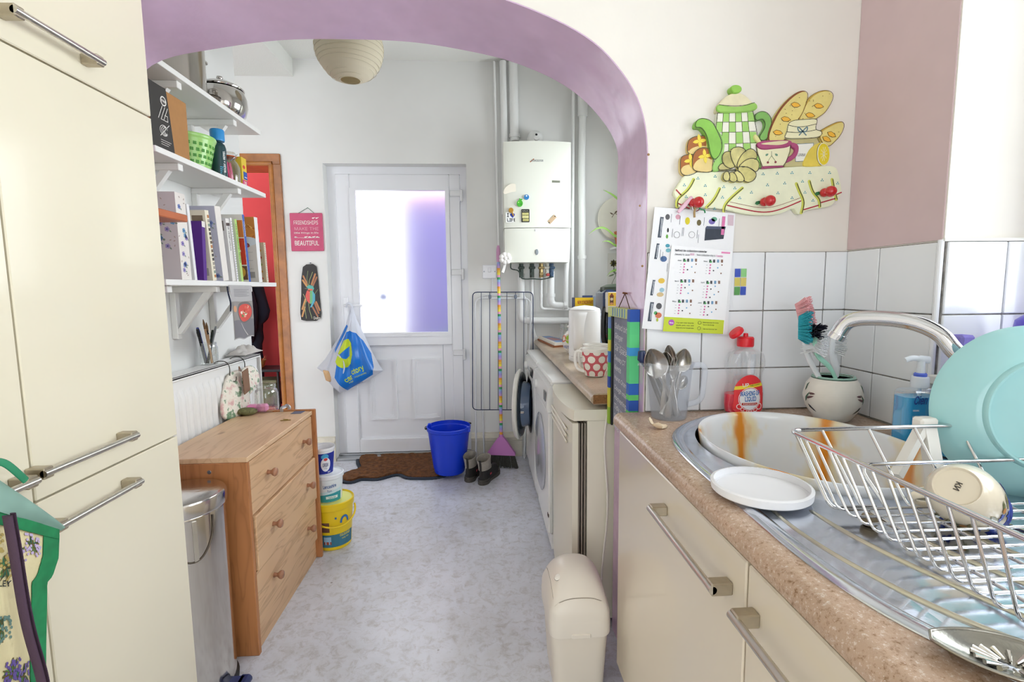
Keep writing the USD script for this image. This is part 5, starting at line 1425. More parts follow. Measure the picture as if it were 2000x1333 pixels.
for px_, m_ in ((1018, dk), (1039, dk), (1057, br_m), (1068, M('valve_cream', 'd9d8cc', .5)), (1077, M('valve_blue', '3d5a78', .5))):
    q = w(px_, 530, 3.58)
    fx.add('valve', cat(tube([q + [0, 0, .07], q - [0, 0, .045]], .016, 10), tube([q + [0, -.03, -.02], q + [0, .02, -.02]], .013, 10), box(q[0] - .022, q[0] + .022, q[1] - .03, q[1] + .01, q[2] + .015, q[2] + .032, .003)), m_)
fx.add('filling_loop', tube(spline([w(998, 515, 3.55), w(1000, 526, 3.5), w(1013, 530, 3.5), w(1018, 543, 3.5), w(1040, 545, 3.5), w(1056, 546, 3.5), w(1080, 541, 3.5)], 40), .004, 6), dk)
fx.add('red_tap', box(*(lambda q: (q[0] - .012, q[0] + .012, 3.52, 3.55, q[2] - .010, q[2] + .010))(w(1070, 537, 3.53)), .004), M('tap_red', 'c0504a', .4))
# flue elbow on top of the boiler
q = w(1046, 272, 3.58)
fl = T('flue_elbow', 'white domed flue elbow with a small test port on top of the boiler', 'flue', (q[0], 3.58, BZ1))
fl.add('elbow', tube(rounded([(q[0], 3.58, BZ1 - .002), (q[0], 3.58, BZ1 + .075), (q[0], YF, BZ1 + .085)], .06, 10), .055, 24), lag, smooth=True)
fl.add('flange', lathe([(.072, BZ1), (.072, BZ1 + .012), (.058, BZ1 + .014)], 28, (q[0], 3.58, 0)), lag)
fl.add('test_port', lathe([(.017, 0), (.017, .012), (.001, .013)], 16, (q[0], 3.53, BZ1 + .055), axis=(0, -1, .3)), lag)
fl.add('port_hole', lathe([(.008, 0), (.008, .002), (.001, .002)], 12, (q[0], 3.5265, BZ1 + .080), axis=(0, -1, .3)), M('black_plastic', '1d1d20', .5))

# ---- switched spur, knitted flower, plate, poster, plant
q = P(956, 531, y=YF)
sw = T('switched_spur', 'white square electrical switch plate beside the broom grip', 'switch', (q[0], YF, q[2]))
sw.add('plate', box(q[0] - .052, q[0] + .052, YF - .012, YF, q[2] - .05, q[2] + .05, .004), upvc)
sw.add('rocker', box(q[0] - .012, q[0] + .012, YF - .017, YF - .011, q[2] - .005, q[2] + .028, .002), upvc)
for s_ in (-1, 1):
    sw.add('screw', lathe([(.005, 0), (.005, .001), (.001, .001)], 10, (q[0] + s_ * .04, YF - .012, q[2]), axis=(0, -1, 0)), M('zinc', '8b8f96', .4, 1.0))
sw.add('cable', tube([(q[0] + .02, YF - .006, q[2] - .05), (q[0] + .018, YF - .006, q[2] - .17)], .004, 6), upvc)
q = P(987, 505, y=3.40)
fw_ = T('paper_flower', 'white ruffled flower hanging at the bottom left corner of the boiler', 'decoration', q)
pet = [xf(trimesh.creation.icosphere(1), (q[0] + .026 * math.cos(a), 3.405, q[2] + .026 * math.sin(a)), s=.019) for a in np.arange(7) * 2 * math.pi / 7] + [xf(trimesh.creation.icosphere(1), (q[0], 3.40, q[2]), s=.017)]
fw_.add('petals', cat(*pet), M('flower_white', 'f4f2ee', .8), smooth=True)
fw_.add('ribbon', tube(spline([(q[0], 3.405, q[2] - .03), (q[0] - .01, 3.41, q[2] - .07), (q[0] - .02, 3.405, q[2] - .095)], 8), .010, 6, sx=.3), M('flower_white', 'f4f2ee', .8))
q = P(1207, 428, y=YF)
pt = T('wall_plate', 'round cream plate hung on the far wall, half hidden by the arch', 'plate', (q[0], YF, q[2]))
pt.add('plate', lathe([(.06, .004), (.10, .006), (.155, .024), (.160, .027), (.156, .030), (.10, .014), (.001, .013)], 48, (q[0], YF, q[2]), axis=(0, -1, 0)), M('cream_plate', 'eeeadb', .35, var=.05, vs=10), smooth=40)
pr = Print((q[0] - .03, YF - .0145, q[2] + .03)); pr.shape(unary_union([line([(-.02, -.02), (0, .01), (.02, 0)], .004), leaf(0, .01, .03, .012, 40), leaf(-.01, 0, .03, .01, 150)]), '6a5a44')
pt.add('print', pr.pieces, printed())
q = P(1200, 528, y=YF)
po = T('botanical_card', 'pale card with a pen drawn flower below the wall plate', 'picture', (q[0], YF, q[2]))
po.add('card', box(q[0] - .052, q[0] + .09, YF - .004, YF, q[2] - .16, q[2] + .125), M('pale_card', 'e4e2da', .8))
pr = Print((q[0], YF - .0042, q[2]))
for k in range(8):
    pr.shape(leaf(-.008, .05, .03, .016, k * 45), ['6a6238', '8f8650', '4d4a30'][k % 3])
pr.shape(ell(-.008, .05, .008), '3d3826', 2).shape(line([(-.008, .04), (.01, -.04), (-.02, -.10), (0, -.14)], .003), '54604a').shape(line([(-.03, -.11), (.03, -.12), (.02, -.14)], .003), '4a4a44')
for a in (30, 100, 200):
    pr.shape(leaf(0, -.03, .05, .012, a), '7d8a6a')
po.add('print', pr.pieces, printed())
sp_ = T('spider_plant', 'spider plant with long green leaves reaching out from behind the arch on the far wall', 'plant', (1.02, 3.5, 1.75))
lm_ = usdkit.material(stage, '/World/Looks/spider_leaf', {'p': ('principled_bsdf', {'base_color': srgb('8cb455'), 'roughness': .45}), 't': ('translucent_bsdf', {'color': srgb('a8cc66')}), 'm': ('mix_closure', {'fac': .3})}, [('p.BSDF', 'm.closure1'), ('t.BSDF', 'm.closure2')], surface='m.closure')
root = np.array([1.04, 3.52, 1.80])
tips = [([(1178, 371, 3.45), (1195, 380, 3.47), (1212, 395, 3.5)]), ([(1150, 458, 3.42), (1165, 447, 3.44), (1185, 448, 3.47), (1206, 462, 3.5)]), ([(1176, 473, 3.44), (1190, 472, 3.46), (1206, 480, 3.5)]), ([(1185, 540, 3.45), (1195, 530, 3.47), (1206, 525, 3.5)])]
for tp_ in tips:
    pts = [P(a, b, y=c_) for a, b, c_ in tp_] + [np.array([1.04, 3.52, 1.62 + .06 * len(tp_)])]
    sp = spline(pts, 20); wd = np.sin(np.linspace(.06, 2.6, 20)) * .010
    sp_.add('leaf', sheet([[p_ + np.array([0, .3 * s_ * w_, s_ * w_]) for s_ in (-1, 0, 1)] for p_, w_ in zip(sp, wd)], .001), lm_, smooth=True)
sp_.add('pot', vessel([(.04, 1.58), (.045, 1.59), (.058, 1.68), (.06, 1.685)], .004, 24, (1.02, 3.6, 0)), M('plant_pot', 'b8693f', .7))
sp_.add('bracket', cat(box(.96, 1.08, 3.54, YF, 1.562, 1.579, .002)), shelf_m)
# ================================================================ appliances along the right side of the utility
appl = M('appliance_white', 'eeeeec', .25)
appl_o = M('appliance_ivory', 'e9e4d2', .3)
W2 = .900
fg = T('fridge', 'ivory under-counter fridge, nearest of the three appliances', 'fridge', (.6, 2.0, 0))
fg.add('cabinet', box(.375, .98, 1.747, 2.235, .03, .80), appl_o)
fg.add('door', fixn(extr(sg.Polygon([(.342, 1.748), (.345, 2.234)] + [(.342 - .036 * math.sin(math.pi * (.12 + .76 * t)) ** .5, 2.234 - .486 * t) for t in np.linspace(0, 1, 16)]), .06, .792, V=(0, 1, 0))), appl_o, smooth=30)
fg.add('door_seal', cat(*[box(.343 + k * .011, .349 + k * .011, 1.752, 2.23, .065, .79) for k in range(3)]), M('grey_seal', '8d8478', .7))
fg.add('worktop_lid', fixn(extr(sg.Polygon([(.975, 1.742), (.975, 2.24), (.325, 2.24)] + [(.325 - .028 * math.sin(math.pi * t) ** .6, 2.24 - .498 * t) for t in np.linspace(0, 1, 16)]), .802, .842, V=(0, 1, 0))), appl_o, smooth=30)
for k in range(3):
    fg.add('handle_groove', box(.3035 - .001 * k, .311, 1.80, 2.18, .70 + k * .025, .712 + k * .025, .004), M('ivory_groove', 'd9d3c0', .4))
for y in (1.79, 2.19):
    fg.add('foot', lathe([(.02, 0), (.02, .03)], 14, (.40, y, 0)), M('black_plastic', '1d1d20', .5))


def machine(y0, y1, label, name):
    t = T(name, label, 'washing machine' if 'washing' in label else 'dryer', (.6, (y0 + y1) / 2, 0))
    t.add('cabinet', box(.325, .93, y0, y1, .02, .825, .004), appl)
    t.add('lid', box(.312, .94, y0 - .002, y1 + .002, .827, .852, .008), appl)
    f = sg.Polygon([(.325, .70), (.300, .70), (.292, .72), (.302, .815), (.325, .824)])
    t.add('control_panel', extr(f, -(y1 - .003), -(y0 + .003), U=(1, 0, 0), V=(0, 0, 1)), appl)
    t.add('front_panel', box(.302, .326, y0 + .004, y1 - .004, .10, .698, .006), appl)
    t.add('kick_plate', box(.318, .33, y0 + .01, y1 - .01, .02, .095), appl)
    return t


dy = machine(2.27, 2.868, 'white dryer with a grey tinted door, between the fridge and the washing machine', 'tumble_dryer')
dy.add('tinted_door', lathe([(.20, 0), (.205, .006), (.17, .016), (.001, .018)], 40, (.302, 2.57, .42), axis=(-1, 0, 0)), M('smoky_door', 'b9bcc4', .15, coat=.5), smooth=30)
dy.add('display', extr(sg.box(2.31, .745, 2.37, .79), .0, .003, (.2945, 0, .0), U=(0, 1, 0), W=(-1, 0, 0)), M('grey_display', '6f7478', .2))
dy.add('dial', lathe([(.026, 0), (.024, .014), (.001, .016)], 20, (.297, 2.70, .76), axis=(-1, 0, 0)), appl)
dy.add('chip', box(.300, .303, 2.272, 2.30, .185, .20), M('rust_chip', '3a2018', .8))
ws = machine(2.885, 3.483, 'white front loading washing machine with its round door standing open', 'washing_machine')
ws.add('porthole', lathe([(.001, -.002), (.155, -.002), (.16, .001), (.185, .004), (.19, .0)], 40, (.302, 3.19, .53), axis=(-1, 0, 0)), M('dark_drum', '22252b', .3), smooth=30)
ws.add('display', extr(sg.box(2.93, .745, 3.05, .795), 0, .003, (.2945, 0, 0), U=(0, 1, 0), W=(-1, 0, 0)), M('black_display', '26282c', .15))
for k in range(3):
    ws.add('button', lathe([(.010, 0), (.009, .006), (.001, .007)], 12, (.2955, 3.10 + k * .05, .77), axis=(-1, 0, 0)), M('grey_button', 'b5b9be', .3))
ws.add('dial', lathe([(.028, 0), (.026, .018), (.001, .02)], 20, (.2965, 3.32, .765), axis=(-1, 0, 0)), appl)
# open door: hinge on the far side
h_, n_ = np.array([.296, 3.415, .53]), np.array([.192, 2.965, .53])
dc = (h_ + n_) / 2; dv = (h_ - n_) / np.linalg.norm(h_ - n_); ax = np.array([-dv[1], dv[0], 0])  # outward
d = ws.add('door_ring', lathe([(.150, -.012), (.19, -.010), (.225, 0), (.23, .012), (.215, .026), (.17, .030), (.150, .02)], 48, dc, axis=ax), M('door_white', 'e6e4da', .3), smooth=30)
ws.add('inner_ring', lathe([(.148, -.016), (.152, -.018), (.205, -.014), (.212, -.006), (.16, .0)], 48, dc, axis=ax), M('dark_ring', '22303a', .35), d, smooth=30)
ws.add('glass_bowl', lathe([(.150, .0), (.150, -.02), (.135, -.07), (.09, -.085), (.001, -.088)], 40, dc, axis=ax), M('bowl_glass', '5a6e8c', .08, coat=.6), d, smooth=40)
ws.add('door_catch', box(n_[0] + .03, n_[0] + .055, n_[1] + .02, n_[1] + .05, .515, .53, .003), chrome, d)
ws.add('hinge', box(.285, .303, 3.40, 3.425, .49, .57, .003), appl)

# ---- second worktop over the appliances


def worktop(profile_r, x0, x1, y0, y1, zt, th):
    z0 = zt - th
    p = sg.Polygon([(x1, zt), (x1, z0)] + [(x0 + .010, z0), (x0, z0 + .010)] + [(x0 + .022 - .022 * math.sin(a), zt - .022 + .022 * math.cos(a)) for a in np.linspace(math.pi / 2, 0, 8)])
    return extr(p, -y1, -y0, U=(1, 0, 0), V=(0, 0, 1))


def speckle(name, base, light, dark, rough=.32):
    n = {'g': ('geometry', {}), 'n': ('noise_texture', {'scale': 130.0, 'detail': 4.0, 'roughness': .75}), 'n2': ('noise_texture', {'scale': 7.0, 'detail': 4.0}), 'v': ('voronoi_texture', {'scale': 190.0}),
         'r': ('rgb_ramp', {'ramp': [(.30, srgb(dark)), (.46, srgb(base)), (.56, srgb(base)), (.72, srgb(light))]}), 'r2': ('rgb_ramp', {'ramp': [(.35, (.80, .78, .76)), (.65, (1, 1, 1))]}),
         'rv': ('rgb_ramp', {'ramp': [(0, (1, 1, 1)), (.10, (1, 1, 1)), (.16, (0, 0, 0)), (1, (0, 0, 0))]}), 'm': ('mix', {'mix_type': 'multiply', 'fac': 1.0}), 'mv': ('mix', {'color2': srgb(light)}), 'sc': ('math', {'math_type': 'multiply', 'value2': .55}), 'p': ('principled_bsdf', {'roughness': rough})}
    k = [('g.position', 'n.vector'), ('g.position', 'n2.vector'), ('g.position', 'v.vector'), ('n.fac', 'r.fac'), ('n2.fac', 'r2.fac'), ('v.distance', 'rv.fac'), ('rv.color', 'sc.value1'), ('sc.value', 'mv.fac'), ('r.color', 'mv.color1'), ('mv.color', 'm.color1'), ('r2.color', 'm.color2'), ('m.color', 'p.base_color')]
    return usdkit.material(stage, '/World/Looks/' + name, n, k, surface='p.BSDF')


w2 = T('worktop', 'beige laminate worktop running over the fridge, dryer and washing machine', 'worktop', (.73, 2.7, W2 - .04))
w2.add('slab', worktop(0, .388, XR - .002, 1.747, YF - .002, W2, .04), speckle('beige_laminate', 'c9b49a', 'dccbb4', 'b29a80', .25), smooth=30)
w2.add('raw_end', box(.396, XR - .004, 1.7445, 1.7468, W2 - .037, W2 - .005), speckle('raw_chipboard', '8f6238', 'b98a58', '5c3a20', .8), label='bare brown chipboard end')

# ---- things on the second worktop
c = (.515, 2.12)
c = tuple(P(1166, 738, z=W2)[:2] + [0, .04])


def mug_body(c, z, r0, r1, h, t=.004):
    return vessel([(r0 * .85, z), (r0, z + .004), (r0 * .25 + r1 * .75, z + h * .5), (r1, z + h)], t, 40, (*c, 0))


def mug_handle(c, z, r, h, ang, k=.03):
    a = np.array([math.cos(ang), math.sin(ang), 0]); o = np.array([*c, z])
    return tube(spline([o + a * (r - .002) + [0, 0, h * .85], o + a * (r + k * .8) + [0, 0, h * .88], o + a * (r + k) + [0, 0, h * .55], o + a * (r + k * .6) + [0, 0, h * .25], o + a * (r - .008) + [0, 0, h * .16]], 22), .0065, 10, sx=.8)


white_gl = M('white_glaze', 'f4f1ea', .15, coat=.3)
r0, r1, h = .042, .058, .122
mg = T('mug', 'white mug with big polka dots on a dusty red ground, beside the chalkboard', 'mug', (*c, W2))
mg.add('body', mug_body(c, W2, r0, r1, h), white_gl, smooth=40)
mg.add('handle', mug_handle(c, W2, .052, h, 2.95, .034), white_gl, smooth=True)
rad = lambda v: np.interp(v, [0, .004, h * .5, h], [r0 * .85, r0, r0 * .25 + r1 * .75, r1])
pr = Print(warp=lambda u, v, w: np.c_[c[0] + (rad(v) + w + .0004) * np.cos(u / .05 + 4.45), c[1] + (rad(v) + w + .0004) * np.sin(u / .05 + 4.45), W2 + v], fine=.012)
pr.shape(rect(-.062, .115, .006, .108), 'd0626a', 1)
for i in range(-3, 5):
    for j in range(4):
        x, y = i * .042 + (.021 if j % 2 else 0) - .012, .014 + j * .032
        g = ell(x, y, .0150, .0150).intersection(rect(-.062, .115, .006, .108))
        if not g.is_empty:
            pr.shape(g, 'f4efe4', 2)
mg.add('print', pr.pieces, printed())
c2 = (c[0] + .035, c[1] + .125)
m2 = T('mug', 'white mug with blue brush marks behind the polka dot mug', 'mug', (*c2, W2))
m2.add('body', mug_body(c2, W2, .05, .062, .125), white_gl, smooth=40)
m2.add('handle', mug_handle(c2, W2, .058, .12, 3.4, .03), white_gl, smooth=True)
pr = Print(warp=lambda u, v, w: np.c_[c2[0] + (np.interp(v, [0, .125], [.050, .0622]) + w + .001) * np.cos(u / .05 + 4.2), c2[1] + (np.interp(v, [0, .125], [.05, .0622]) + w + .001) * np.sin(u / .05 + 4.2), W2 + v], fine=.012)
for x, y, a in ((-.055, .098, 10), (-.02, .10, -15), (.02, .103, 5), (.055, .10, -10), (.0, .06, 40), (-.05, .035, 60), (.04, .04, 20)):
    pr.shape(sa.rotate(rect(x - .011, x + .011, y - .006, y + .006), a), '3f78c4')
m2.add('print', pr.pieces, printed())
# kettle
kb = P(1145, 708, z=W2); kc = (kb[0] + .005, kb[1] + .07)
kr = .083
ke = T('kettle', 'tall white plastic jug kettle with a moulded handle on the far worktop', 'kettle', (*kc, W2))
kw = M('kettle_white', 'f1f0ee', .22)
ke.add('base', lathe([(kr * .96, W2), (kr, W2 + .006), (kr, W2 + .022), (kr * .97, W2 + .026)], 44, (*kc, 0)), kw)
ke.add('body', lathe([(kr * .99, W2 + .028), (kr, W2 + .036), (kr * 1.01, W2 + .10), (kr * 1.0, W2 + .262), (kr * .97, W2 + .268)], 48, (*kc, 0)), kw, smooth=40)
ke.add('lid', lathe([(kr * .98, W2 + .269), (kr * .95, W2 + .274), (kr * .6, W2 + .286), (.001, W2 + .292)], 48, (*kc, 0)), kw, smooth=40)
ha = 4.25
hd_ = np.array([math.cos(ha), math.sin(ha), 0]); hs = np.array([-hd_[1], hd_[0], 0]); O = np.array([*kc, W2])
G = []
for t, (k, w_) in zip(np.linspace(0, 1, 26), [(0, 0)] * 26):
    zz_ = .255 - t * .20
    out = kr + .004 + .036 * math.sin(math.pi * min(1, t * 1.05)) ** .6
    wd = .034 - .010 * math.sin(math.pi * t)
    G.append([O + hd_ * (out - .012 * abs(s_) ** 2 * 1.0) + hs * wd * s_ + [0, 0, zz_] for s_ in np.linspace(-1, 1, 9)])
ke.add('handle', sheet(G, .010), kw, smooth=50)
q = O + hd_ * (kr + .004) + [0, 0, .098]
ke.add('switch', cat(lathe([(.014, 0), (.013, .004), (.001, .005)], 18, q, axis=hd_), lathe([(.007, .004), (.006, .010), (.001, .011)], 12, q + hs * .006, axis=hd_)), M('kettle_switch', '3a302e', .3))
ke.add('spout', extr(sg.Polygon([(0, -.03), (.03, 0), (0, .03)]), 0, .03, O + np.array([math.cos(.9), math.sin(.9), 0]) * (kr - .006) + [0, 0, .235], U=(math.cos(.9), math.sin(.9), 0), V=(-math.sin(.9), math.cos(.9), 0)), kw)
# round painted jar
jb = P(1108, 690, z=W2); jc_ = (jb[0] + .035, jb[1] - .02)
rj = T('painted_jar', 'round white ceramic jar painted with coloured loops and a blue blot, behind the kettle', 'jar', (*jc_, W2))
jp = [(.030, 0), (.036, .006), (.060, .035), (.068, .07), (.062, .105), (.042, .130), (.034, .135), (.034, .15), (.040, .153)]
rj.add('body', vessel([(r_, W2 + z_) for r_, z_ in jp], .004, 40, (*jc_, 0)), white_gl, smooth=40)
rj.add('lid', lathe([(.042, W2 + .154), (.042, W2 + .16), (.025, W2 + .172), (.001, W2 + .175)], 30, (*jc_, 0)), white_gl, smooth=40)
jrad = lambda v: np.interp(v, [z_ for _, z_ in jp], [r_ for r_, _ in jp])
pr = Print(warp=lambda u, v, w: np.c_[jc_[0] + (jrad(v) + w + .0012) * np.cos(u / .06 + 4.2), jc_[1] + (jrad(v) + w + .0012) * np.sin(u / .06 + 4.2), W2 + v], fine=.010)
pr.shape(ell(.035, .075, .030, .045), '3a35a8', 1).shape(ell(-.005, .09, .022, .026), 'a3c83c', 1).shape(ell(-.045, .09, .02, .02).difference(ell(-.045, .09, .013, .013)), 'd96a4a', 2).shape(ell(-.01, .10, .03, .02).difference(ell(-.01, .10, .025, .015)), 'e8c9b0', 3).text('PASTA', -.06, .035, .016, '3c5ab0', 3, w=.07)
rj.add('painting', pr.pieces, printed())
# open notebook, tablet
nbk = T('notebook', 'thick brown edged notebook lying open flat near the front of the far worktop', 'notebook', (.56, 3.25, W2))
q = [P(*p_, z=W2 + .004)[:2] for p_ in ((1052, 664), (1083, 678), (1112, 676), (1098, 668), (1076, 663))]
pl = sg.Polygon(q).convex_hull
nbk.add('cover', extr(pl.buffer(.008), 0, .012, (0, 0, W2), V=(0, 1, 0)), M('brown_cover', '9a5c34', .6))
nbk.add('pages', extr(pl, .012, .030, (0, 0, W2), V=(0, 1, 0)), paper_m)
pr = Print((0, 0, W2 + .030), (1, 0, 0), (0, 1, 0)); pr.shape(pl.buffer(-.02), '8fa5cc').shape(sa.scale(pl, .5, .4), 'c99a9a', 2)
nbk.add('print', pr.pieces, printed())
tb = T('tablet', 'thin grey tablet lying by the glass jar at the far end of the worktop', 'tablet', (.60, 3.6, W2))
tb.add('case', box(.50, .70, 3.42, 3.62, W2, W2 + .012, .004), M('grey_case', '8f979c', .4))
tb.add('screen', box(.515, .685, 3.435, 3.605, W2 + .012, W2 + .0135), M('dark_screen', '555c66', .1))
gc_ = (.60, 3.50)
q = P(1094, 655, y=3.36)
gj2 = T('glass_jar', 'clear square glass jar with a green base tint on the far worktop', 'jar', (.575, 3.38, W2))
gj2.add('body', vessel([(.046, W2), (.050, W2 + .006), (.050, W2 + .085), (.040, W2 + .105), (.040, W2 + .112), (.046, W2 + .116), (.046, W2 + .14)], .003, 24, (.575, 3.38, 0)), glass, smooth=40)
gj2.add('contents', lathe([(.045, W2 + .004), (.045, W2 + .03), (.001, W2 + .034)], 20, (.575, 3.38, 0)), M('green_beads', '5fae86', .4))
# detergent box, blue box
q0, q1 = P(1123, 582, y=3.3), P(1166, 617, y=3.3)
db = T('detergent_box', 'yellow and navy detergent carton standing behind the kettle', 'box', ((q0[0] + q1[0]) / 2, 3.35, W2))
db.add('carton', box(q0[0], q1[0], 3.3, 3.42, W2, q0[2], .002), M('navy_carton', '232f6e', .45))
pr = Print((q0[0], 3.2997, W2)); W_, H_ = q1[0] - q0[0], q0[2] - W2
pr.shape(rect(0, W_, H_ - .10, H_), 'f0c419').text('NEW CONCENTRATED', W_ / 2, H_ - .042, .022, 'a8402c', 2, w=W_ * .78, align='c', bold=True).text('FORMULA', W_ / 2, H_ - .082, .022, 'a8402c', 2, w=W_ * .4, align='c', bold=True).shape(rect(.02, W_ - .02, .03, H_ - .12), 'c6d4ea', 1)
db.add('print', pr.pieces, printed())
db.add('pouring_flap', box(q0[0] + .06, q1[0] - .02, 3.345, 3.355, q0[2], q0[2] + .014), M('dark_flap', '37456a', .6))
q0, q1 = P(1164, 579, y=3.2), P(1180, 640, y=3.2)
bb_ = T('detergent_box', 'pale blue carton between the kettle and the coffee machine', 'box', (.8, 3.22, W2))
bb_.add('carton', box(q0[0], q0[0] + .14, 3.2, 3.28, W2, q0[2], .002), M('sky_carton', 'a9c6e6', .5))
pr = Print((q0[0], 3.1997, W2)); pr.shape(line([(.0, .21), (.03, .19), (.055, .22)], .006), '4a6aa0').shape(rect(.01, .055, .08, .15), '6f95cf')
bb_.add('print', pr.pieces, printed())
# coffee machine with a tin on top
cm = T('coffee_machine', 'black and navy pod coffee machine half hidden by the arch', 'coffee machine', (.66, 2.45, W2))
yc = 2.75; w = lambda a, b: P(a, b, y=yc)
navy, blk = M('navy_case', '27365c', .25, coat=.4), M('gloss_black', '141417', .2, coat=.4)
x0 = w(1179, 600)[0]
cm.add('head', box(x0, x0 + .20, yc, yc + .22, w(1179, 615)[2], w(1190, 566)[2], .02), navy)
cm.add('head_lid', lathe([(.11, 0), (.105, .02), (.07, .035), (.001, .04)], 32, (x0 + .115, yc + .11, w(1190, 567)[2] - .003)), M('green_black_lid', '3c4a3c', .3), smooth=40)
fr_pts = [w(1182, 600), w(1179, 622), w(1179, 655), w(1183, 672), w(1195, 686)]
cm.add('frame', tube(spline(fr_pts, 24), .016, 12, sx=.9), blk, smooth=True)
cm.add('column', box(x0 + .05, x0 + .19, yc + .08, yc + .21, W2, w(1179, 612)[2], .01), blk)
cm.add('drip_tray', box(x0 + .02, x0 + .18, yc + .0, yc + .12, W2, W2 + .03, .008), blk)
cm.add('badge', box(*(lambda a, b: (a[0], b[0], yc - .003, yc, b[2], a[2]))(w(1182, 573), w(1186, 584))), upvc)
cm.add('red_button', box(*(lambda a, b: (a[0], b[0], yc + .02, yc + .03, b[2], a[2]))(w(1184, 655), w(1189, 661))), M('red_tab', 'c2314a', .5))
q0, q1 = P(1187, 571, y=yc - .06), P(1212, 611, y=yc - .06)
tn = T('storage_tin', 'square cream tin with a picture of a cuckoo clock in front of the coffee machine', 'tin', (q0[0] + .04, yc - .03, q1[2]))
tn.add('body', box(q0[0], q0[0] + .085, yc - .06, yc - .004, q1[2], q0[2], .004), M('cream_tin', 'e6dfd0', .4))
pr = Print((q0[0], yc - .0603, q1[2])); H_ = q0[2] - q1[2]
pr.shape(rect(.002, .083, H_ * .33, H_ - .003), 'd9b03a').shape(sg.Polygon([(.008, H_ * .78), (.022, H_ * .96), (.036, H_ * .78)]), '7d3a22', 2).shape(rect(.012, .032, H_ * .40, H_ * .79), '5a3a28', 2).shape(ell(.022, H_ * .66, .008), 'c9b9a0', 3).shape(ell(.022, H_ * .45, .010, .005), 'c98a5a', 3).shape(rect(.045, .07, H_ * .40, H_ * .8), '7a5530', 2)
tn.add('print', pr.pieces, printed())
tn.add('stand', box(q0[0] + .01, q0[0] + .075, yc - .055, yc - .01, W2, q1[2] - .001, .004), blk)
pkf = T('cloth_peak', 'corner of a bright pink folded cloth on the coffee machine', 'cloth', (x0 + .01, yc + .15, 1.22))
q = P(1176, 573, y=yc + .16)
pkf.add('fabric', extr(sg.Polygon([(q[0] - .012, q[2] - .02), (q[0] + .004, q[2] + .014), (q[0] + .05, q[2] - .005), (q[0] + .05, q[2] - .03)]), -.03, .03, (0, yc + .16, 0), W=(0, 1, 0)), M('pink_cloth', 'c8457c', .8))
# white flex hanging beside the fridge
cb = T('power_cable', 'white power cable hanging between the fridge and the arch', 'cable', (.44, 1.737, 0))
cb.add('flex', tube(spline([P(1190, 800, y=1.738), P(1183, 830, y=1.738), P(1181, 890, y=1.738), P(1186, 960, y=1.738), P(1184, 1030, y=1.738), P(1176, 1110, y=1.738), np.array([.425, 1.738, .01])], 50), .0042, 8), M('white_flex', 'e9e4da', .5), smooth=True)

# ---- chalkboard hung on the arch
CB0, CB1, CBz0, CBz1 = 1.462, 1.722, .80, 1.215
cbx = XJ - .002
cbd = T('chalkboard', 'narrow chalkboard shopping list in a green and blue painted frame hung on the arch', 'chalkboard', (cbx, (CB0 + CB1) / 2, CBz0))
cbd.add('board', box(cbx - .018, cbx, CB0 + .01, CB1 - .01, CBz0 + .01, CBz1 - .01), M('chalk_slate', '8b90a2', .85, var=.25, vs=12))
fcol = ['3fae4c', '2c55b4', '62c95a', '2f8fc4', '3fae4c', '1f4aa0', '7fd06a', '57c257', 'c6d23c']
ed = []
for (a, b, seed) in ((CB0, CB0 + .028, 0), (CB1 - .020, CB1, 4)):
    zz_ = [CBz0, .905, .938, .955, .99, 1.075, 1.10, 1.14, 1.178, CBz1] if seed == 0 else [CBz0, .86, .93, .97, 1.02, 1.06, 1.10, 1.14, 1.18, CBz1]
    cc_ = ['57c860', '2a5ab8', '62d070', '2a6ac4', '5fd68c', '3fa0e0', '62dc8c', '5fd88c', '2a5ab8'] if seed == 0 else ['9fc63c', 'd8d24a', '2a4fa8', '57c257', '3f7fc0', 'd8d24a', '62c95a', '6f8fc8', 'c9d27c']
    for z0_, z1_, c_ in zip(zz_, zz_[1:], cc_):
        ed.append((box(cbx - .030, cbx, a, b, z0_, z1_), c_, False))
cbd.add('frame_side', ed[:9], printed(), label='side rail painted in green and blue patches')
cbd.add('frame_side', ed[9:], printed(), label='far side rail painted yellow, green and blue')
tpc = [(box(cbx - .030, cbx, CB0 + .028, CB1 - .02, CBz1 - .030, CBz1), 'c8d488', False)] + [(box(cbx - .0306, cbx - .029, CB0 + .05 + k * .028, CB0 + .062 + k * .028, CBz1 - .028, CBz1 - .001), ['6f9fb8', '5f86b0'][k % 2], False) for k in range(6)]
cbd.add('frame_top', tpc, printed())
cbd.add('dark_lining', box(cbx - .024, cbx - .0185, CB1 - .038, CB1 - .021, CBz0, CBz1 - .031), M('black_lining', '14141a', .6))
pr = Print((cbx - .0182, CB1 - .045, CBz0), (0, -1, 0), (0, 0, 1))
ch_ = 'd9d9de'
for k, (s_, hh) in enumerate((('Salad bits', .022), ('Ginger', .022), ('Car Space', .024), ('Sweep CT', .020), ('Needs', .022), ('Hand Orange', .018), ('Cough mix', .018), ('Hoovering', .020), ('Tidy up', .022), ('Shopping', .020), ('Mop floor', .018))):
    z_ = .345 - k * .034
    pr.text(s_, .004, z_ - (.006 if k > 1 else 0), hh * .85, ch_, 1, w=.016 * len(s_), rot=-.06, shear=.15)
pr.shape(line([(.0, .296), (.06, .292), (.185, .276)], .004), 'a9abb4', 1)
cbd.add('chalk_writing', pr.pieces, M('chalk', vcol=True, rough=.95))
nz = P(1224, 592, x=cbx)
cbd.add('string', tube([(cbx - .012, CB1 - .07, CBz1 - .002), (cbx - .006, nz[1], 1.262), (cbx - .012, CB0 + .06, CBz1 - .002)], .0016, 6), M('brown_string', '5a3a30', .8))
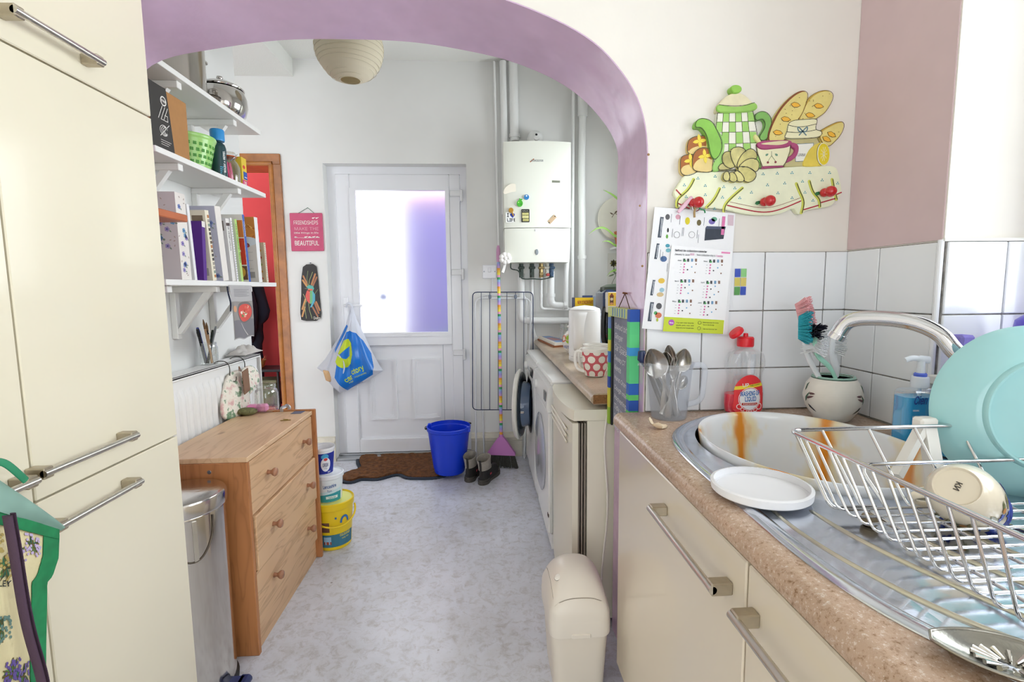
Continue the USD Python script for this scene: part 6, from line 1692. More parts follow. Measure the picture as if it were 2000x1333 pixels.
cbd.add('nail', tube([(cbx + .001, nz[1], 1.262), (cbx - .014, nz[1], 1.264)], .003, 8), M('rusty_nail', '8a5a40', .6, .6))

# ================================================================ kitchen counter run at the right
KX, KZ, KD = .385, .910, .402
KY0 = -.60


def base_unit(y0, y1, hz0, hz1, label):
    t = T('base_cupboard', label, 'cupboard', (.75, (y0 + y1) / 2, 0))
    t.add('carcass', box(KD + .022, XR - .004, y0 + .001, y1 - .001, .10, .60), cream_in)
    t.add('front_rail', box(KD + .021, KD + .030, y0 + .001, y1 - .001, .60, .866), cream_in)
    t.add('plinth', box(KD + .06, KD + .076, y0 + .001, y1 - .001, 0, .10), cream_in)
    d = t.add('door', box(KD, KD + .02, y0 + .002, y1 - .002, .112, .856, .0025), M('cream_gloss_base', 'e9dcc6', .16, coat=.4))
    bar_handle(t, d, KD, hz0, hz1, .787, side=-1)
    return t


base_unit(.704, 1.424, .742, 1.052, 'cream gloss base cupboard under the sink, the one beside the arch')
base_unit(.0, .702, .37, .684, 'cream gloss base cupboard under the drainer, nearest the camera')
base_unit(-.60, -.002, -.4, -.1, 'cream gloss base cupboard at the near end of the counter')

so_pts = [(.465, 1.179), (.438, 1.062), (.430, .95), (.428, .85), (.426, .733), (.427, .62), (.441, .512), (.467, .444), (.505, .375), (.565, .305), (.65, .25), (.75, .23), (.87, .255), (.96, .33), (1.01, .45), (1.03, .6), (1.035, .8), (1.02, 1.0), (.985, 1.16), (.945, 1.262), (.875, 1.342), (.756, 1.383), (.635, 1.354), (.525, 1.267)]
S_out = sg.Polygon(spline(so_pts, 160, closed=True)).buffer(0)
B_c, B_rx, B_ry = (.730, 1.060), .222, .276
hole = S_out.buffer(-.022)
slab = worktop(0, KX, XR - .010, KY0, 1.4285, KZ, .042)
hm = extr(hole, KZ - .2, KZ + .1, V=(0, 1, 0))


def bool_sub(a, b):
    f = lambda m: manifold3d.Manifold(manifold3d.Mesh(np.asarray(m.vertices, np.float32), np.asarray(m.faces, np.uint32)))
    a.merge_vertices(); b.merge_vertices()
    return f(a) - f(b)


kt_ = T('worktop', 'brown speckled laminate kitchen worktop with the sink set into it', 'worktop', (.74, .4, KZ - .042))
kt_.add('slab', bool_sub(slab, hm), speckle('brown_laminate', 'c9ac94', 'f4ebe2', '94714f', .28), smooth=30)

# ---- inset steel sink
sk = T('sink', 'inset brushed steel sink with a round bowl and a ribbed drainer', 'sink', (.73, .8, KZ))
sk_m = M('sink_steel', 'd3d8e2', .16, 1.0, bump=.35, bs=22, rv=.07, world=True)
bowl_hole = ell(*B_c, B_rx + .004, B_ry + .004, 72)


def ring(poly_, n):
    b = poly_.exterior; return np.array([b.interpolate(s_, normalized=True).coords[0] for s_ in np.linspace(0, 1, n, endpoint=False)])


lv_ = [(S_out, KZ + .0005), (S_out.buffer(-.003), KZ + .005), (S_out.buffer(-.010), KZ + .007), (S_out.buffer(-.020), KZ + .0055), (S_out.buffer(-.028), KZ + .001)]
N_ = 200
def aligned(pl):
    r_ = ring(pl, 800); c_ = np.array(S_out.centroid.coords[0]); a_ = np.arctan2(r_[:, 1] - c_[1], r_[:, 0] - c_[0]); o_ = np.argsort(a_); th = np.linspace(-math.pi, math.pi, N_, endpoint=False)
    return np.c_[np.interp(th, a_[o_], r_[o_, 0], period=2 * math.pi), np.interp(th, a_[o_], r_[o_, 1], period=2 * math.pi)]
R_ = np.array([[(x, y, z) for x, y in aligned(pl)] for pl, z in lv_])
sk.add('rim', trimesh.Trimesh(R_.reshape(-1, 3), grid_faces(len(lv_), N_, cv=True), process=False), sk_m, smooth=True)
deck = S_out.buffer(-.0275).difference(bowl_hole)
dm = trimesh.creation.extrude_polygon(deck, .001, engine='earcut')
v, f = trimesh.remesh.subdivide_to_size(dm.vertices, dm.faces[np.all(dm.vertices[dm.faces][:, :, 2] > .0005, axis=1)], .012, max_iter=9)
tm = trimesh.Trimesh(v, f); tm.merge_vertices(); v, f = np.array(tm.vertices), np.array(tm.faces)
# drainer: shallow dished ribs running lengthways
mask = np.clip((.74 - v[:, 1]) / .06, 0, 1) * np.clip((v[:, 0] - .47) / .03, 0, 1) * np.clip((v[:, 1] - .30) / .05, 0, 1) * np.clip((1.0 - v[:, 0]) / .03, 0, 1)
v[:, 2] = KZ + .001 - .001 * mask + .0005 * (meshkit.noise(np.c_[v[:, :2] * 25, np.zeros(len(v))]) - .5)
sk.add('drainer', trimesh.Trimesh(v, f, process=False), sk_m, smooth=True)
rib_m = M('rib_steel', 'cfcab8', .25, 1.0)
for a in (((.478, .80), (.472, .70), (.490, .58), (.535, .47), (.58, .42)), ((.535, .76), (.545, .66), (.585, .52), (.64, .38)), ((.62, .74), (.64, .62), (.69, .48), (.73, .36)), ((.71, .73), (.73, .60), (.77, .46), (.80, .36)), ((.80, .72), (.82, .58), (.85, .46)), ((.885, .72), (.90, .6), (.915, .5))):
    sp = spline([(x, y, KZ - .0005) for x, y in a], 40)
    sk.add('rib', tube(sp, np.r_[.001, np.full(38, .0042), .001], 8), rib_m, smooth=True)
th = np.arange(96) * 2 * math.pi / 96
SB = []
for r_, z_ in ((1.0, .001), (.995, -.008), (.99, -.10), (.97, -.265), (.90, -.285), (.4, -.290), (.05, -.29)):
    SB.append([(B_c[0] + (B_rx + .004) * r_ * math.cos(t), B_c[1] + (B_ry + .004) * r_ * math.sin(t), KZ + z_) for t in th])
sk.add('bowl', trimesh.Trimesh(np.array(SB).reshape(-1, 3), grid_faces(len(SB), 96, cv=True)[:, ::-1], process=False), sk_m, smooth=True)

# ---- white basin with amber streaks standing in the sink
ba = T('washing_up_bowl', 'white oval washing-up bowl with amber tie-dye streaks sitting in the sink', 'bowl', (*B_c, KZ - .27))
pd_ = np.array(rounded([(.02, -.268), (.84, -.268), (.93, -.02), (.945, .016), (.99, .020), (.985, .004), (.965, -.02), (.865, -.278), (.02, -.278)], .03, 6)); pd_ = np.vstack([a + (b - a) * t for a, b in zip(pd_, pd_[1:]) for t in np.linspace(0, 1, max(1, int(np.linalg.norm(b - a) / .012)), endpoint=False)] + [pd_[-1:]])
nt = 260; th = np.arange(nt) * 2 * math.pi / nt
V = np.array([[(B_c[0] + B_rx * r_ * math.cos(t), B_c[1] + B_ry * r_ * math.sin(t), KZ + z_) for t in th] for r_, z_ in pd_])
C = np.zeros((len(pd_), nt, 3)); base_c, am, ye = np.array(srgb('f3f6fa')), np.array(srgb('e8912a')), np.array(srgb('f2cf4a'))
for k, (ang, wd) in enumerate(((94, 1.0), (38, 1.1), (-14, 1.1), (-72, .9), (-140, .9), (156, .8))):
    da = (np.degrees(th) - ang + 180) % 360 - 180
    dz = (pd_[:, 1] + .27)
    nz_ = meshkit.fbm(np.stack([np.broadcast_to(da[None] * .25, C.shape[:2]), np.broadcast_to(dz[:, None] * 34, C.shape[:2]), np.full(C.shape[:2], k * 3.1)], -1), 3)
    wdt = wd * (2.2 + 7.0 * (nz_ - .15) * (.6 + .4 * np.sin(dz * 60 + k))[:, None])
    a1 = np.clip(1.5 - np.abs(da)[None] / np.maximum(wdt, .4), 0, 1)[..., None]
    a2 = np.clip(1.6 - np.abs(da)[None] / np.maximum(wdt * 2.6, .8), 0, 1)[..., None] * .55
    cc = base_c * (1 - a2) + ye * a2; cc = cc * (1 - a1) + am * a1
    sel = np.maximum(a1, a2); C = np.where(sel > .001, cc, C)
C = np.where(C.sum(-1, keepdims=True) == 0, base_c, C)
ba.add('basin', [(trimesh.Trimesh(V.reshape(-1, 3), grid_faces(len(pd_), nt, cv=True), process=False), C.reshape(-1, 3), True)], M('amber_glaze', vcol=True, rough=.14, coat=.4))
# ================================================================ things round the sink
# plastic tub lid lying on the sink edge
ld = T('tub_lid', 'round white plastic tub lid lying upside down on the sink edge', 'lid', (.488, .822, KZ + .008))
lm = vessel([(.080, 0), (.082, .002), (.083, .014), (.0795, .016)], .0022, 56, (0, 0, 0))
ltop = lathe([(.072, .0022), (.072, .0032), (.070, .0042), (.001, .0042)], 48)
M4 = trimesh.transformations.translation_matrix((.488, .822, KZ + .0085))
for nm, m in (('rim', lm), ('inner_disc', ltop)):
    m.apply_transform(M4); ld.add(nm, m, M('lid_white', 'f3f3f6', .4), smooth=40)
# egg shell
q = P(1287, 838, z=KZ)
eg = T('egg_shell', 'broken piece of cream egg shell on the worktop in front of the measuring jug', 'egg shell', (q[0], q[1], KZ))
sh = trimesh.creation.icosphere(4, .030); vv = sh.vertices * [1, .8, .7]
keep = (vv[:, 2] < -.010 + .007 * np.sin(np.arctan2(vv[:, 1], vv[:, 0]) * 3 + 1))
fk = sh.faces[np.all(keep[sh.faces], axis=1)]
so_ = trimesh.Trimesh(vv, fk); so_.remove_unreferenced_vertices(); a = so_.vertices.copy(); n_ = so_.vertex_normals
egm = trimesh.Trimesh(np.vstack([a, a * .955]), np.vstack([so_.faces, so_.faces[:, ::-1] + len(a)]), process=False); egm.apply_transform(trimesh.transformations.rotation_matrix(.45, [0, 1, .3])); egm.apply_translation((q[0], q[1], KZ - egm.bounds[0][2]))
eg.add('shell', egm, M('egg_cream', 'f0dfc4', .6), smooth=True)

# measuring jug of cutlery
jc = (.527, 1.362)
jug_m = thin_glass('frosted_plastic', (.95, .96, .98), milk=.16)
jg = T('measuring_jug', 'clear plastic measuring jug full of cutlery at the arch end of the worktop', 'jug', (*jc, KZ))
jg.add('body', vessel([(.046, KZ), (.049, KZ + .004), (.064, KZ + .150), (.068, KZ + .157), (.068, KZ + .160)], .0022, 44, (*jc, 0)), jug_m, smooth=40)
jg.add('lip', extr(sg.Polygon([(-.058, -.022), (-.092, 0), (-.058, .022)]), KZ + .152, KZ + .1585, (*jc, 0), V=(0, 1, 0)), jug_m)
jg.add('handle', tube(rounded([(jc[0] + .060, jc[1] + .004, KZ + .150), (jc[0] + .108, jc[1] + .006, KZ + .150), (jc[0] + .098, jc[1] + .006, KZ + .045), (jc[0] + .055, jc[1] + .004, KZ + .035)], .03), .0085, 10, sx=.55), thin_glass('handle_plastic_clear', (.92, .93, .96), milk=.4), smooth=True)
cut = M('cutlery_steel', 'b9b4ac', .2, 1.0)


def cutlery(kind, a, b, face, label, w=.021, l=.062, black=False):
    """a: foot, b: top of the head; face: direction the bowl looks."""
    a, b = np.array(a, float), np.array(b, float); d = (b - a) / np.linalg.norm(b - a); L_ = np.linalg.norm(b - a)
    fz = np.array(face, float); fz -= d * (fz @ d); fz /= np.linalg.norm(fz); s_ = np.cross(d, fz)
    t = T(kind, label, kind.split('_')[-1] if kind != 'ladle' else 'ladle', a)
    hl = L_ - l
    hw = [(.0085, 0), (.0075, .3), (.005, .7), (.0032, .92), (.0045, 1)]
    G = [[a + d * hl * u + s_ * w_ * k + fz * (.0012 * (1 - k * k)) for k in np.linspace(-1, 1, 5)] for w_, u in [(np.interp(x, [h_[1] for h_ in hw], [h_[0] for h_ in hw]), x) for x in np.linspace(0, 1, 16)]]
    t.add('handle', sheet(G, .0024), M('black_handle', '1c1c20', .4) if black else cut, smooth=True)
    o = a + d * hl
    if kind == 'fork':
        G = [[o + d * (l * .45) * u + s_ * (.004 + .0085 * math.sin(u * 1.5)) * k - fz * .004 * math.sin(u * 2.4) for k in np.linspace(-1, 1, 5)] for u in np.linspace(0, 1, 8)]
        t.add('head', sheet(G, .002), cut, smooth=True)
        for k in (-1, -.33, .33, 1):
            e = o + d * l * .44 + s_ * .0105 * k - fz * .003
            t.add('tine', tube([e, e + d * l * .3 - fz * .0005, e + d * l * .56 + fz * .002], [.0017, .0016, .0008], 6), cut)
    elif kind == 'knife':
        G = [[o + d * l * u + s_ * .010 * k * (1 if u < .8 else math.sqrt(max(0, 1 - ((u - .8) / .2) ** 2)) + .02) for k in (-1, 0, 1)] for u in np.linspace(0, 1, 14)]
        t.add('blade', sheet(G, .0014), cut)
    else:
        G = []
        for u in np.linspace(.0, 1, 16):
            ww = w * (math.sin(math.pi * (u * .93 + .06) ** .85) ** .62) + .0015
            G.append([o + d * l * u + s_ * ww * k - fz * (.010 * w / .021) * math.sin(math.pi * u) ** .8 * (1 - k * k) for k in np.linspace(-1, 1, 11)])
        t.add('bowl', sheet(G, .0018), cut, smooth=True)
    return t


w = lambda a, b, y=jc[1]: P(a, b, y=y)
cutlery('spoon', (jc[0] + .012, jc[1] + .01, KZ + .006), w(1338, 682, jc[1] - .015), (-.2, -1, .1), 'shiny dessert spoon standing right of the fork in the measuring jug', .023, .066)
cutlery('spoon', (jc[0] + .018, jc[1] - .012, KZ + .006), w(1306, 675, jc[1] + .01), (-.9, -.5, .1), 'tallest spoon seen nearly edge-on in the measuring jug', .021, .07)
cutlery('spoon', (jc[0] - .012, jc[1] + .012, KZ + .006), w(1301, 688, jc[1] - .005), (-.5, -.9, .2), 'spoon turned sideways in the middle of the measuring jug', .019, .06)
cutlery('fork', (jc[0] - .012, jc[1] - .026, KZ + .006), w(1321, 700, jc[1] - .05), (0, -1, .2), 'steel fork standing tines up at the front of the measuring jug')
cutlery('ladle', (jc[0] + .025, jc[1] - .01, KZ + .006), w(1269, 683, jc[1] - .02), (-.2, -.9, .35), 'large round steel serving spoon leaning left in the measuring jug', .032, .085)
cutlery('spatula', (jc[0] + .02, jc[1] + .015, KZ + .008), w(1259, 690, jc[1] + .015), (-.1, -1, .2), 'black handled utensil leaning left behind the serving spoon', .014, .05, black=True)
cutlery('knife', (jc[0] + .005, jc[1] + .022, KZ + .006), w(1322, 712, jc[1] + .012), (-.3, -1, .1), 'table knife half hidden behind the fork in the measuring jug')
cutlery('teaspoon', (jc[0] - .02, jc[1] + .0, KZ + .008), w(1340, 735, jc[1] + .02), (-.3, -1, .1), 'small teaspoon leaning right inside the measuring jug', .014, .042)
bk_ = T('peeler', 'blue and black capped tool poking out at the left of the measuring jug', 'peeler', w(1255, 702))
bk_.add('cap', tube([w(1262, 712, jc[1] + .015), w(1254, 700, jc[1] + .015), w(1253, 686, jc[1] + .015)], [.011, .014, .010], 12), M('navy_cap', '20305a', .3), smooth=40)
bk_.add('handle', tube([w(1262, 712, jc[1] + .015), (jc[0] - .004, jc[1] + .022, KZ + .01)], .006, 8), M('black_handle', '1c1c20', .4))

# washing up liquid
wc = (.760, 1.388)
cl_b = thin_glass('clear_bottle', (.98, .98, .98), .04, .5)
wu = T('washing_up_liquid', 'clear bottle of red washing-up liquid with a flip-top cap behind the sink', 'bottle', (*wc, KZ))


def oval(prof, kx, ky, n=44, **k):
    return lathe(prof, n, (0, 0, 0), sx=kx, sy=ky, **k)


prof = [(.050, 0), (.056, .006), (.059, .03), (.058, .07), (.052, .100), (.053, .112), (.060, .140), (.061, .155), (.052, .178), (.026, .192), (.020, .196), (.020, .204)]
def bottle_part(pr_, dz=0.0):
    m = lathe([(r_, z_) for r_, z_ in pr_], 48); vv = m.vertices.copy()
    k = np.clip((vv[:, 2] - .17) / .03, 0, 1); vv[:, 1] *= (.52 * (1 - k) + k); m = trimesh.Trimesh(vv, m.faces, process=False); m.apply_translation((*wc, KZ + .001)); return m
wu.add('bottle', bottle_part(prof), cl_b, smooth=40)
red_l = usdkit.material(stage, '/World/Looks/red_liquid', {'p': ('principled_bsdf', {'base_color': srgb('ef2f4c'), 'roughness': .12})}, [], surface='p.BSDF')
wu.add('liquid', bottle_part([(.047, .003), (.0535, .008), (.0567, .03), (.0567, .060), (.001, .0605)]), red_l, smooth=40)
rc = M('red_cap', 'e3202e', .3)
wu.add('cap', lathe([(.022, KZ + .198), (.023, KZ + .202), (.023, KZ + .222), (.020, KZ + .226), (.007, KZ + .227), (.006, KZ + .236), (.001, KZ + .237)], 30, (*wc, 0)), rc, smooth=30)
wu.add('flip_top', xf(lathe([(.021, 0), (.022, .006), (.019, .012), (.001, .013)], 28), (wc[0] - .028, wc[1] - .006, KZ + .235), -.75, (0, 1, 0)), rc, smooth=30)
pr = Print(warp=lambda u, v, w_: np.c_[wc[0] + .001 + u, wc[1] - .52 * np.sqrt(np.maximum(.0591 ** 2 - u ** 2, 1e-6)) - .0012 - w_, KZ + .001 + v], fine=.012)
lab = sg.Polygon(spline([(-.040, .012), (.040, .012), (.043, .04), (.042, .075), (.032, .100), (.012, .116), (-.012, .116), (-.032, .100), (-.042, .075), (-.043, .04)], 50, closed=True)).buffer(0)
pr.shape(lab, 'e8343a', 1).shape(sa.rotate(rect(-.06, .06, .080, .090), 8, origin=(0, .085)).intersection(lab), 'f5d93a', 2).shape(ell(.002, .048, .033, .034), 'f2f2f6', 2).shape(ell(.002, .048, .0315, .0325).difference(ell(.002, .048, .030, .031)), 'e06068', 3)
pr.text('WASHING UP', .002, .058, .013, '2a6cb8', 4, w=.058, align='c', bold=True, rot=.06).text('LIQUID', .003, .042, .013, '2a6cb8', 4, w=.034, align='c', bold=True, rot=.04).shape(rect(-.022, .024, .030, .037), 'c0392f', 4).text('POMEGRANATE', .001, .0315, .004, 'f6e8e4', 5, w=.040, align='c').text('UP', -.022, .083, .010, 'f8f4ee', 5, bold=True, rot=.1).text('tough on grease', .0, .0855, .004, '4a6a3a', 5, w=.03, rot=.14)
for x, y, r_ in ((-.028, .026, .008), (.030, .026, .010), (.018, .018, .007), (-.012, .015, .005), (.002, .013, .005), (-.02, .018, .005)):
    pr.shape(ell(x, y, r_).difference(ell(x, y, r_ * .72)), 'f6d9d4', 5)
wu.add('label', pr.pieces, M('gloss_label', vcol=True, rough=.3))

# pottery pot of brushes
pc = (.967, 1.300)
pt_ = T('pottery_pot', 'round white pottery pot with green rim and brush-drawn leaves holding dish brushes', 'pot', (*pc, KZ))
pp = [(.042, 0), (.046, .004), (.066, .036), (.073, .066), (.066, .098), (.054, .116), (.050, .121)]
pt_.add('body', vessel([(r_, KZ + .001 + z_) for r_, z_ in pp], .005, 44, (*pc, 0)), M('stoneware', 'efe9df', .3, var=.05, vs=25), smooth=40)
pt_.add('rim', lathe([(.0545, KZ + .1165), (.0515, KZ + .123), (.047, KZ + .123), (.0455, KZ + .1165)], 44, (*pc, 0)), M('celadon_rim', '9cc4b6', .3), smooth=True)
prr = lambda v: np.interp(v, [z_ for _, z_ in pp], [r_ for r_, _ in pp])
pr = Print(warp=lambda u, v, w_: np.c_[pc[0] + (prr(v) + w_ + .0006) * np.cos(u / .07 + 4.2), pc[1] + (prr(v) + w_ + .0006) * np.sin(u / .07 + 4.2), KZ + .001 + v], fine=.012)
for sx_ in (-1, 1):
    for (x, y, l_, a) in ((-.085, .05, .035, 60), (-.08, .06, .03, 20), (-.075, .045, .03, -40), (-.09, .08, .025, 75), (-.07, .075, .02, 5)):
        pr.shape(sa.scale(leaf(x, y, l_, .006, a), sx_, 1, origin=(0, 0)), ['4d6a58', '3a3a3c', '6a4a4c'][int(abs(a)) % 3])
pt_.add('painting', pr.pieces, printed())


def brush(label, foot, neck, head_c, parts):
    t = T('dish_brush', label, 'brush', foot); return t


hz = KZ + .115
w = lambda a, b, y: P(a, b, y=y)
r = np.random.RandomState(12)


def bristles(c_, ax_, R, rng_a, ln, n, rad=.0011):
    """Bristles fanning out from a core along ax_."""
    ax_ = np.array(ax_, float) / np.linalg.norm(ax_); u = np.cross(ax_, [0.3, 1, .2]); u /= np.linalg.norm(u); v_ = np.cross(ax_, u); out = []
    for k in range(n):
        s_, a = r.uniform(-1, 1), r.uniform(*rng_a)
        o = np.array(c_) + ax_ * s_ * R; d_ = math.cos(a) * u + math.sin(a) * v_ + ax_ * s_ * .35
        out.append(tube([o, o + d_ * ln * r.uniform(.85, 1.05)], rad, 4))
    return cat(*out)


f1 = np.array([pc[0] + .012, pc[1] - .01, KZ + .02])
b1 = T('dish_brush', 'dish brush with a spotted handle and pink and turquoise bristles, leftmost in the pot', 'brush', f1)
n1 = w(1576, 690, 1.29); h1 = w(1556, 628, 1.29)
b1.add('handle', tube(spline([f1, w(1600, 738, 1.295), n1, w(1572, 655, 1.29)], 14), [.007] * 8 + [.008] * 6, 10, sx=.6), M('handle_white', 'f0f2f6', .3), smooth=True)
b1.add('clear_guard', box(h1[0] + .008, h1[0] + .022, h1[1] - .012, h1[1] + .012, h1[2] - .02, h1[2] + .045, .004), thin_glass('clear_guard', (.9, .92, .95), .1))
sp_pr = Print((w(1590, 720, 1.28)[0], 1.284, w(1590, 720, 1.28)[2]))
b1.add('pink_bristles', bristles(h1 + [.004, .006, .020], (-.15, .2, 1), .026, (2.0, 3.8), .040, 330, .0013), M('pink_bristle', 'f0b4ba', .6), kind='stuff')
b1.add('turquoise_bristles', bristles(h1 + [-.002, -.012, -.016], (.1, .2, 1), .030, (2.0, 3.8), .034, 340, .0013), M('turq_bristle', '2fa6b8', .6), kind='stuff')
f2 = np.array([pc[0] - .012, pc[1] + .012, KZ + .02])
b2 = T('dish_brush', 'dish brush with mint handle and black topped white bristles, middle of the pot', 'brush', f2)
h2 = w(1592, 665, 1.265)
b2.add('handle', tube(spline([np.array([pc[0] + .025, pc[1] - .018, KZ + .02]), w(1632, 740, 1.262), w(1615, 712, 1.262), w(1598, 696, 1.263), w(1592, 668, 1.265)], 18), [.006] * 9 + [.0075] * 9, 10, sx=.7), M('mint_handle', 'a5dcc8', .3), smooth=True)
b2.add('head', lathe([(.012, -.014), (.016, -.008), (.016, .018), (.012, .022)], 20, h2 + [.008, 0, .002], axis=(.25, 0, 1)), M('mint_handle', 'a5dcc8', .3), smooth=40)
b2.add('white_bristles', bristles(h2 + [-.002, -.004, -.004], (.15, 0, 1), .026, (1.6, 5.6), .032, 420, .0013), M('white_bristle', 'eef0f4', .5), kind='stuff')
b2.add('black_bristles', bristles(h2 + [-.006, -.004, .026], (.3, 0, 1), .012, (0.6, 6.2), .026, 330), M('black_bristle', '15172c', .5), kind='stuff')
f3 = np.array([pc[0] + .0, pc[1] + .02, KZ + .02])
b3 = T('dish_brush', 'plain white dish brush with sparse bristles behind the tap spout, rightmost in the pot', 'brush', f3)
b3.add('handle', tube(spline([f3, w(1634, 730, 1.31), w(1626, 690, 1.31), w(1632, 655, 1.31), w(1640, 640, 1.31)], 16), [.007] * 6 + [.011] * 10, 10, sx=.5), M('handle_white', 'f0f2f6', .3), smooth=True)
b3.add('bristles', bristles(w(1628, 672, 1.308), (0, 0, 1), .024, (2.4, 3.9), .032, 60), M('clear_bristle', 'dfe3e6', .4), kind='stuff')

# mixer tap
ta = T('mixer_tap', 'chrome swan-neck kitchen tap arching over the sink, its foot behind the turquoise bowl', 'tap', (1.015, .80, KZ + .005))
A_, B_ = np.array([1.015, .80, 0]), np.array([.772, 1.05, 0]); nrm = np.cross(B_ - A_, [0, 0, 1])


def PP(px, py):
    v_ = CAM_R.T @ np.array([(px - 1000) / F_PX, (666.5 - py) / F_PX, 1]); t = ((A_ - [0, 0, CAM_Z]) @ nrm) / (v_ @ nrm); return np.array([0, 0, CAM_Z]) + t * v_


tp_ = [(1.015, .80, KZ + .055), (1.014, .801, KZ + .11), PP(1872, 693), PP(1840, 657), PP(1795, 634), PP(1745, 624), PP(1690, 622), PP(1655, 630), PP(1635, 655)]
sp = spline(tp_, 60)
ta.add('spout', tube(sp, np.interp(np.linspace(0, 1, 60), [0, .5, .9, 1], [.0165, .0155, .016, .0168]), 20), chrome, smooth=True)
e_, d_ = sp[-1], (sp[-1] - sp[-3]) / np.linalg.norm(sp[-1] - sp[-3])
ta.add('aerator', tube([e_ - d_ * .004, e_ + d_ * .008], .0178, 20), chrome, smooth=30)
ta.add('base', lathe([(.030, KZ + .006), (.030, KZ + .012), (.024, KZ + .018), (.022, KZ + .055), (.016, KZ + .062)], 32, (1.015, .80, 0)), chrome, smooth=30)
ta.add('lever', tube([(1.03, .79, KZ + .04), (1.06, .76, KZ + .06)], .007, 12), chrome, smooth=30)

# soap dispensers
blue_l = usdkit.material(stage, '/World/Looks/blue_soap', {'p': ('principled_bsdf', {'base_color': srgb('48b6ee'), 'roughness': .12})}, [], surface='p.BSDF')


def rrbox(cx, cy, hx, hy, z0, z1, rr=.012, sh=0.0):
    p0 = rect(cx - hx, cx + hx, cy - hy, cy + hy, rr)
    return extr(p0, z0, z1, V=(0, 1, 0))


def soap(cx, cy, label, top, fill, text=True, ang=0.0):
    t = T('soap_dispenser', label, 'soap dispenser', (cx, cy, KZ))
    hx, hy = .045, .026
    rings = [(1, 0.0), (1, top - .018), (.94, top - .006), (.80, top), (.34, top + .004)]
    ri = [np.array([(cx + (x - cx) * k, cy + (y - cy) * max(k, .0), KZ + .001 + z_) for x, y in ring(rect(cx - hx, cx + hx, cy - hy, cy + hy, .014), 64)]) for k, z_ in rings]
    def closed(ri):
        R_ = np.array(ri); n = R_.shape[1]; vv = np.vstack([R_.reshape(-1, 3), [R_[0].mean(0)], [R_[-1].mean(0)]]); k = len(vv) - 2; i = np.arange(n); j = (i + 1) % n; e = (len(ri) - 1) * n
        return fixn(trimesh.Trimesh(vv, np.vstack([grid_faces(len(ri), n, cv=True), np.stack([np.full(n, k), j, i], 1), np.stack([np.full(n, k + 1), e + i, e + j], 1)]), process=False))
    t.add('bottle', closed(ri), cl_b, smooth=40)
    k = .955
    li = [np.array([(cx + (x - cx) * k, cy + (y - cy) * .93, KZ + z_) for x, y in ring(rect(cx - hx, cx + hx, cy - hy, cy + hy, .014), 64)]) for z_ in (.004, fill)]
    t.add('liquid', closed(li), blue_l, smooth=40)
    z = KZ + top
    t.add('collar', lathe([(.017, z + .004), (.018, z + .008), (.018, z + .026), (.016, z + .030)], 30, (cx + .004, cy, 0)), M('pump_clear', 'e9edf4', .3), smooth=30)
    t.add('collar_ring', lathe([(.0125, z + .030), (.013, z + .035), (.011, z + .038)], 24, (cx + .004, cy, 0)), M('pump_blue', '5b74e0', .3))
    t.add('dip_tube', tube([(cx + .004, cy, z + .03), (cx + .006, cy, KZ + .02)], .004, 8), M('pump_white', 'eef2f8', .3))
    t.add('pump', cat(tube([(cx + .004, cy, z + .036), (cx + .004, cy, z + .066)], [.0085, .0075], 14), tube(spline([(cx + .022, cy, z + .068), (cx + .004, cy, z + .070), (cx - .018, cy, z + .073), (cx - .036, cy, z + .068)], 14), [.009] * 6 + [.0065] * 8, 10, sx=.65)), M('pump_white', 'eef2f8', .3), smooth=40)
    if text:
        pr = Print((cx - hx, cy - hy - .0006, KZ))
        pr.text('Cien', .012, fill - .014, .018, '1f4a98', 1, w=.032, bold=True, shear=.2).text('ORIGINAL', .012, fill - .031, .004, 'e9f4fc', 1, w=.016).text('ANTIBACTERIAL', .012, fill - .047, .006, 'e2f0fb', 1, w=.036).text('HANDWASH', .012, fill - .057, .007, 'e2f0fb', 1, w=.034, bold=True).text('CLEANS AND PROTECTS', .012, fill - .066, .004, 'e2f0fb', 1, w=.036).text('kills 99.9% of bacteria', .008, .020, .005, '1f4a98', 1, w=.055)
        pr.shape(line([(.012, fill - .075), (.03, fill - .071), (.045, fill - .08)], .0012), 'e2f0fb').shape(ell(.03, fill - .085, .009).difference(ell(.03, fill - .085, .007)), '8fd0f2')
        t.add('print', pr.pieces, printed())
    return t


soap(1.014, 1.085, 'blue pump hand soap with printed label standing in the corner behind the dish rack', .128, .112)
soap(1.025, .985, 'second blue pump hand soap, mostly hidden behind the turquoise bowl', .118, .096, False)
# purple things on the window sill
q = P(2000, 640, y=1.0)
vb = T('purple_bowl', 'purple plastic bowl on the window sill at the right edge', 'bowl', (q[0] + .02, 1.02, 1.06))
vb.add('bowl', lathe([(.035, 1.0665), (.04, 1.070), (.066, 1.11), (.072, 1.14), (.064, 1.20), (.04, 1.222), (.001, 1.226)], 36, (1.228, .99, 0)), M('purple_plastic', '5a46d0', .3), smooth=True)
vb2 = T('sponge', 'lilac sponge standing on the window sill behind the turquoise bowl', 'sponge', (1.12, 1.06, 1.06))
q0 = P(1872, 655, y=1.05)
vb2.add('foam', box(q0[0], q0[0] + .034, 1.04, 1.075, 1.0665, q0[2], .005), M('lilac_foam', '8f84d6', .9, bump=1, bs=300))

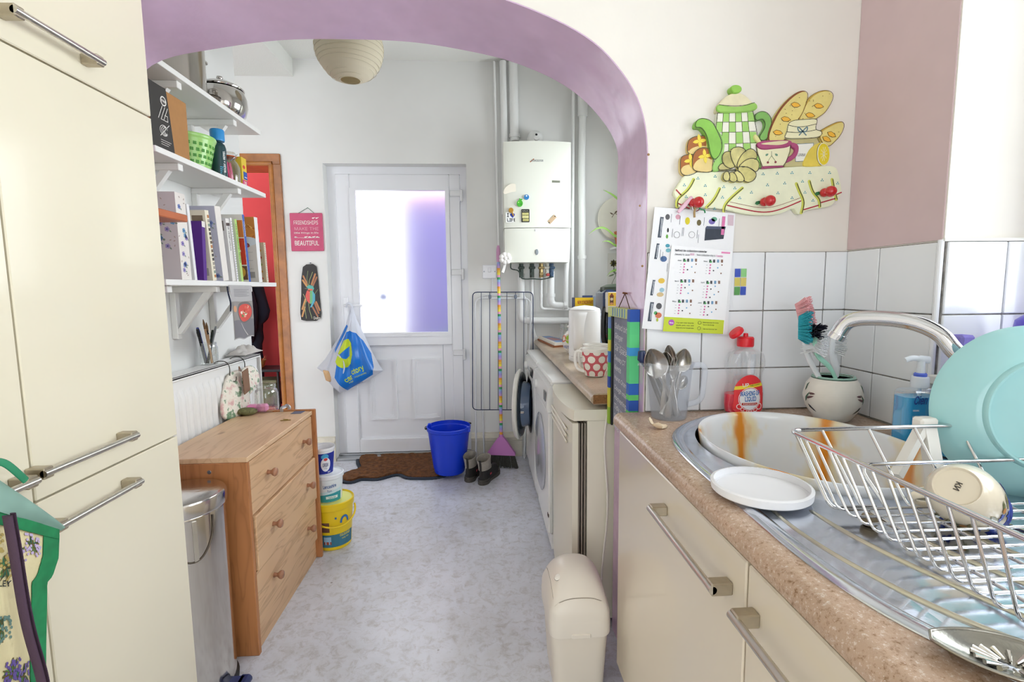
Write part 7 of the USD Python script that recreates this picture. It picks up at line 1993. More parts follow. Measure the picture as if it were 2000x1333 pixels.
# dish rack
rk = T('dish_rack', 'chrome wire dish rack with a white plastic handle on the drainer', 'dish rack', (.73, .55, KZ))
wr_m = M('rack_chrome', 'dcdcde', .10, 1.0)
X0, X1, Y0r, Y1r, ZT_, ZB = .530, .985, .36, .815, 1.030, .930
bx0, bx1, by0, by1 = .552, .955, .385, .720
loop = rounded([(X0 + .2, Y1r, ZT_), (X1, Y1r, ZT_), (X1, Y0r, ZT_), (X0, Y0r, ZT_), (X0, Y1r, ZT_), (X0 + .2, Y1r, ZT_)], .022)
rk.add('top_rail', tube(loop[:-1], .0036, 10, closed=True), wr_m, smooth=True)
for k in range(19):
    y = .775 - k * .0285; yb = by1 - .006 - (k * .0285) * (by1 - by0 - .012) / .385
    if y < Y0r + .02:
        break
    rk.add('cross_wire', tube(rounded([(X0 + .001, y, ZT_), (bx0, yb, ZB), (bx1, yb, ZB), (X1 - .001, y, ZT_)], .012, 4), .0022, 7), wr_m, smooth=True)
for k in range(5):
    x, xb = X0 + .06 + k * .085, bx0 + .05 + k * .078
    rk.add('long_wire', tube(rounded([(x, Y1r, ZT_), (xb, by1 + .01, ZB - .004), (xb, by0, ZB - .004), (x, Y0r, ZT_)], .012, 4), .0024, 7), wr_m, smooth=True)
rk.add('end_loop', tube(rounded([(X0 + .001, Y1r - .02, ZT_), (bx0 - .004, by1 + .006, ZB - .002), (bx0 + .07, by1 + .006, ZB - .002)], .015), .0034, 8), wr_m, smooth=True)
rk.add('plate_rail', tube(rounded([(X0 + .10, by1 - .01, ZB), (X0 + .085, .76, ZB + .055), (X1 - .02, .76, ZB + .055), (X1 - .03, by1 - .01, ZB)], .025), .0034, 8), wr_m, smooth=True)
for (x, y) in ((.592, .70), (.93, .70), (.592, .41), (.93, .41)):
    rk.add('foot', lathe([(.008, KZ + .0015), (.011, KZ + .004), (.012, ZB - .008), (.010, ZB - .003)], 16, (x, y, 0)), M('rubber_foot', '7a6a50', .5))
hm_ = M('handle_plastic', 'f1efe8', .35)
a, b, c_ = P(1808, 822, y=.83), P(1750, 930, y=.80), P(1836, 985, y=.78)


def strut(p, q_, wd, th_):
    d_ = (q_ - p) / np.linalg.norm(q_ - p); s_ = np.cross(d_, [0, 1, 0]); s_ /= np.linalg.norm(s_); n_ = np.cross(d_, s_)
    pts = [p_ + sx * wd * s_ + sy * th_ * n_ for p_ in (p, q_) for sx in (-.5, .5) for sy in (-.5, .5)]
    return trimesh.Trimesh(pts, process=False).convex_hull


rk.add('plastic_handle', cat(strut(a, b, .012, .018), strut(a, c_, .022, .018), box(a[0] - .018, a[0] + .016, a[1] - .012, a[1] + .012, a[2] - .014, a[2] + .006, .004)), hm_)

# turquoise bowl standing on edge in the rack
bwc = P(2014, 806, y=.80); ax_b = np.array([-.32, -.93, .12]); ax_b /= np.linalg.norm(ax_b)
bw = T('bowl', 'large turquoise bowl standing on edge in the dish rack, foot ring outwards', 'bowl', bwc)
br_ = .152
prof = [(br_ - .004, .002), (br_, .0), (br_ + .0015, .003), (br_ - .003, .012), (.128, .035), (.108, .046), (.100, .048), (.097, .0485), (.0955, .055), (.0925, .0575), (.089, .0565), (.087, .049), (.06, .047), (.001, .0465), (.001, .042), (.085, .042), (.105, .040), (.125, .030), (br_ - .008, .008)]
m = lathe(prof[:14] + prof[14:], 72)
bw.add('body', xf(lathe(prof, 80, (0, 0, 0), axis=ax_b), bwc), M('turquoise_glaze', 'a9dcde', .22, coat=.3, var=.05, vs=8), smooth=40)

# blue and white mug lying upside down in the rack
mb = P(1868, 950, y=.655); mr = mb + np.array([.74, .42, -.52]) * .1; mS = .84
ax_m = (mr - mb) / np.linalg.norm(mr - mb)
mk = T('mug', 'cream pottery mug with blue painted flowers draining upside down in the dish rack', 'mug', mb)
mp = [(a_ * mS, b_ * mS) for a_, b_ in [(.030, .004), (.033, .0), (.0345, .001), (.042, .012), (.052, .034), (.054, .064), (.048, .094), (.050, .116), (.0515, .122), (.0485, .122), (.046, .116), (.044, .094), (.050, .064), (.048, .034), (.038, .012), (.001, .008)]]
body = [(0.001, .004)] + mp
gl = M('pottery_cream', 'efe3cc', .2, coat=.4)
mk.add('body', xf(lathe(body, 56, (0, 0, 0), axis=ax_m), mb), gl, smooth=40)
Ta = trimesh.geometry.align_vectors([0, 0, 1], ax_m)[:3, :3]
mrad = lambda v: np.interp(v, [p_[1] for p_ in mp[2:9]], [p_[0] for p_ in mp[2:9]])
mk.add('rim_band', xf(lathe([(a_ * mS, b_ * mS) for a_, b_ in ((.0495, .110), (.0520, .116), (.0522, .123), (.050, .1235), (.0475, .121))], 56, (0, 0, 0), axis=ax_m), mb), M('cobalt_rim', '2a3f9a', .2), smooth=40)


def mwarp(a0):
    def f(u, v, w_):
        th_ = u / .048 + a0; rr = mrad(v) + w_ + .0006
        return mb + np.c_[rr * np.cos(th_), rr * np.sin(th_), v] @ Ta.T
    return f


# which way round the mug faces us
view = Ta.T @ (np.array([0, 0, CAM_Z]) - mb); a0 = math.atan2(view[1], view[0])
pr = Print(warp=mwarp(a0), fine=.008); r = np.random.RandomState(21)
for (x, y) in ((-.05, .07), (-.02, .055), (.02, .075), (.05, .055), (-.035, .092), (.0, .092), (.04, .095), (.07, .08), (-.07, .06)):
    for k in range(5):
        pr.shape(leaf(x, y, .010, .006, k * 72 + 20 * x * 100), ['2a3fa0', '3550b8', '22307c'][k % 3], 1)
for (x, y, a) in ((-.04, .03, 60), (-.01, .028, 100), (.02, .035, 70), (.045, .03, 120), (-.055, .04, 40), (.06, .04, 60)):
    pr.shape(leaf(x, y, .024, .005, a), ['6f7a4a', '8a8456', '5c6640'][int(a) % 3], 1)
    pr.shape(line([(x, y), (x + .012, y + .025)], .0012), '7a7448', 1)
for (x, y) in ((.03, .045), (-.03, .045)):
    pr.shape(ell(x, y, .0045), 'c98a4a', 2)
mk.add('painting', pr.pieces, printed('p', .3))
ha = a0 + 1.9
hp_ = [(.038, .025), (.054, .022), (.064, .042), (.058, .064), (.040, .078)]
mk.add('handle', tube([mb + Ta @ np.array([x * math.cos(ha), x * math.sin(ha), z_]) for x, z_ in spline(hp_, 18)], .006, 10, sx=.75), gl, smooth=True)
bp_ = Print(warp=lambda u, v, w_: mb + np.c_[u, v, .0035 - w_] @ Ta.T); bp_.text('KN', -.008, -.004, .007, '4a443c', 1, bold=True)
mk.add('maker_mark', bp_.pieces, printed())
# slotted spoon at the near corner
sp0 = T('serving_spoon', 'ornate pierced silver serving spoon lying at the bottom right corner of the worktop', 'spoon', (.46, .40, KZ))
G, G2 = [], []
o, d_ = np.array([.452, .447, KZ + .014]), np.array([.13, -.105, 0]); d_ /= np.linalg.norm(d_); s_ = np.cross(d_, [0, 0, 1])
for u in np.linspace(0, 1, 26):
    ww = .034 * math.sin(math.pi * (u * .94 + .03)) ** .7 + .001
    G.append([o + d_ * .115 * u + s_ * ww * k + np.array([0, 0, -.0125 * math.sin(math.pi * u) ** .7 * (1 - k * k) + .006 * u]) for k in np.linspace(-1, 1, 15)])
sp0.add('bowl', sheet(G, .0022), M('silver_dull', 'a8a59c', .22, 1.0, bump=.3, bs=120), smooth=True)
sp0.add('rim', tube([g[0] for g in G] + [g[-1] for g in G[::-1]], .0018, 6, closed=True), M('silver_dull', 'a8a59c', .22, 1.0), smooth=True)
rl = []
for k in range(16):
    a = k * math.pi * 2 / 16; cc = o + d_ * .06 + [0, 0, -.0072]
    e_ = cc + d_ * .030 * math.cos(a) + s_ * .018 * math.sin(a) + [0, 0, .004]
    rl.append(tube([cc + (e_ - cc) * .35, e_], [.0012, .0026], 6))
sp0.add('chased_pattern', cat(*rl), M('silver_bright', 'd6d4ce', .12, 1.0), kind='stuff')
e_ = o + d_ * .112 + [0, 0, .006]
sp0.add('handle', tube(spline([e_, e_ + d_ * .03 + [0, 0, .004], e_ + d_ * .09 + [0, 0, -.006], e_ + d_ * .16 + [0, 0, -.014]], 16), [.004] * 6 + [.006] * 10, 8, sx=.5), M('silver_dull', 'a8a59c', .22, 1.0), smooth=True)

# ================================================================ swing bin
bx_, by_ = .288, 1.535
sb = T('swing_bin', 'cream plastic swing bin with a curved flap lid in front of the fridge', 'bin', (bx_, by_, 0))
sbm, sbl = M('bin_cream', 'e9e0d2', .38, bump=.1, bs=200), M('bin_lid_cream', 'eee6da', .35, bump=.1, bs=200)


def rr_ring(hx, hy, rr, z, n=72, dx=0, dy_=0):
    return [(bx_ + dx + x, by_ + dy_ + y, z) for x, y in ring(rect(-hx, hx, -hy, hy, rr), n)]


def loft(ri, cap=True):
    R_ = np.array(ri); n = R_.shape[1]; vv = np.vstack([R_.reshape(-1, 3), [R_[0].mean(0)], [R_[-1].mean(0)]]); k = len(vv) - 2; i = np.arange(n); j = (i + 1) % n; e = (len(ri) - 1) * n
    return fixn(trimesh.Trimesh(vv, np.vstack([grid_faces(len(ri), n, cv=True), np.stack([np.full(n, k), j, i], 1), np.stack([np.full(n, k + 1), e + i, e + j], 1)]), process=False))


sb.add('body', loft([rr_ring(.076, .10, .03, 0), rr_ring(.080, .104, .03, .01), rr_ring(.091, .117, .03, .215)]), sbm, smooth=50)
sb.add('lid_collar', loft([rr_ring(.095, .121, .032, .205), rr_ring(.097, .123, .032, .210), rr_ring(.098, .124, .034, .25), rr_ring(.096, .122, .034, .262)]), sbl, smooth=50)
dome = lambda x, y: .258 + .132 * (max(0, 1 - (abs(x) / .0965) ** 2.8) ** .55) * (max(0, 1 - (abs(y) / .1225) ** 2.5) ** .6)
ri = [[(bx_ + x, by_ + y, .24) for x, y in ring(rect(-.0965, .0965, -.1225, .1225, .034), 80)]]
for k in (1.0, .97, .93, .87, .78, .66, .5, .32, .14):
    ri.append([(bx_ + x * k, by_ + y * k, dome(x * k * .985, y * k * .985)) for x, y in ring(rect(-.0965, .0965, -.1225, .1225, .034), 80)])
sb.add('hood', loft(ri), sbl, smooth=60)
sb.add('flap', sheet([[(bx_ + x, by_ + y, dome(x, y) + .0022) for y in np.linspace(-.104, .085, 25)] for x in np.linspace(-.080, .080, 21)], .004), M('flap_cream', 'f1e9dd', .32), smooth=50)
seam = [(x, y) for x, y in ring(rect(-.081, .081, -.105, .086, .02), 90)]
sb.add('flap_seam', tube([(bx_ + x, by_ + y, dome(x, y) + .002) for x, y in seam], .0016, 6, closed=True), M('seam_shadow', 'a89e90', .7))
sb.add('finger_dimple', lathe([(.012, 0), (.010, .002), (.001, .0035)], 20, (bx_ - .062, by_ - .05, dome(-.062, -.05) + .004), axis=(-.5, -.3, .8)), M('dimple_white', 'fbf6ee', .2), smooth=True)
sb.add('clip', box(bx_ - .03, bx_ + .03, by_ - .127, by_ - .12, .206, .222, .003), sbl)

# ================================================================ painted plaque on the arch wall
PY = YA - .002


def Z(*pts):
    out = [tuple(P(1240 + x / 4.1667, 140 + y / 4.1667, y=YA - .012)[[0, 2]]) for x, y in pts]
    return out


def ZP(pts, sm=None):
    p = np.array(Z(*pts))
    return (sg.Polygon(spline(p, sm, closed=True)) if sm else sg.Polygon(p)).buffer(0)


def ZL(pts, w_, sm=0):
    p = np.array(Z(*pts)); p = spline(p, sm) if sm else p
    return line(p, w_)


pq = T('wall_plaque', 'painted wooden plaque of a breakfast table with green coffee pot, breads and red cherry pegs', 'plaque', (.80, YA, 1.45))
layers = [0]


def piece(name, pl, col, w0, w1, var=.12, label=None, rnd=.003):
    """A cut-out with a softened edge."""
    ms = [extr(pl, w0, w1 - rnd, (0, YA, 0), W=(0, -1, 0))]
    ins = pl.buffer(-rnd)
    if not ins.is_empty:
        for s_, z_ in ((.35, .65), (.75, .9), (1, 1)):
            i2 = pl.buffer(-rnd * s_)
            if not i2.is_empty:
                ms.append(extr(i2, w1 - rnd - .0001, w1 - rnd * (1 - z_), (0, YA, 0), W=(0, -1, 0)))
    return pq.add(name, cat(*ms), M('paint_' + col, col, .42, var=var, vs=22), label=label)


ink = '3a3a2a'
dets = Print((0, YA, 0))


def det(g, col, depth, k=1):
    for p_ in getattr(g, 'geoms', [g]):
        if p_.is_empty or p_.area < 1e-8:
            continue
        m_ = extr(p_, depth + .0002 * k, depth + .0002 * k + .0003, (0, YA, 0), W=(0, -1, 0)); dets.pieces.append((m_, col, False))


cloth = ZP([(400, 850), (480, 820), (700, 815), (1000, 795), (1300, 775), (1600, 770), (1640, 790), (1665, 870), (1680, 960), (1675, 1010), (1640, 1040), (1610, 1080), (1520, 1110), (1380, 1140), (1350, 1160), (1310, 1150), (1290, 1120), (1200, 1150), (1080, 1170), (930, 1165), (820, 1145), (700, 1120), (560, 1110), (430, 1110), (340, 1100), (345, 1050), (315, 1000), (345, 930)], 120)
piece('tablecloth', cloth, 'eef0d2', .001, .014, .06)
for pts in ([(475, 880), (420, 970), (345, 1045), (340, 1100)], [(685, 955), (640, 1040), (580, 1105)], [(870, 950), (790, 1020), (730, 1090), (720, 1140)], [(1310, 915), (1340, 990), (1365, 1060), (1350, 1150)], [(1415, 895), (1450, 990), (1490, 1040), (1500, 1100)], [(1600, 880), (1620, 980), (1635, 1040)]):
    det(ZL(pts, .009, 20), 'cfd25a', .014, 1); det(ZL([(x + 6, y) for x, y in pts], .0022, 20), ink, .014, 2)
det(ZL([(750, 1090), (900, 1125), (1060, 1145), (1200, 1115), (1345, 1055)], .0035, 30).intersection(cloth), 'b0323f', .014, 1)
det(ZL([(770, 1062), (900, 1090), (1060, 1110), (1200, 1080), (1340, 1030)], .0012, 30), '8a4a3c', .014, 1)
for a, b in (((335, 965), (372, 1005)), ((350, 1075), (440, 1115)), ((1370, 1125), (1490, 1090)), ((1510, 1068), (1625, 1035)), ((1640, 1000), (1675, 985))):
    det(ZL([a, b], .0035), 'b0323f', .014, 1)
for (x, y) in ((510, 870), (650, 855), (400, 925), (570, 930), (720, 940), (810, 950), (570, 1005), (710, 1025), (850, 1030), (945, 985), (1075, 925), (1160, 990), (1040, 835), (1155, 830), (1275, 825), (1420, 825), (1580, 825), (1215, 910), (1360, 895), (1520, 885), (1380, 985), (1445, 1050), (1275, 1030), (645, 1118), (415, 1020), (1645, 910)):
    c_ = Z((x, y))[0]
    for dx, dz in ((0, .0024), (-.0026, -.0018), (.0026, -.0018)):
        det(ell(c_[0] + dx, c_[1] + dz, .0017, n=8), '4f9aa8', .014, 2)
# bread rolls
for k, (pts, lab) in enumerate((([(425, 600), (440, 555), (500, 525), (580, 530), (600, 580), (590, 650), (500, 680), (430, 660)], None), ([(365, 760), (375, 700), (430, 675), (500, 690), (520, 760), (500, 820), (410, 850), (370, 820)], None), ([(460, 740), (480, 660), (550, 620), (620, 650), (640, 740), (620, 815), (520, 820), (470, 800)], None))):
    pl = ZP(pts, 40); piece('bread_roll', pl, 'e8cf8a', .001, .012 + .002 * k, .10)
    d0 = .012 + .002 * k
    top_ = pl.intersection(sa.translate(pl, -.006, .008)).difference(sa.translate(pl, .004, -.030)); det(top_.buffer(-.002), 'a8642c', d0, 1)
    det(pl.difference(pl.buffer(-.0016)), ink, d0, 2)
    c_ = pl.centroid; det(sa.translate(unary_union([leaf(0, 0, .02, .010, a) for a in (10, 100, 190, 280)]), c_.x + .004, c_.y + .012), 'f0d84a', d0, 3)
# baguettes
for k, (pts, cuts) in enumerate((([(1085, 560), (1105, 430), (1170, 310), (1260, 210), (1350, 158), (1400, 170), (1405, 215), (1380, 300), (1330, 390), (1260, 470), (1200, 570)], ((1305, 267), (1225, 383), (1160, 493))), ([(1330, 400), (1365, 290), (1430, 200), (1520, 155), (1590, 160), (1615, 195), (1590, 270), (1540, 340), (1470, 390), (1400, 440)], ((1495, 275), (1425, 350))), ([(1500, 500), (1560, 450), (1640, 412), (1695, 410), (1705, 445), (1680, 510), (1630, 570), (1570, 610), (1520, 570)], ((1605, 495), (1565, 533))))):
    pl = ZP(pts, 50); d0 = .010 + .001 * (3 - k); piece('baguette', pl, 'e9d988', .001, d0, .10)
    ed_ = pl.difference(sa.translate(pl, .006, -.003)); det(ed_.buffer(-.0006), '8a4a22' if k == 0 else 'c9a848', d0, 1); det(pl.difference(pl.buffer(-.0012)), '6a4a24', d0, 2)
    for x, y in cuts:
        c_ = Z((x, y))[0]; e_ = leaf(c_[0] - .013, c_[1], .027, .012, -8 if k < 2 else -25); det(e_.buffer(.0012), '5a3c1c', d0, 3); det(e_, 'f0b83c', d0, 4)
    r = np.random.RandomState(k)
    for q in range(26):
        x, y = r.uniform(pl.bounds[0], pl.bounds[2]), r.uniform(pl.bounds[1], pl.bounds[3]); e_ = ell(x, y, .0014, .0008, 6)
        if pl.buffer(-.006).contains(e_):
            det(e_, '6a4a24', d0, 3)
# coffee pot
pot_pl = ZP([(665, 340), (955, 325), (985, 480), (1010, 660), (1020, 790), (620, 810), (635, 640), (650, 480)])
piece('coffee_pot', pot_pl, 'f1efe0', .001, .016, .04)
rows = [335, 412, 495, 588, 690, 800]
for j in range(5):
    y0, y1 = rows[j], rows[j + 1]
    for i in range(6):
        f0, f1 = i / 6, (i + 1) / 6
        if (i + j) % 2 == 0:
            continue
        xl = lambda y: np.interp(y, [335, 810], [665, 620]); xr = lambda y: np.interp(y, [335, 800], [957, 1020])
        q = [(xl(y0) + (xr(y0) - xl(y0)) * f0, y0), (xl(y0) + (xr(y0) - xl(y0)) * f1, y0), (xl(y1) + (xr(y1) - xl(y1)) * f1, y1), (xl(y1) + (xr(y1) - xl(y1)) * f0, y1)]
        det(ZP(q).intersection(pot_pl), '9fd06a', .016, 1)
for j in range(1, 5):
    det(ZL([(630, rows[j] + 6), (800, rows[j] + 3), (1000, rows[j] - 8)], .0011).intersection(pot_pl), ink, .016, 2)
for i in range(1, 6):
    det(ZL([(665 + 292 * i / 6, 338), (620 + 400 * i / 6, 800)], .0011).intersection(pot_pl), ink, .016, 2)
det(pot_pl.difference(pot_pl.buffer(-.0014)), ink, .016, 3)
piece('pot_lid', ZP([(655, 330), (670, 280), (720, 220), (780, 185), (850, 180), (910, 215), (960, 265), (985, 295), (960, 325), (820, 342), (690, 340)], 50), 'e6dcb8', .001, .018)
piece('lid_band', ZP([(650, 318), (665, 280), (760, 290), (880, 283), (960, 262), (985, 292), (965, 322), (820, 342), (680, 340)], 50), '9aca5e', .018, .022)
det(ZL([(672, 280), (780, 290), (890, 282), (958, 262)], .0013, 20), ink, .022, 1)
piece('lid_knob', ZP([(765, 150), (780, 125), (815, 117), (850, 130), (858, 158), (835, 182), (790, 186)], 30), '93c850', .001, .022)
hd_ = ZP([(975, 360), (1020, 325), (1075, 335), (1110, 390), (1105, 470), (1075, 545), (1035, 565), (1010, 540), (1040, 480), (1055, 420), (1030, 390), (990, 400)], 50)
piece('pot_handle', hd_, '86bf62', .001, .013); det(hd_.difference(hd_.buffer(-.0014)), ink, .013, 1)
spt = ZP([(478, 445), (500, 400), (560, 390), (620, 420), (655, 480), (690, 560), (695, 640), (660, 710), (630, 720), (600, 670), (585, 590), (560, 510), (520, 465), (490, 465)], 60)
piece('spout', spt, '8cc652', .001, .021); det(spt.difference(spt.buffer(-.0014)), ink, .021, 1)
piece('spout_base', ZP([(660, 470), (700, 520), (725, 600), (715, 690), (690, 800), (625, 810), (640, 730), (690, 650), (695, 560)], 40), 'a2d474', .001, .0185)
# jam jar
jj = ZP([(1245, 520), (1480, 510), (1500, 600), (1490, 770), (1220, 780), (1225, 650)]); piece('jam_jar', jj, 'c9c08a', .001, .012)
jl_ = ZP([(1300, 590), (1455, 580), (1450, 725), (1305, 735)]); det(jl_, 'f0f0e6', .012, 1); det(jl_.difference(jl_.buffer(-.0012)), '4a6a8a', .012, 2)
dets_t = Print((0, YA - .0127, 0)); c_ = Z((1322, 690))[0]
dets_t.text('JAM', c_[0], c_[1], .008, '8a8a8a', 1, w=.022)
cap_ = ZP([(1210, 540), (1225, 495), (1240, 430), (1290, 400), (1400, 390), (1475, 400), (1465, 470), (1510, 490), (1505, 525), (1440, 545), (1380, 550), (1290, 552)], 60); piece('jam_cover', cap_, 'f0ecc4', .001, .017, .04); det(cap_.difference(cap_.buffer(-.0013)), ink, .017, 1)
det(ZL([(1238, 440), (1330, 455), (1470, 430)], .0013, 14), ink, .017, 2); det(ZL([(1230, 495), (1330, 500), (1465, 478)], .0013, 14), ink, .017, 2)
for s_ in (-1, 1):
    det(ZL([(1355, 490), (1355 + 38 * s_, 458), (1355 + 30 * s_, 490), (1355, 490)], .003, 16), '5f7f8a', .017, 3); det(ZL([(1355, 490), (1355 + 28 * s_, 522)], .003), '5f7f8a', .017, 3)
# lemon
lm_ = ZP([(1365, 770), (1380, 700), (1420, 630), (1480, 585), (1530, 580), (1575, 620), (1580, 690), (1560, 750), (1530, 770)], 50); piece('lemon', lm_, 'e9d258', .001, .014)
sl_ = ZP([(1475, 670), (1490, 605), (1525, 580), (1565, 605), (1582, 675), (1565, 745), (1525, 770), (1488, 740)], 40); piece('lemon_slice', sl_, 'f4efd2', .014, .0165, .03)
det(sl_.buffer(-.003), 'e6cf2c', .0165, 1)
c_ = sl_.centroid
for a in range(0, 180, 36):
    det(line([(c_.x - .010 * math.cos(math.radians(a)), c_.y - .020 * math.sin(math.radians(a))), (c_.x + .010 * math.cos(math.radians(a)), c_.y + .020 * math.sin(math.radians(a)))], .0010), 'f4efd2', .0165, 2)
# cup
cup = ZP([(975, 600), (1260, 580), (1250, 660), (1220, 740), (1190, 785), (1030, 795), (1010, 740), (985, 670)]).buffer(.003).buffer(-.003); piece('cup', cup, 'f0ecc6', .001, .019, .04); det(cup.difference(cup.buffer(-.0014)), ink, .019, 1)
piece('cup_rim', ZP([(975, 605), (1000, 578), (1100, 566), (1220, 565), (1262, 578), (1250, 610), (1120, 635), (1010, 638)], 40), 'b04a78', .019, .0225); det(ZP([(1010, 598), (1100, 580), (1230, 578), (1200, 598), (1100, 606)], 30), 'e6dcb0', .0225, 1)
ch2 = ZP([(1255, 585), (1310, 590), (1328, 630), (1310, 690), (1260, 730), (1215, 745), (1228, 710), (1270, 680), (1290, 640), (1260, 615)], 40); piece('cup_handle', ch2, 'b04a78', .001, .0175)
piece('cup_foot', ZP([(1025, 775), (1190, 768), (1200, 785), (1020, 798)]), 'b04a78', .019, .021)
spn = ZP([(955, 540), (965, 518), (985, 525), (1015, 570), (1030, 600), (1005, 595), (970, 570)], 24); piece('spoon', spn, 'e3df9a', .016, .021)
for x, y in ((1070, 745), (1132, 742)):
    det(ell(*Z((x, y))[0], .0032), '8a3a44', .019, 3); det(ZL([(x, y - 8), (1100, 690), (1100, 655)], .0009), '5a7a5a', .019, 2)
for x, a in ((1050, 30), (1120, 150)):
    det(leaf(*Z((x + (0 if a < 90 else 30), 690))[0], .010, .006, a), '6f9a82', .019, 3)
# croissant
for k, pts in enumerate(([(665, 790), (690, 755), (740, 755), (780, 790), (740, 805), (680, 808)], [(695, 720), (710, 670), (760, 655), (800, 690), (810, 760), (780, 795), (720, 775)], [(765, 700), (770, 640), (820, 618), (870, 630), (890, 660), (850, 720), (815, 790)], [(815, 790), (830, 720), (880, 655), (935, 635), (975, 670), (975, 715), (900, 745), (840, 800)], [(820, 800), (860, 745), (930, 712), (985, 730), (995, 790), (965, 825), (890, 785)], [(820, 790), (880, 780), (950, 810), (972, 850), (940, 900), (880, 905), (840, 850)], [(785, 840), (805, 815), (840, 825), (875, 890), (850, 908), (800, 890)], [(740, 850), (765, 825), (795, 835), (815, 895), (780, 910), (750, 890)], [(697, 860), (715, 825), (745, 825), (755, 880), (735, 902), (705, 890)])):
    pl = ZP(pts, 30); d0 = .0205 + .0006 * k; piece('croissant_fold', pl, 'c9c078' if k % 2 else 'd3ca86', .014, d0, .35); det(pl.difference(pl.buffer(-.0015)), '2c2a24', d0, 1)
pq.add('painted_lines', dets.pieces + dets_t.pieces, M('plaque_ink', vcol=True, rough=.45))
# cherry pegs
cherry = M('cherry_red', 'c4161f', .18, coat=.6)
for (x1, y1, x2, y2) in ((480, 1068, 520, 1062), (1062, 1058, 1102, 1050), (1552, 982, 1598, 974)):
    a, b = P(1240 + x1 / 4.1667, 140 + y1 / 4.1667, y=YA - .03), P(1240 + x2 / 4.1667, 140 + y2 / 4.1667, y=YA - .04)
    pq.add('peg', tube([(b[0], YA - .012, b[2]), (b[0], YA - .034, b[2])], .004, 8), cherry)
    pq.add('cherry', xf(trimesh.creation.icosphere(3, .0125), (a[0], YA - .026, a[2])), cherry, smooth=True)
    pq.add('cherry', xf(trimesh.creation.icosphere(3, .0155), (b[0], YA - .038, b[2])), cherry, smooth=True)
    pq.add('leaf', extr(leaf(a[0] - .022, a[2] - .004, .018, .010, 20), .0142, .017, (0, YA, 0), W=(0, -1, 0)), M('peg_leaf', '2f7a4a', .4))

# ================================================================ calendar in a plastic sleeve hanging from the left cherry peg
def K(*pts, y=YA - .019):
    return sg.Polygon([tuple(P(1230 + a / 4.4437, 380 + b / 4.4437, y=y)[[0, 2]]) for a, b in pts]).buffer(0)


def Kp(a, b, y=YA - .019):
    return P(1230 + a / 4.4437, 380 + b / 4.4437, y=y)[[0, 2]]


lfy = YA - .0165
lf = T('recycling_leaflet', 'white recycling leaflet in a clear sleeve hanging behind the bin calendar', 'leaflet', (.59, lfy, 1.16))
lf.add('paper', extr(K((218, 108), (918, 165), (850, 1220), (108, 1165)), 0, .0008, (0, lfy, 0), W=(0, -1, 0)), M('leaflet_paper', 'f4f4f7', .5))
lf.add('sleeve', extr(K((212, 103), (928, 160), (862, 1240), (100, 1190)), .0025, .0029, (0, lfy, 0), W=(0, -1, 0)), thin_glass('plastic_sleeve', (.99, .99, .99), .0, .05))
pr = Print((0, lfy - .0009, 0)); rot_ = math.radians(83)
for (x0, y0, x1, y1) in ((255, 195, 285, 375), (225, 425, 248, 562), (190, 742, 212, 878), (168, 935, 200, 1103)):
    pl = K((x0 + 12, y0), (x1 + 12, y0 + 2), (x1 - 12, y1), (x0 - 12, y1 - 2)); pr.shape(pl, '4c5564', 1)
    for k in range(2):
        a, b = Kp((x0 + x1) / 2 - 4 + 10 * k, y1 - 15), Kp((x0 + x1) / 2 + 8 + 10 * k, y0 + 15)
        pr.shape(line([a, b], .0016), 'd9dde4', 2)
r = np.random.RandomState(31)
for (x, y, rx, ry, c_) in ((330, 195, 20, 25, '5a5a60'), (420, 195, 22, 22, 'd9a0b0'), (503, 230, 22, 32, 'e0d02c'), (603, 245, 20, 26, '6a6038'), (715, 235, 30, 25, '7a6ab4'), (735, 215, 26, 20, '6aa88a'), (333, 310, 8, 20, '2c2c34'), (325, 365, 10, 18, '6fae4a'), (540, 350, 30, 35, 'f4f4f7'), (330, 445, 20, 16, '4aa0b8'), (335, 485, 22, 18, '7ab8c4'), (295, 560, 30, 26, '4a6a9a'), (277, 750, 30, 24, 'e6c04a'), (280, 830, 22, 20, '9cc4d4'), (265, 870, 32, 20, 'd9c090'), (255, 970, 26, 28, '55565c'), (250, 1050, 30, 26, 'd97a5a'), (225, 1030, 16, 16, '5fae6a'), (240, 1090, 10, 16, 'b8c84a')):
    q = Kp(x, y); pr.shape(ell(q[0], q[1], rx / 4443.7 * 6.6 * .001 * 1000 / 4.55, ry / 4443.7 * 6.6 / 4.55, 10), c_, 1)
for (x, y) in ((410, 350), (540, 350)):
    q = Kp(x, y); e_ = ell(q[0], q[1], .009); pr.shape(e_.difference(e_.buffer(-.0008)), '5a5a60', 2)
pr.shape(K((660, 285), (830, 290), (815, 385), (650, 400)), '303848', 1).shape(K((668, 275), (835, 280), (830, 300), (655, 300)), '48506a', 2).shape(K((806, 190), (832, 192), (818, 352), (792, 350)), 'e07ab0', 2).shape(K((855, 175), (905, 180), (900, 272), (852, 268)), 'd9c0cc', 1)
for k in range(12):
    x = [365, 440, 470, 650, 780, 590, 460, 375, 270, 290, 330, 600][k]; y0 = [170, 190, 290, 200, 210, 310, 290, 300, 480, 500, 600, 350][k]
    pr.shape(line([Kp(x, y0), Kp(x - 6, y0 + 70)], .0012), '8a8e98', 1)
lf.add('print', pr.pieces, printed())
cy_ = lfy - .0035
cal = T('bin_calendar', 'white bin collection calendar with coloured dots and a lime footer in front of the leaflet', 'calendar', (.62, cy_, 1.15))
cal.add('paper', extr(K((362, 440), (890, 490), (812, 1212), (285, 1185)), 0, .0008, (0, cy_, 0), W=(0, -1, 0)), M('leaflet_paper', 'f4f4f7', .5))
pr = Print((0, cy_ - .0009, 0))
pr.shape(K((297, 1062), (815, 1092), (805, 1212), (285, 1188)), 'c9d83a', 1)
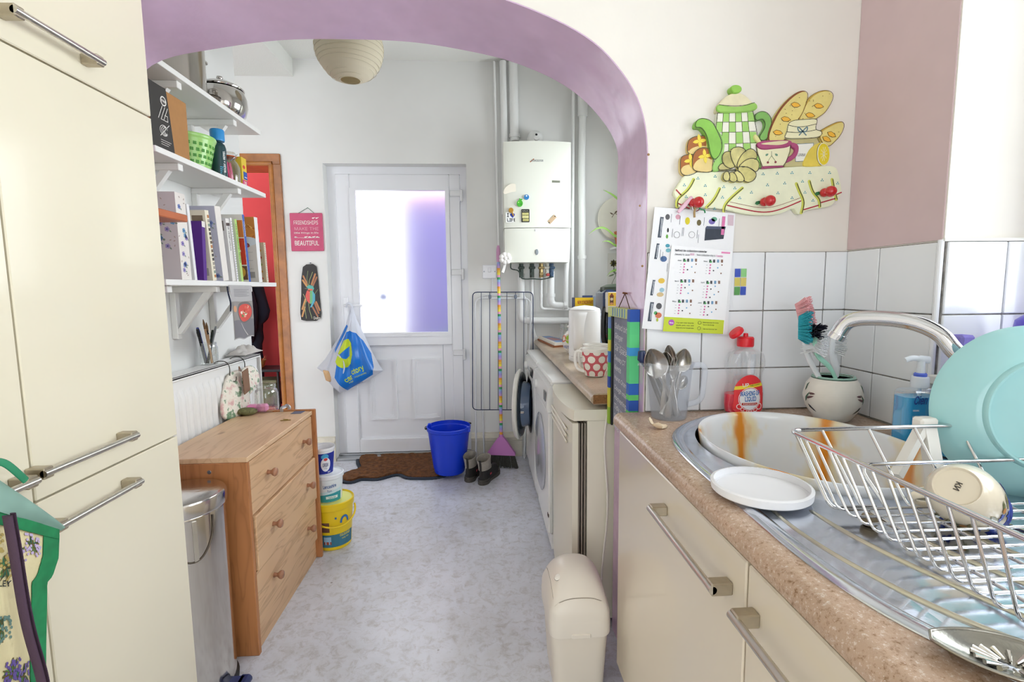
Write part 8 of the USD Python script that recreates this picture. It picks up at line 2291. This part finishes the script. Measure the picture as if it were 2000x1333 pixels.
tr_ = math.atan2(*(Kp(660, 500) - Kp(390, 487))[::-1])
t_ = lambda s_, x, y, w_, c_, h_=.006, b=False: pr.text(s_, *Kp(x, y), h_, c_, 2, w=w_, rot=tr_, bold=b)
sc_ = np.linalg.norm(Kp(500, 500) - Kp(400, 500)) / 100
t_('Salford bin collection calendar', 388, 493, 280 * sc_, '3a3a44', .0055, True); t_('January to June', 385, 527, 130 * sc_, '55555e', .0055); t_('2020', 518, 529, 38 * sc_, 'd060a0', .0055); t_('- Your collection day is', 560, 532, 180 * sc_, '55555e', .0055); t_('Tuesday', 745, 542, 60 * sc_, 'd060a0', .0055)
pr.shape(K((793, 497), (868, 503), (866, 517), (791, 512)), 'e58ab8', 2)
for (bx0_, by0_, n_) in ((440, 570, 4), (665, 578, 4), (415, 750, 4), (640, 762, 5), (395, 925, 4), (615, 938, 4)):
    for k, c_ in enumerate(('3a5a4a', '4a4a50', '6f9ac0', '8a6a5a')):
        x = bx0_ + 30 + k * 34; pr.shape(K((x - 8, by0_ - 12), (x + 9, by0_ - 11), (x + 8, by0_ + 15), (x - 9, by0_ + 14)), c_, 2)
    pr.shape(ell(*Kp(bx0_ + 38, by0_ + 8), 8 * sc_, n=8), '4fae5a', 3)
    for j in range(n_):
        y = by0_ + 36 + j * 24; pr.shape(ell(*Kp(bx0_ + 32 - j * 3, y), 6.5 * sc_, n=10), 'd860a0', 2)
        k = (j * 2 + bx0_) % 3; pr.shape(ell(*Kp(bx0_ + 64 + k * 34 - j * 3, y), 6 * sc_, n=10), ['3a3a40', '7ab0d8', '8a6a5a'][k], 2)
        pr.shape(line([Kp(bx0_ - 2 - j * 3, y), Kp(bx0_ + 6 - j * 3, y)], .001), '8a8e98', 2)
    t_(('January', 'February', 'March', 'April', 'May', 'June')[[440, 665, 415, 640, 395, 615].index(bx0_)], bx0_ - 28, by0_ + 8, 34 * sc_, '6a6a74', .004)
pr.shape(ell(*Kp(358, 1112), 26 * sc_, n=24), 'b05ac0', 2).text('New', *Kp(340, 1120), .0045, 'f6eef8', 3, w=36 * sc_, rot=tr_, bold=True)
for k, s_ in enumerate(('You can now recycle', 'plastic pots, tubs and', 'trays in your brown bin')):
    t_(s_, 398, 1118 + k * 22, 155 * sc_, '4a5230', .0042)
for x, y in ((603, 1115), (598, 1162)):
    e_ = ell(*Kp(x, y), 15 * sc_); pr.shape(e_.difference(e_.buffer(-.0009)), '4a5230', 2)
for k, (s_, y) in enumerate((('Please leave your bins out by', 1116), ('7am on collection day', 1136), ('Take your bins in by 7pm', 1172))):
    t_(s_, 630, y, (140, 100, 125)[k] * sc_, '4a5230', .0035)
cal.add('print', pr.pieces, printed())
# hair clip and cord that hang on the peg
cp_ = T('clothes_peg', 'pink translucent plastic clip gripping the top of the calendar sleeve', 'peg', (P(1340, 400, y=YA - .03)))
a, b = P(1352, 385, y=YA - .028), P(1325, 415, y=YA - .026)
for dy_ in (0, .010):
    cp_.add('jaw', tube([a + [0, dy_ * 0.6, 0], (a + b) / 2 + [0, dy_, 0], b + [0, dy_ * .3, 0]], [.0045, .006, .004], 8, sx=.6), M('pink_clip', 'ecc2d4', .25), smooth=40)
cp_.add('spring', tube([(a + b) / 2 + [-.006, .004, .002], (a + b) / 2 + [.006, .004, -.002]], .003, 8), M('red_tab', 'c2314a', .5))
hl = T('hanging_loop', 'silver ring and green ribbon looped over the left cherry peg', 'loop', P(1360, 402, y=YA - .03))
pc_ = P(1360, 398, y=YA - .03)
hl.add('ring', tube([pc_ + [.011 * math.cos(t), 0, .013 * math.sin(t) - .008] for t in np.arange(24) * 2 * math.pi / 24], .0018, 6, closed=True), chrome)
hl.add('ribbon', tube(spline([pc_ + [.004, -.002, -.006], pc_ + [.012, -.004, -.016], pc_ + [.022, -.002, -.018], pc_ + [.026, 0, -.026]], 12), .002, 6), M('green_ribbon', '2f8a5a', .5))
hl.add('string', tube(spline([pc_ + [-.002, -.002, -.008], pc_ + [-.006, -.003, -.022], pc_ + [-.004, 0, -.038]], 10), .003, 6), M('jute', 'b09468', .9))

# ================================================================ tubs stacked beside the chest
ux, uy = -.775, 2.468
yb_ = T('paint_bucket', 'yellow plastic tub with a lid and handle, bottom of the stack beside the chest', 'bucket', (ux, uy, 0))
ym, yl = M('yellow_tub', 'f2d21e', .3), M('lime_lid', 'eef08a', .35)
yb_.add('tub', lathe([(.082, .001), (.086, .006), (.100, .205), (.104, .208), (.104, .220)], 44, (ux, uy, 0)), ym, smooth=40)
yb_.add('lid', lathe([(.106, .214), (.107, .222), (.107, .240), (.103, .244), (.099, .236), (.001, .235)], 44, (ux, uy, 0)), ym, smooth=40)
yb_.add('lid_top', lathe([(.098, .2352), (.097, .2362), (.001, .2364)], 44, (ux, uy, 0)), yl)
hpts = [np.array([ux, uy, .185]) + .110 * np.array([math.cos(t), math.sin(t), 0]) + np.array([0, 0, -.055 * math.sin((t - 3.6) / 3.14 * math.pi)]) for t in np.linspace(3.6, 3.6 + 3.14, 34)]
yb_.add('handle', tube(hpts, .0045, 8), ym, smooth=True)
trad = lambda v: np.interp(v, [0, .205], [.086, .1002])


def wrapcyl(cx, cy, z0, rad, a0):
    return lambda u, v, w_: np.c_[cx + (rad(v) + .0006 + w_) * np.cos(u / .09 + a0), cy + (rad(v) + .0006 + w_) * np.sin(u / .09 + a0), z0 + v]


pr = Print(warp=wrapcyl(ux, uy, 0, trad, 5.1), fine=.02)
pr.shape(rect(-.09, .10, .02, .085), '3a7a94', 1).shape(rect(-.055, -.02, .035, .075), '9cc4e0', 2).shape(rect(-.055, -.02, .035, .05), 'a04a34', 3).shape(rect(-.06, -.025, .10, .125), '6a4438', 2).shape(rect(-.06, -.025, .130, .150), '7a5848', 2).shape(rect(.0, .008, .165, .175), '2c6ab0', 2)
arc_ = ell(.045, .145, .022, .032); pr.shape(arc_.difference(ell(.045, .140, .013, .026)).intersection(rect(0, .2, .14, .2)), '2c6ab0', 2).text('COLOUR MIX', .02, .07, .012, 'e8d84a', 2, w=.06, bold=True).text('easy mix', .03, .055, .008, 'e8d84a', 2, w=.04)
yb_.add('print', pr.pieces, printed())
zz0 = .2375
lt = T('tub', 'white and turquoise plastic tub with blue lettering, middle of the stack beside the chest', 'tub', (ux - .005, uy, zz0))
cx_ = ux - .012
lt.add('body', lathe([(.058, zz0), (.061, zz0 + .004), (.069, zz0 + .115), (.072, zz0 + .118)], 40, (cx_, uy, 0)), M('tub_white', 'eaf2f6', .3), smooth=40)
lt.add('lid', lathe([(.074, zz0 + .118), (.075, zz0 + .122), (.075, zz0 + .136), (.070, zz0 + .140), (.067, zz0 + .134), (.001, zz0 + .133)], 40, (cx_, uy, 0)), M('tub_lid_white', 'eef4fa', .3), smooth=40)
pr = Print(warp=wrapcyl(cx_, uy, zz0, lambda v: np.interp(v, [0, .115], [.061, .069]), 5.1), fine=.015)
pr.shape(rect(-.09, .08, .004, .05), '35a0b0', 1).shape(sa.rotate(rect(-.09, .08, .045, .06), 6), 'd2ecf4', 2).text('Lancashire', -.045, .075, .016, '2f5a9a', 2, w=.085, bold=True, rot=.05).text('Farm', -.02, .055, .012, '2f5a9a', 2, w=.03).shape(rect(-.03, .05, .02, .034), 'e6f4f6', 3).text('natural', -.015, .022, .010, '2f8a94', 4, w=.05)
lt.add('print', pr.pieces, printed())
z1_ = zz0 + .1345
gk = T('yogurt_pot', 'tall white and blue yogurt pot without a lid, top of the stack beside the chest', 'pot', (cx_ - .012, uy, z1_))
gx = cx_ - .022
gk.add('pot', vessel([(.042, z1_), (.044, z1_ + .003), (.056, z1_ + .125), (.060, z1_ + .127), (.060, z1_ + .137)], .0022, 40, (gx, uy, 0)), M('pot_white', 'f4f5f8', .3), smooth=40)
pr = Print(warp=wrapcyl(gx, uy, z1_, lambda v: np.interp(v, [0, .125], [.044, .056]), 5.2), fine=.015)
pr.shape(rect(-.10, .10, .006, .112), '1f2f9a', 1).shape(ell(.005, .055, .042, .036), 'f2f3f8', 2).shape(ell(.0, .096, .03, .014), '4aa8d8', 2).shape(ell(.005, .082, .016, .007), 'c83a3a', 3).text('GREEK', .003, .045, .017, '1f2f6a', 3, w=.05, align='c', bold=True).text('STYLE', .003, .033, .007, '1f2f6a', 3, w=.024, align='c').text('yogurt', .02, .012, .008, 'f2f3f8', 3, w=.03)
gk.add('print', pr.pieces, printed())

# ================================================================ groups of alike things
GROUPS = {'book': 'cookbooks on the lowest shelf', 'ring_binder': 'floral ring binders on the lowest shelf', 'wall_shelf': 'white shelves on the left wall', 'pipe': 'white pipework round the boiler', 'fridge_magnet': 'magnets on the boiler', 'tall_cupboard': 'tall cream cupboards',
          'base_cupboard': 'cream base cupboards under the counter', 'pen': 'pens in the jar on the radiator', 'paintbrush': 'paintbrushes in the pen jar', 'spoon': 'spoons in the measuring jug', 'dish_brush': 'brushes in the pottery pot', 'mug': 'mugs', 'soap_dispenser': 'blue hand soap bottles',
          'walking_boot': 'pair of walking boots', 'wire_hook': 'wire hooks on the radiator', 'sachet': 'pink sachets in the clip-top jar', 'worktop': 'laminate worktops', 'detergent_box': 'cartons behind the kettle'}
for p_ in stage.GetPrimAtPath('/World').GetChildren():
    k_ = p_.GetName().rstrip('0123456789').rstrip('_')
    if k_ in GROUPS and p_.GetCustomDataByKey('label') and not p_.GetCustomDataByKey('group'):
        p_.SetCustomDataByKey('group', GROUPS[k_])
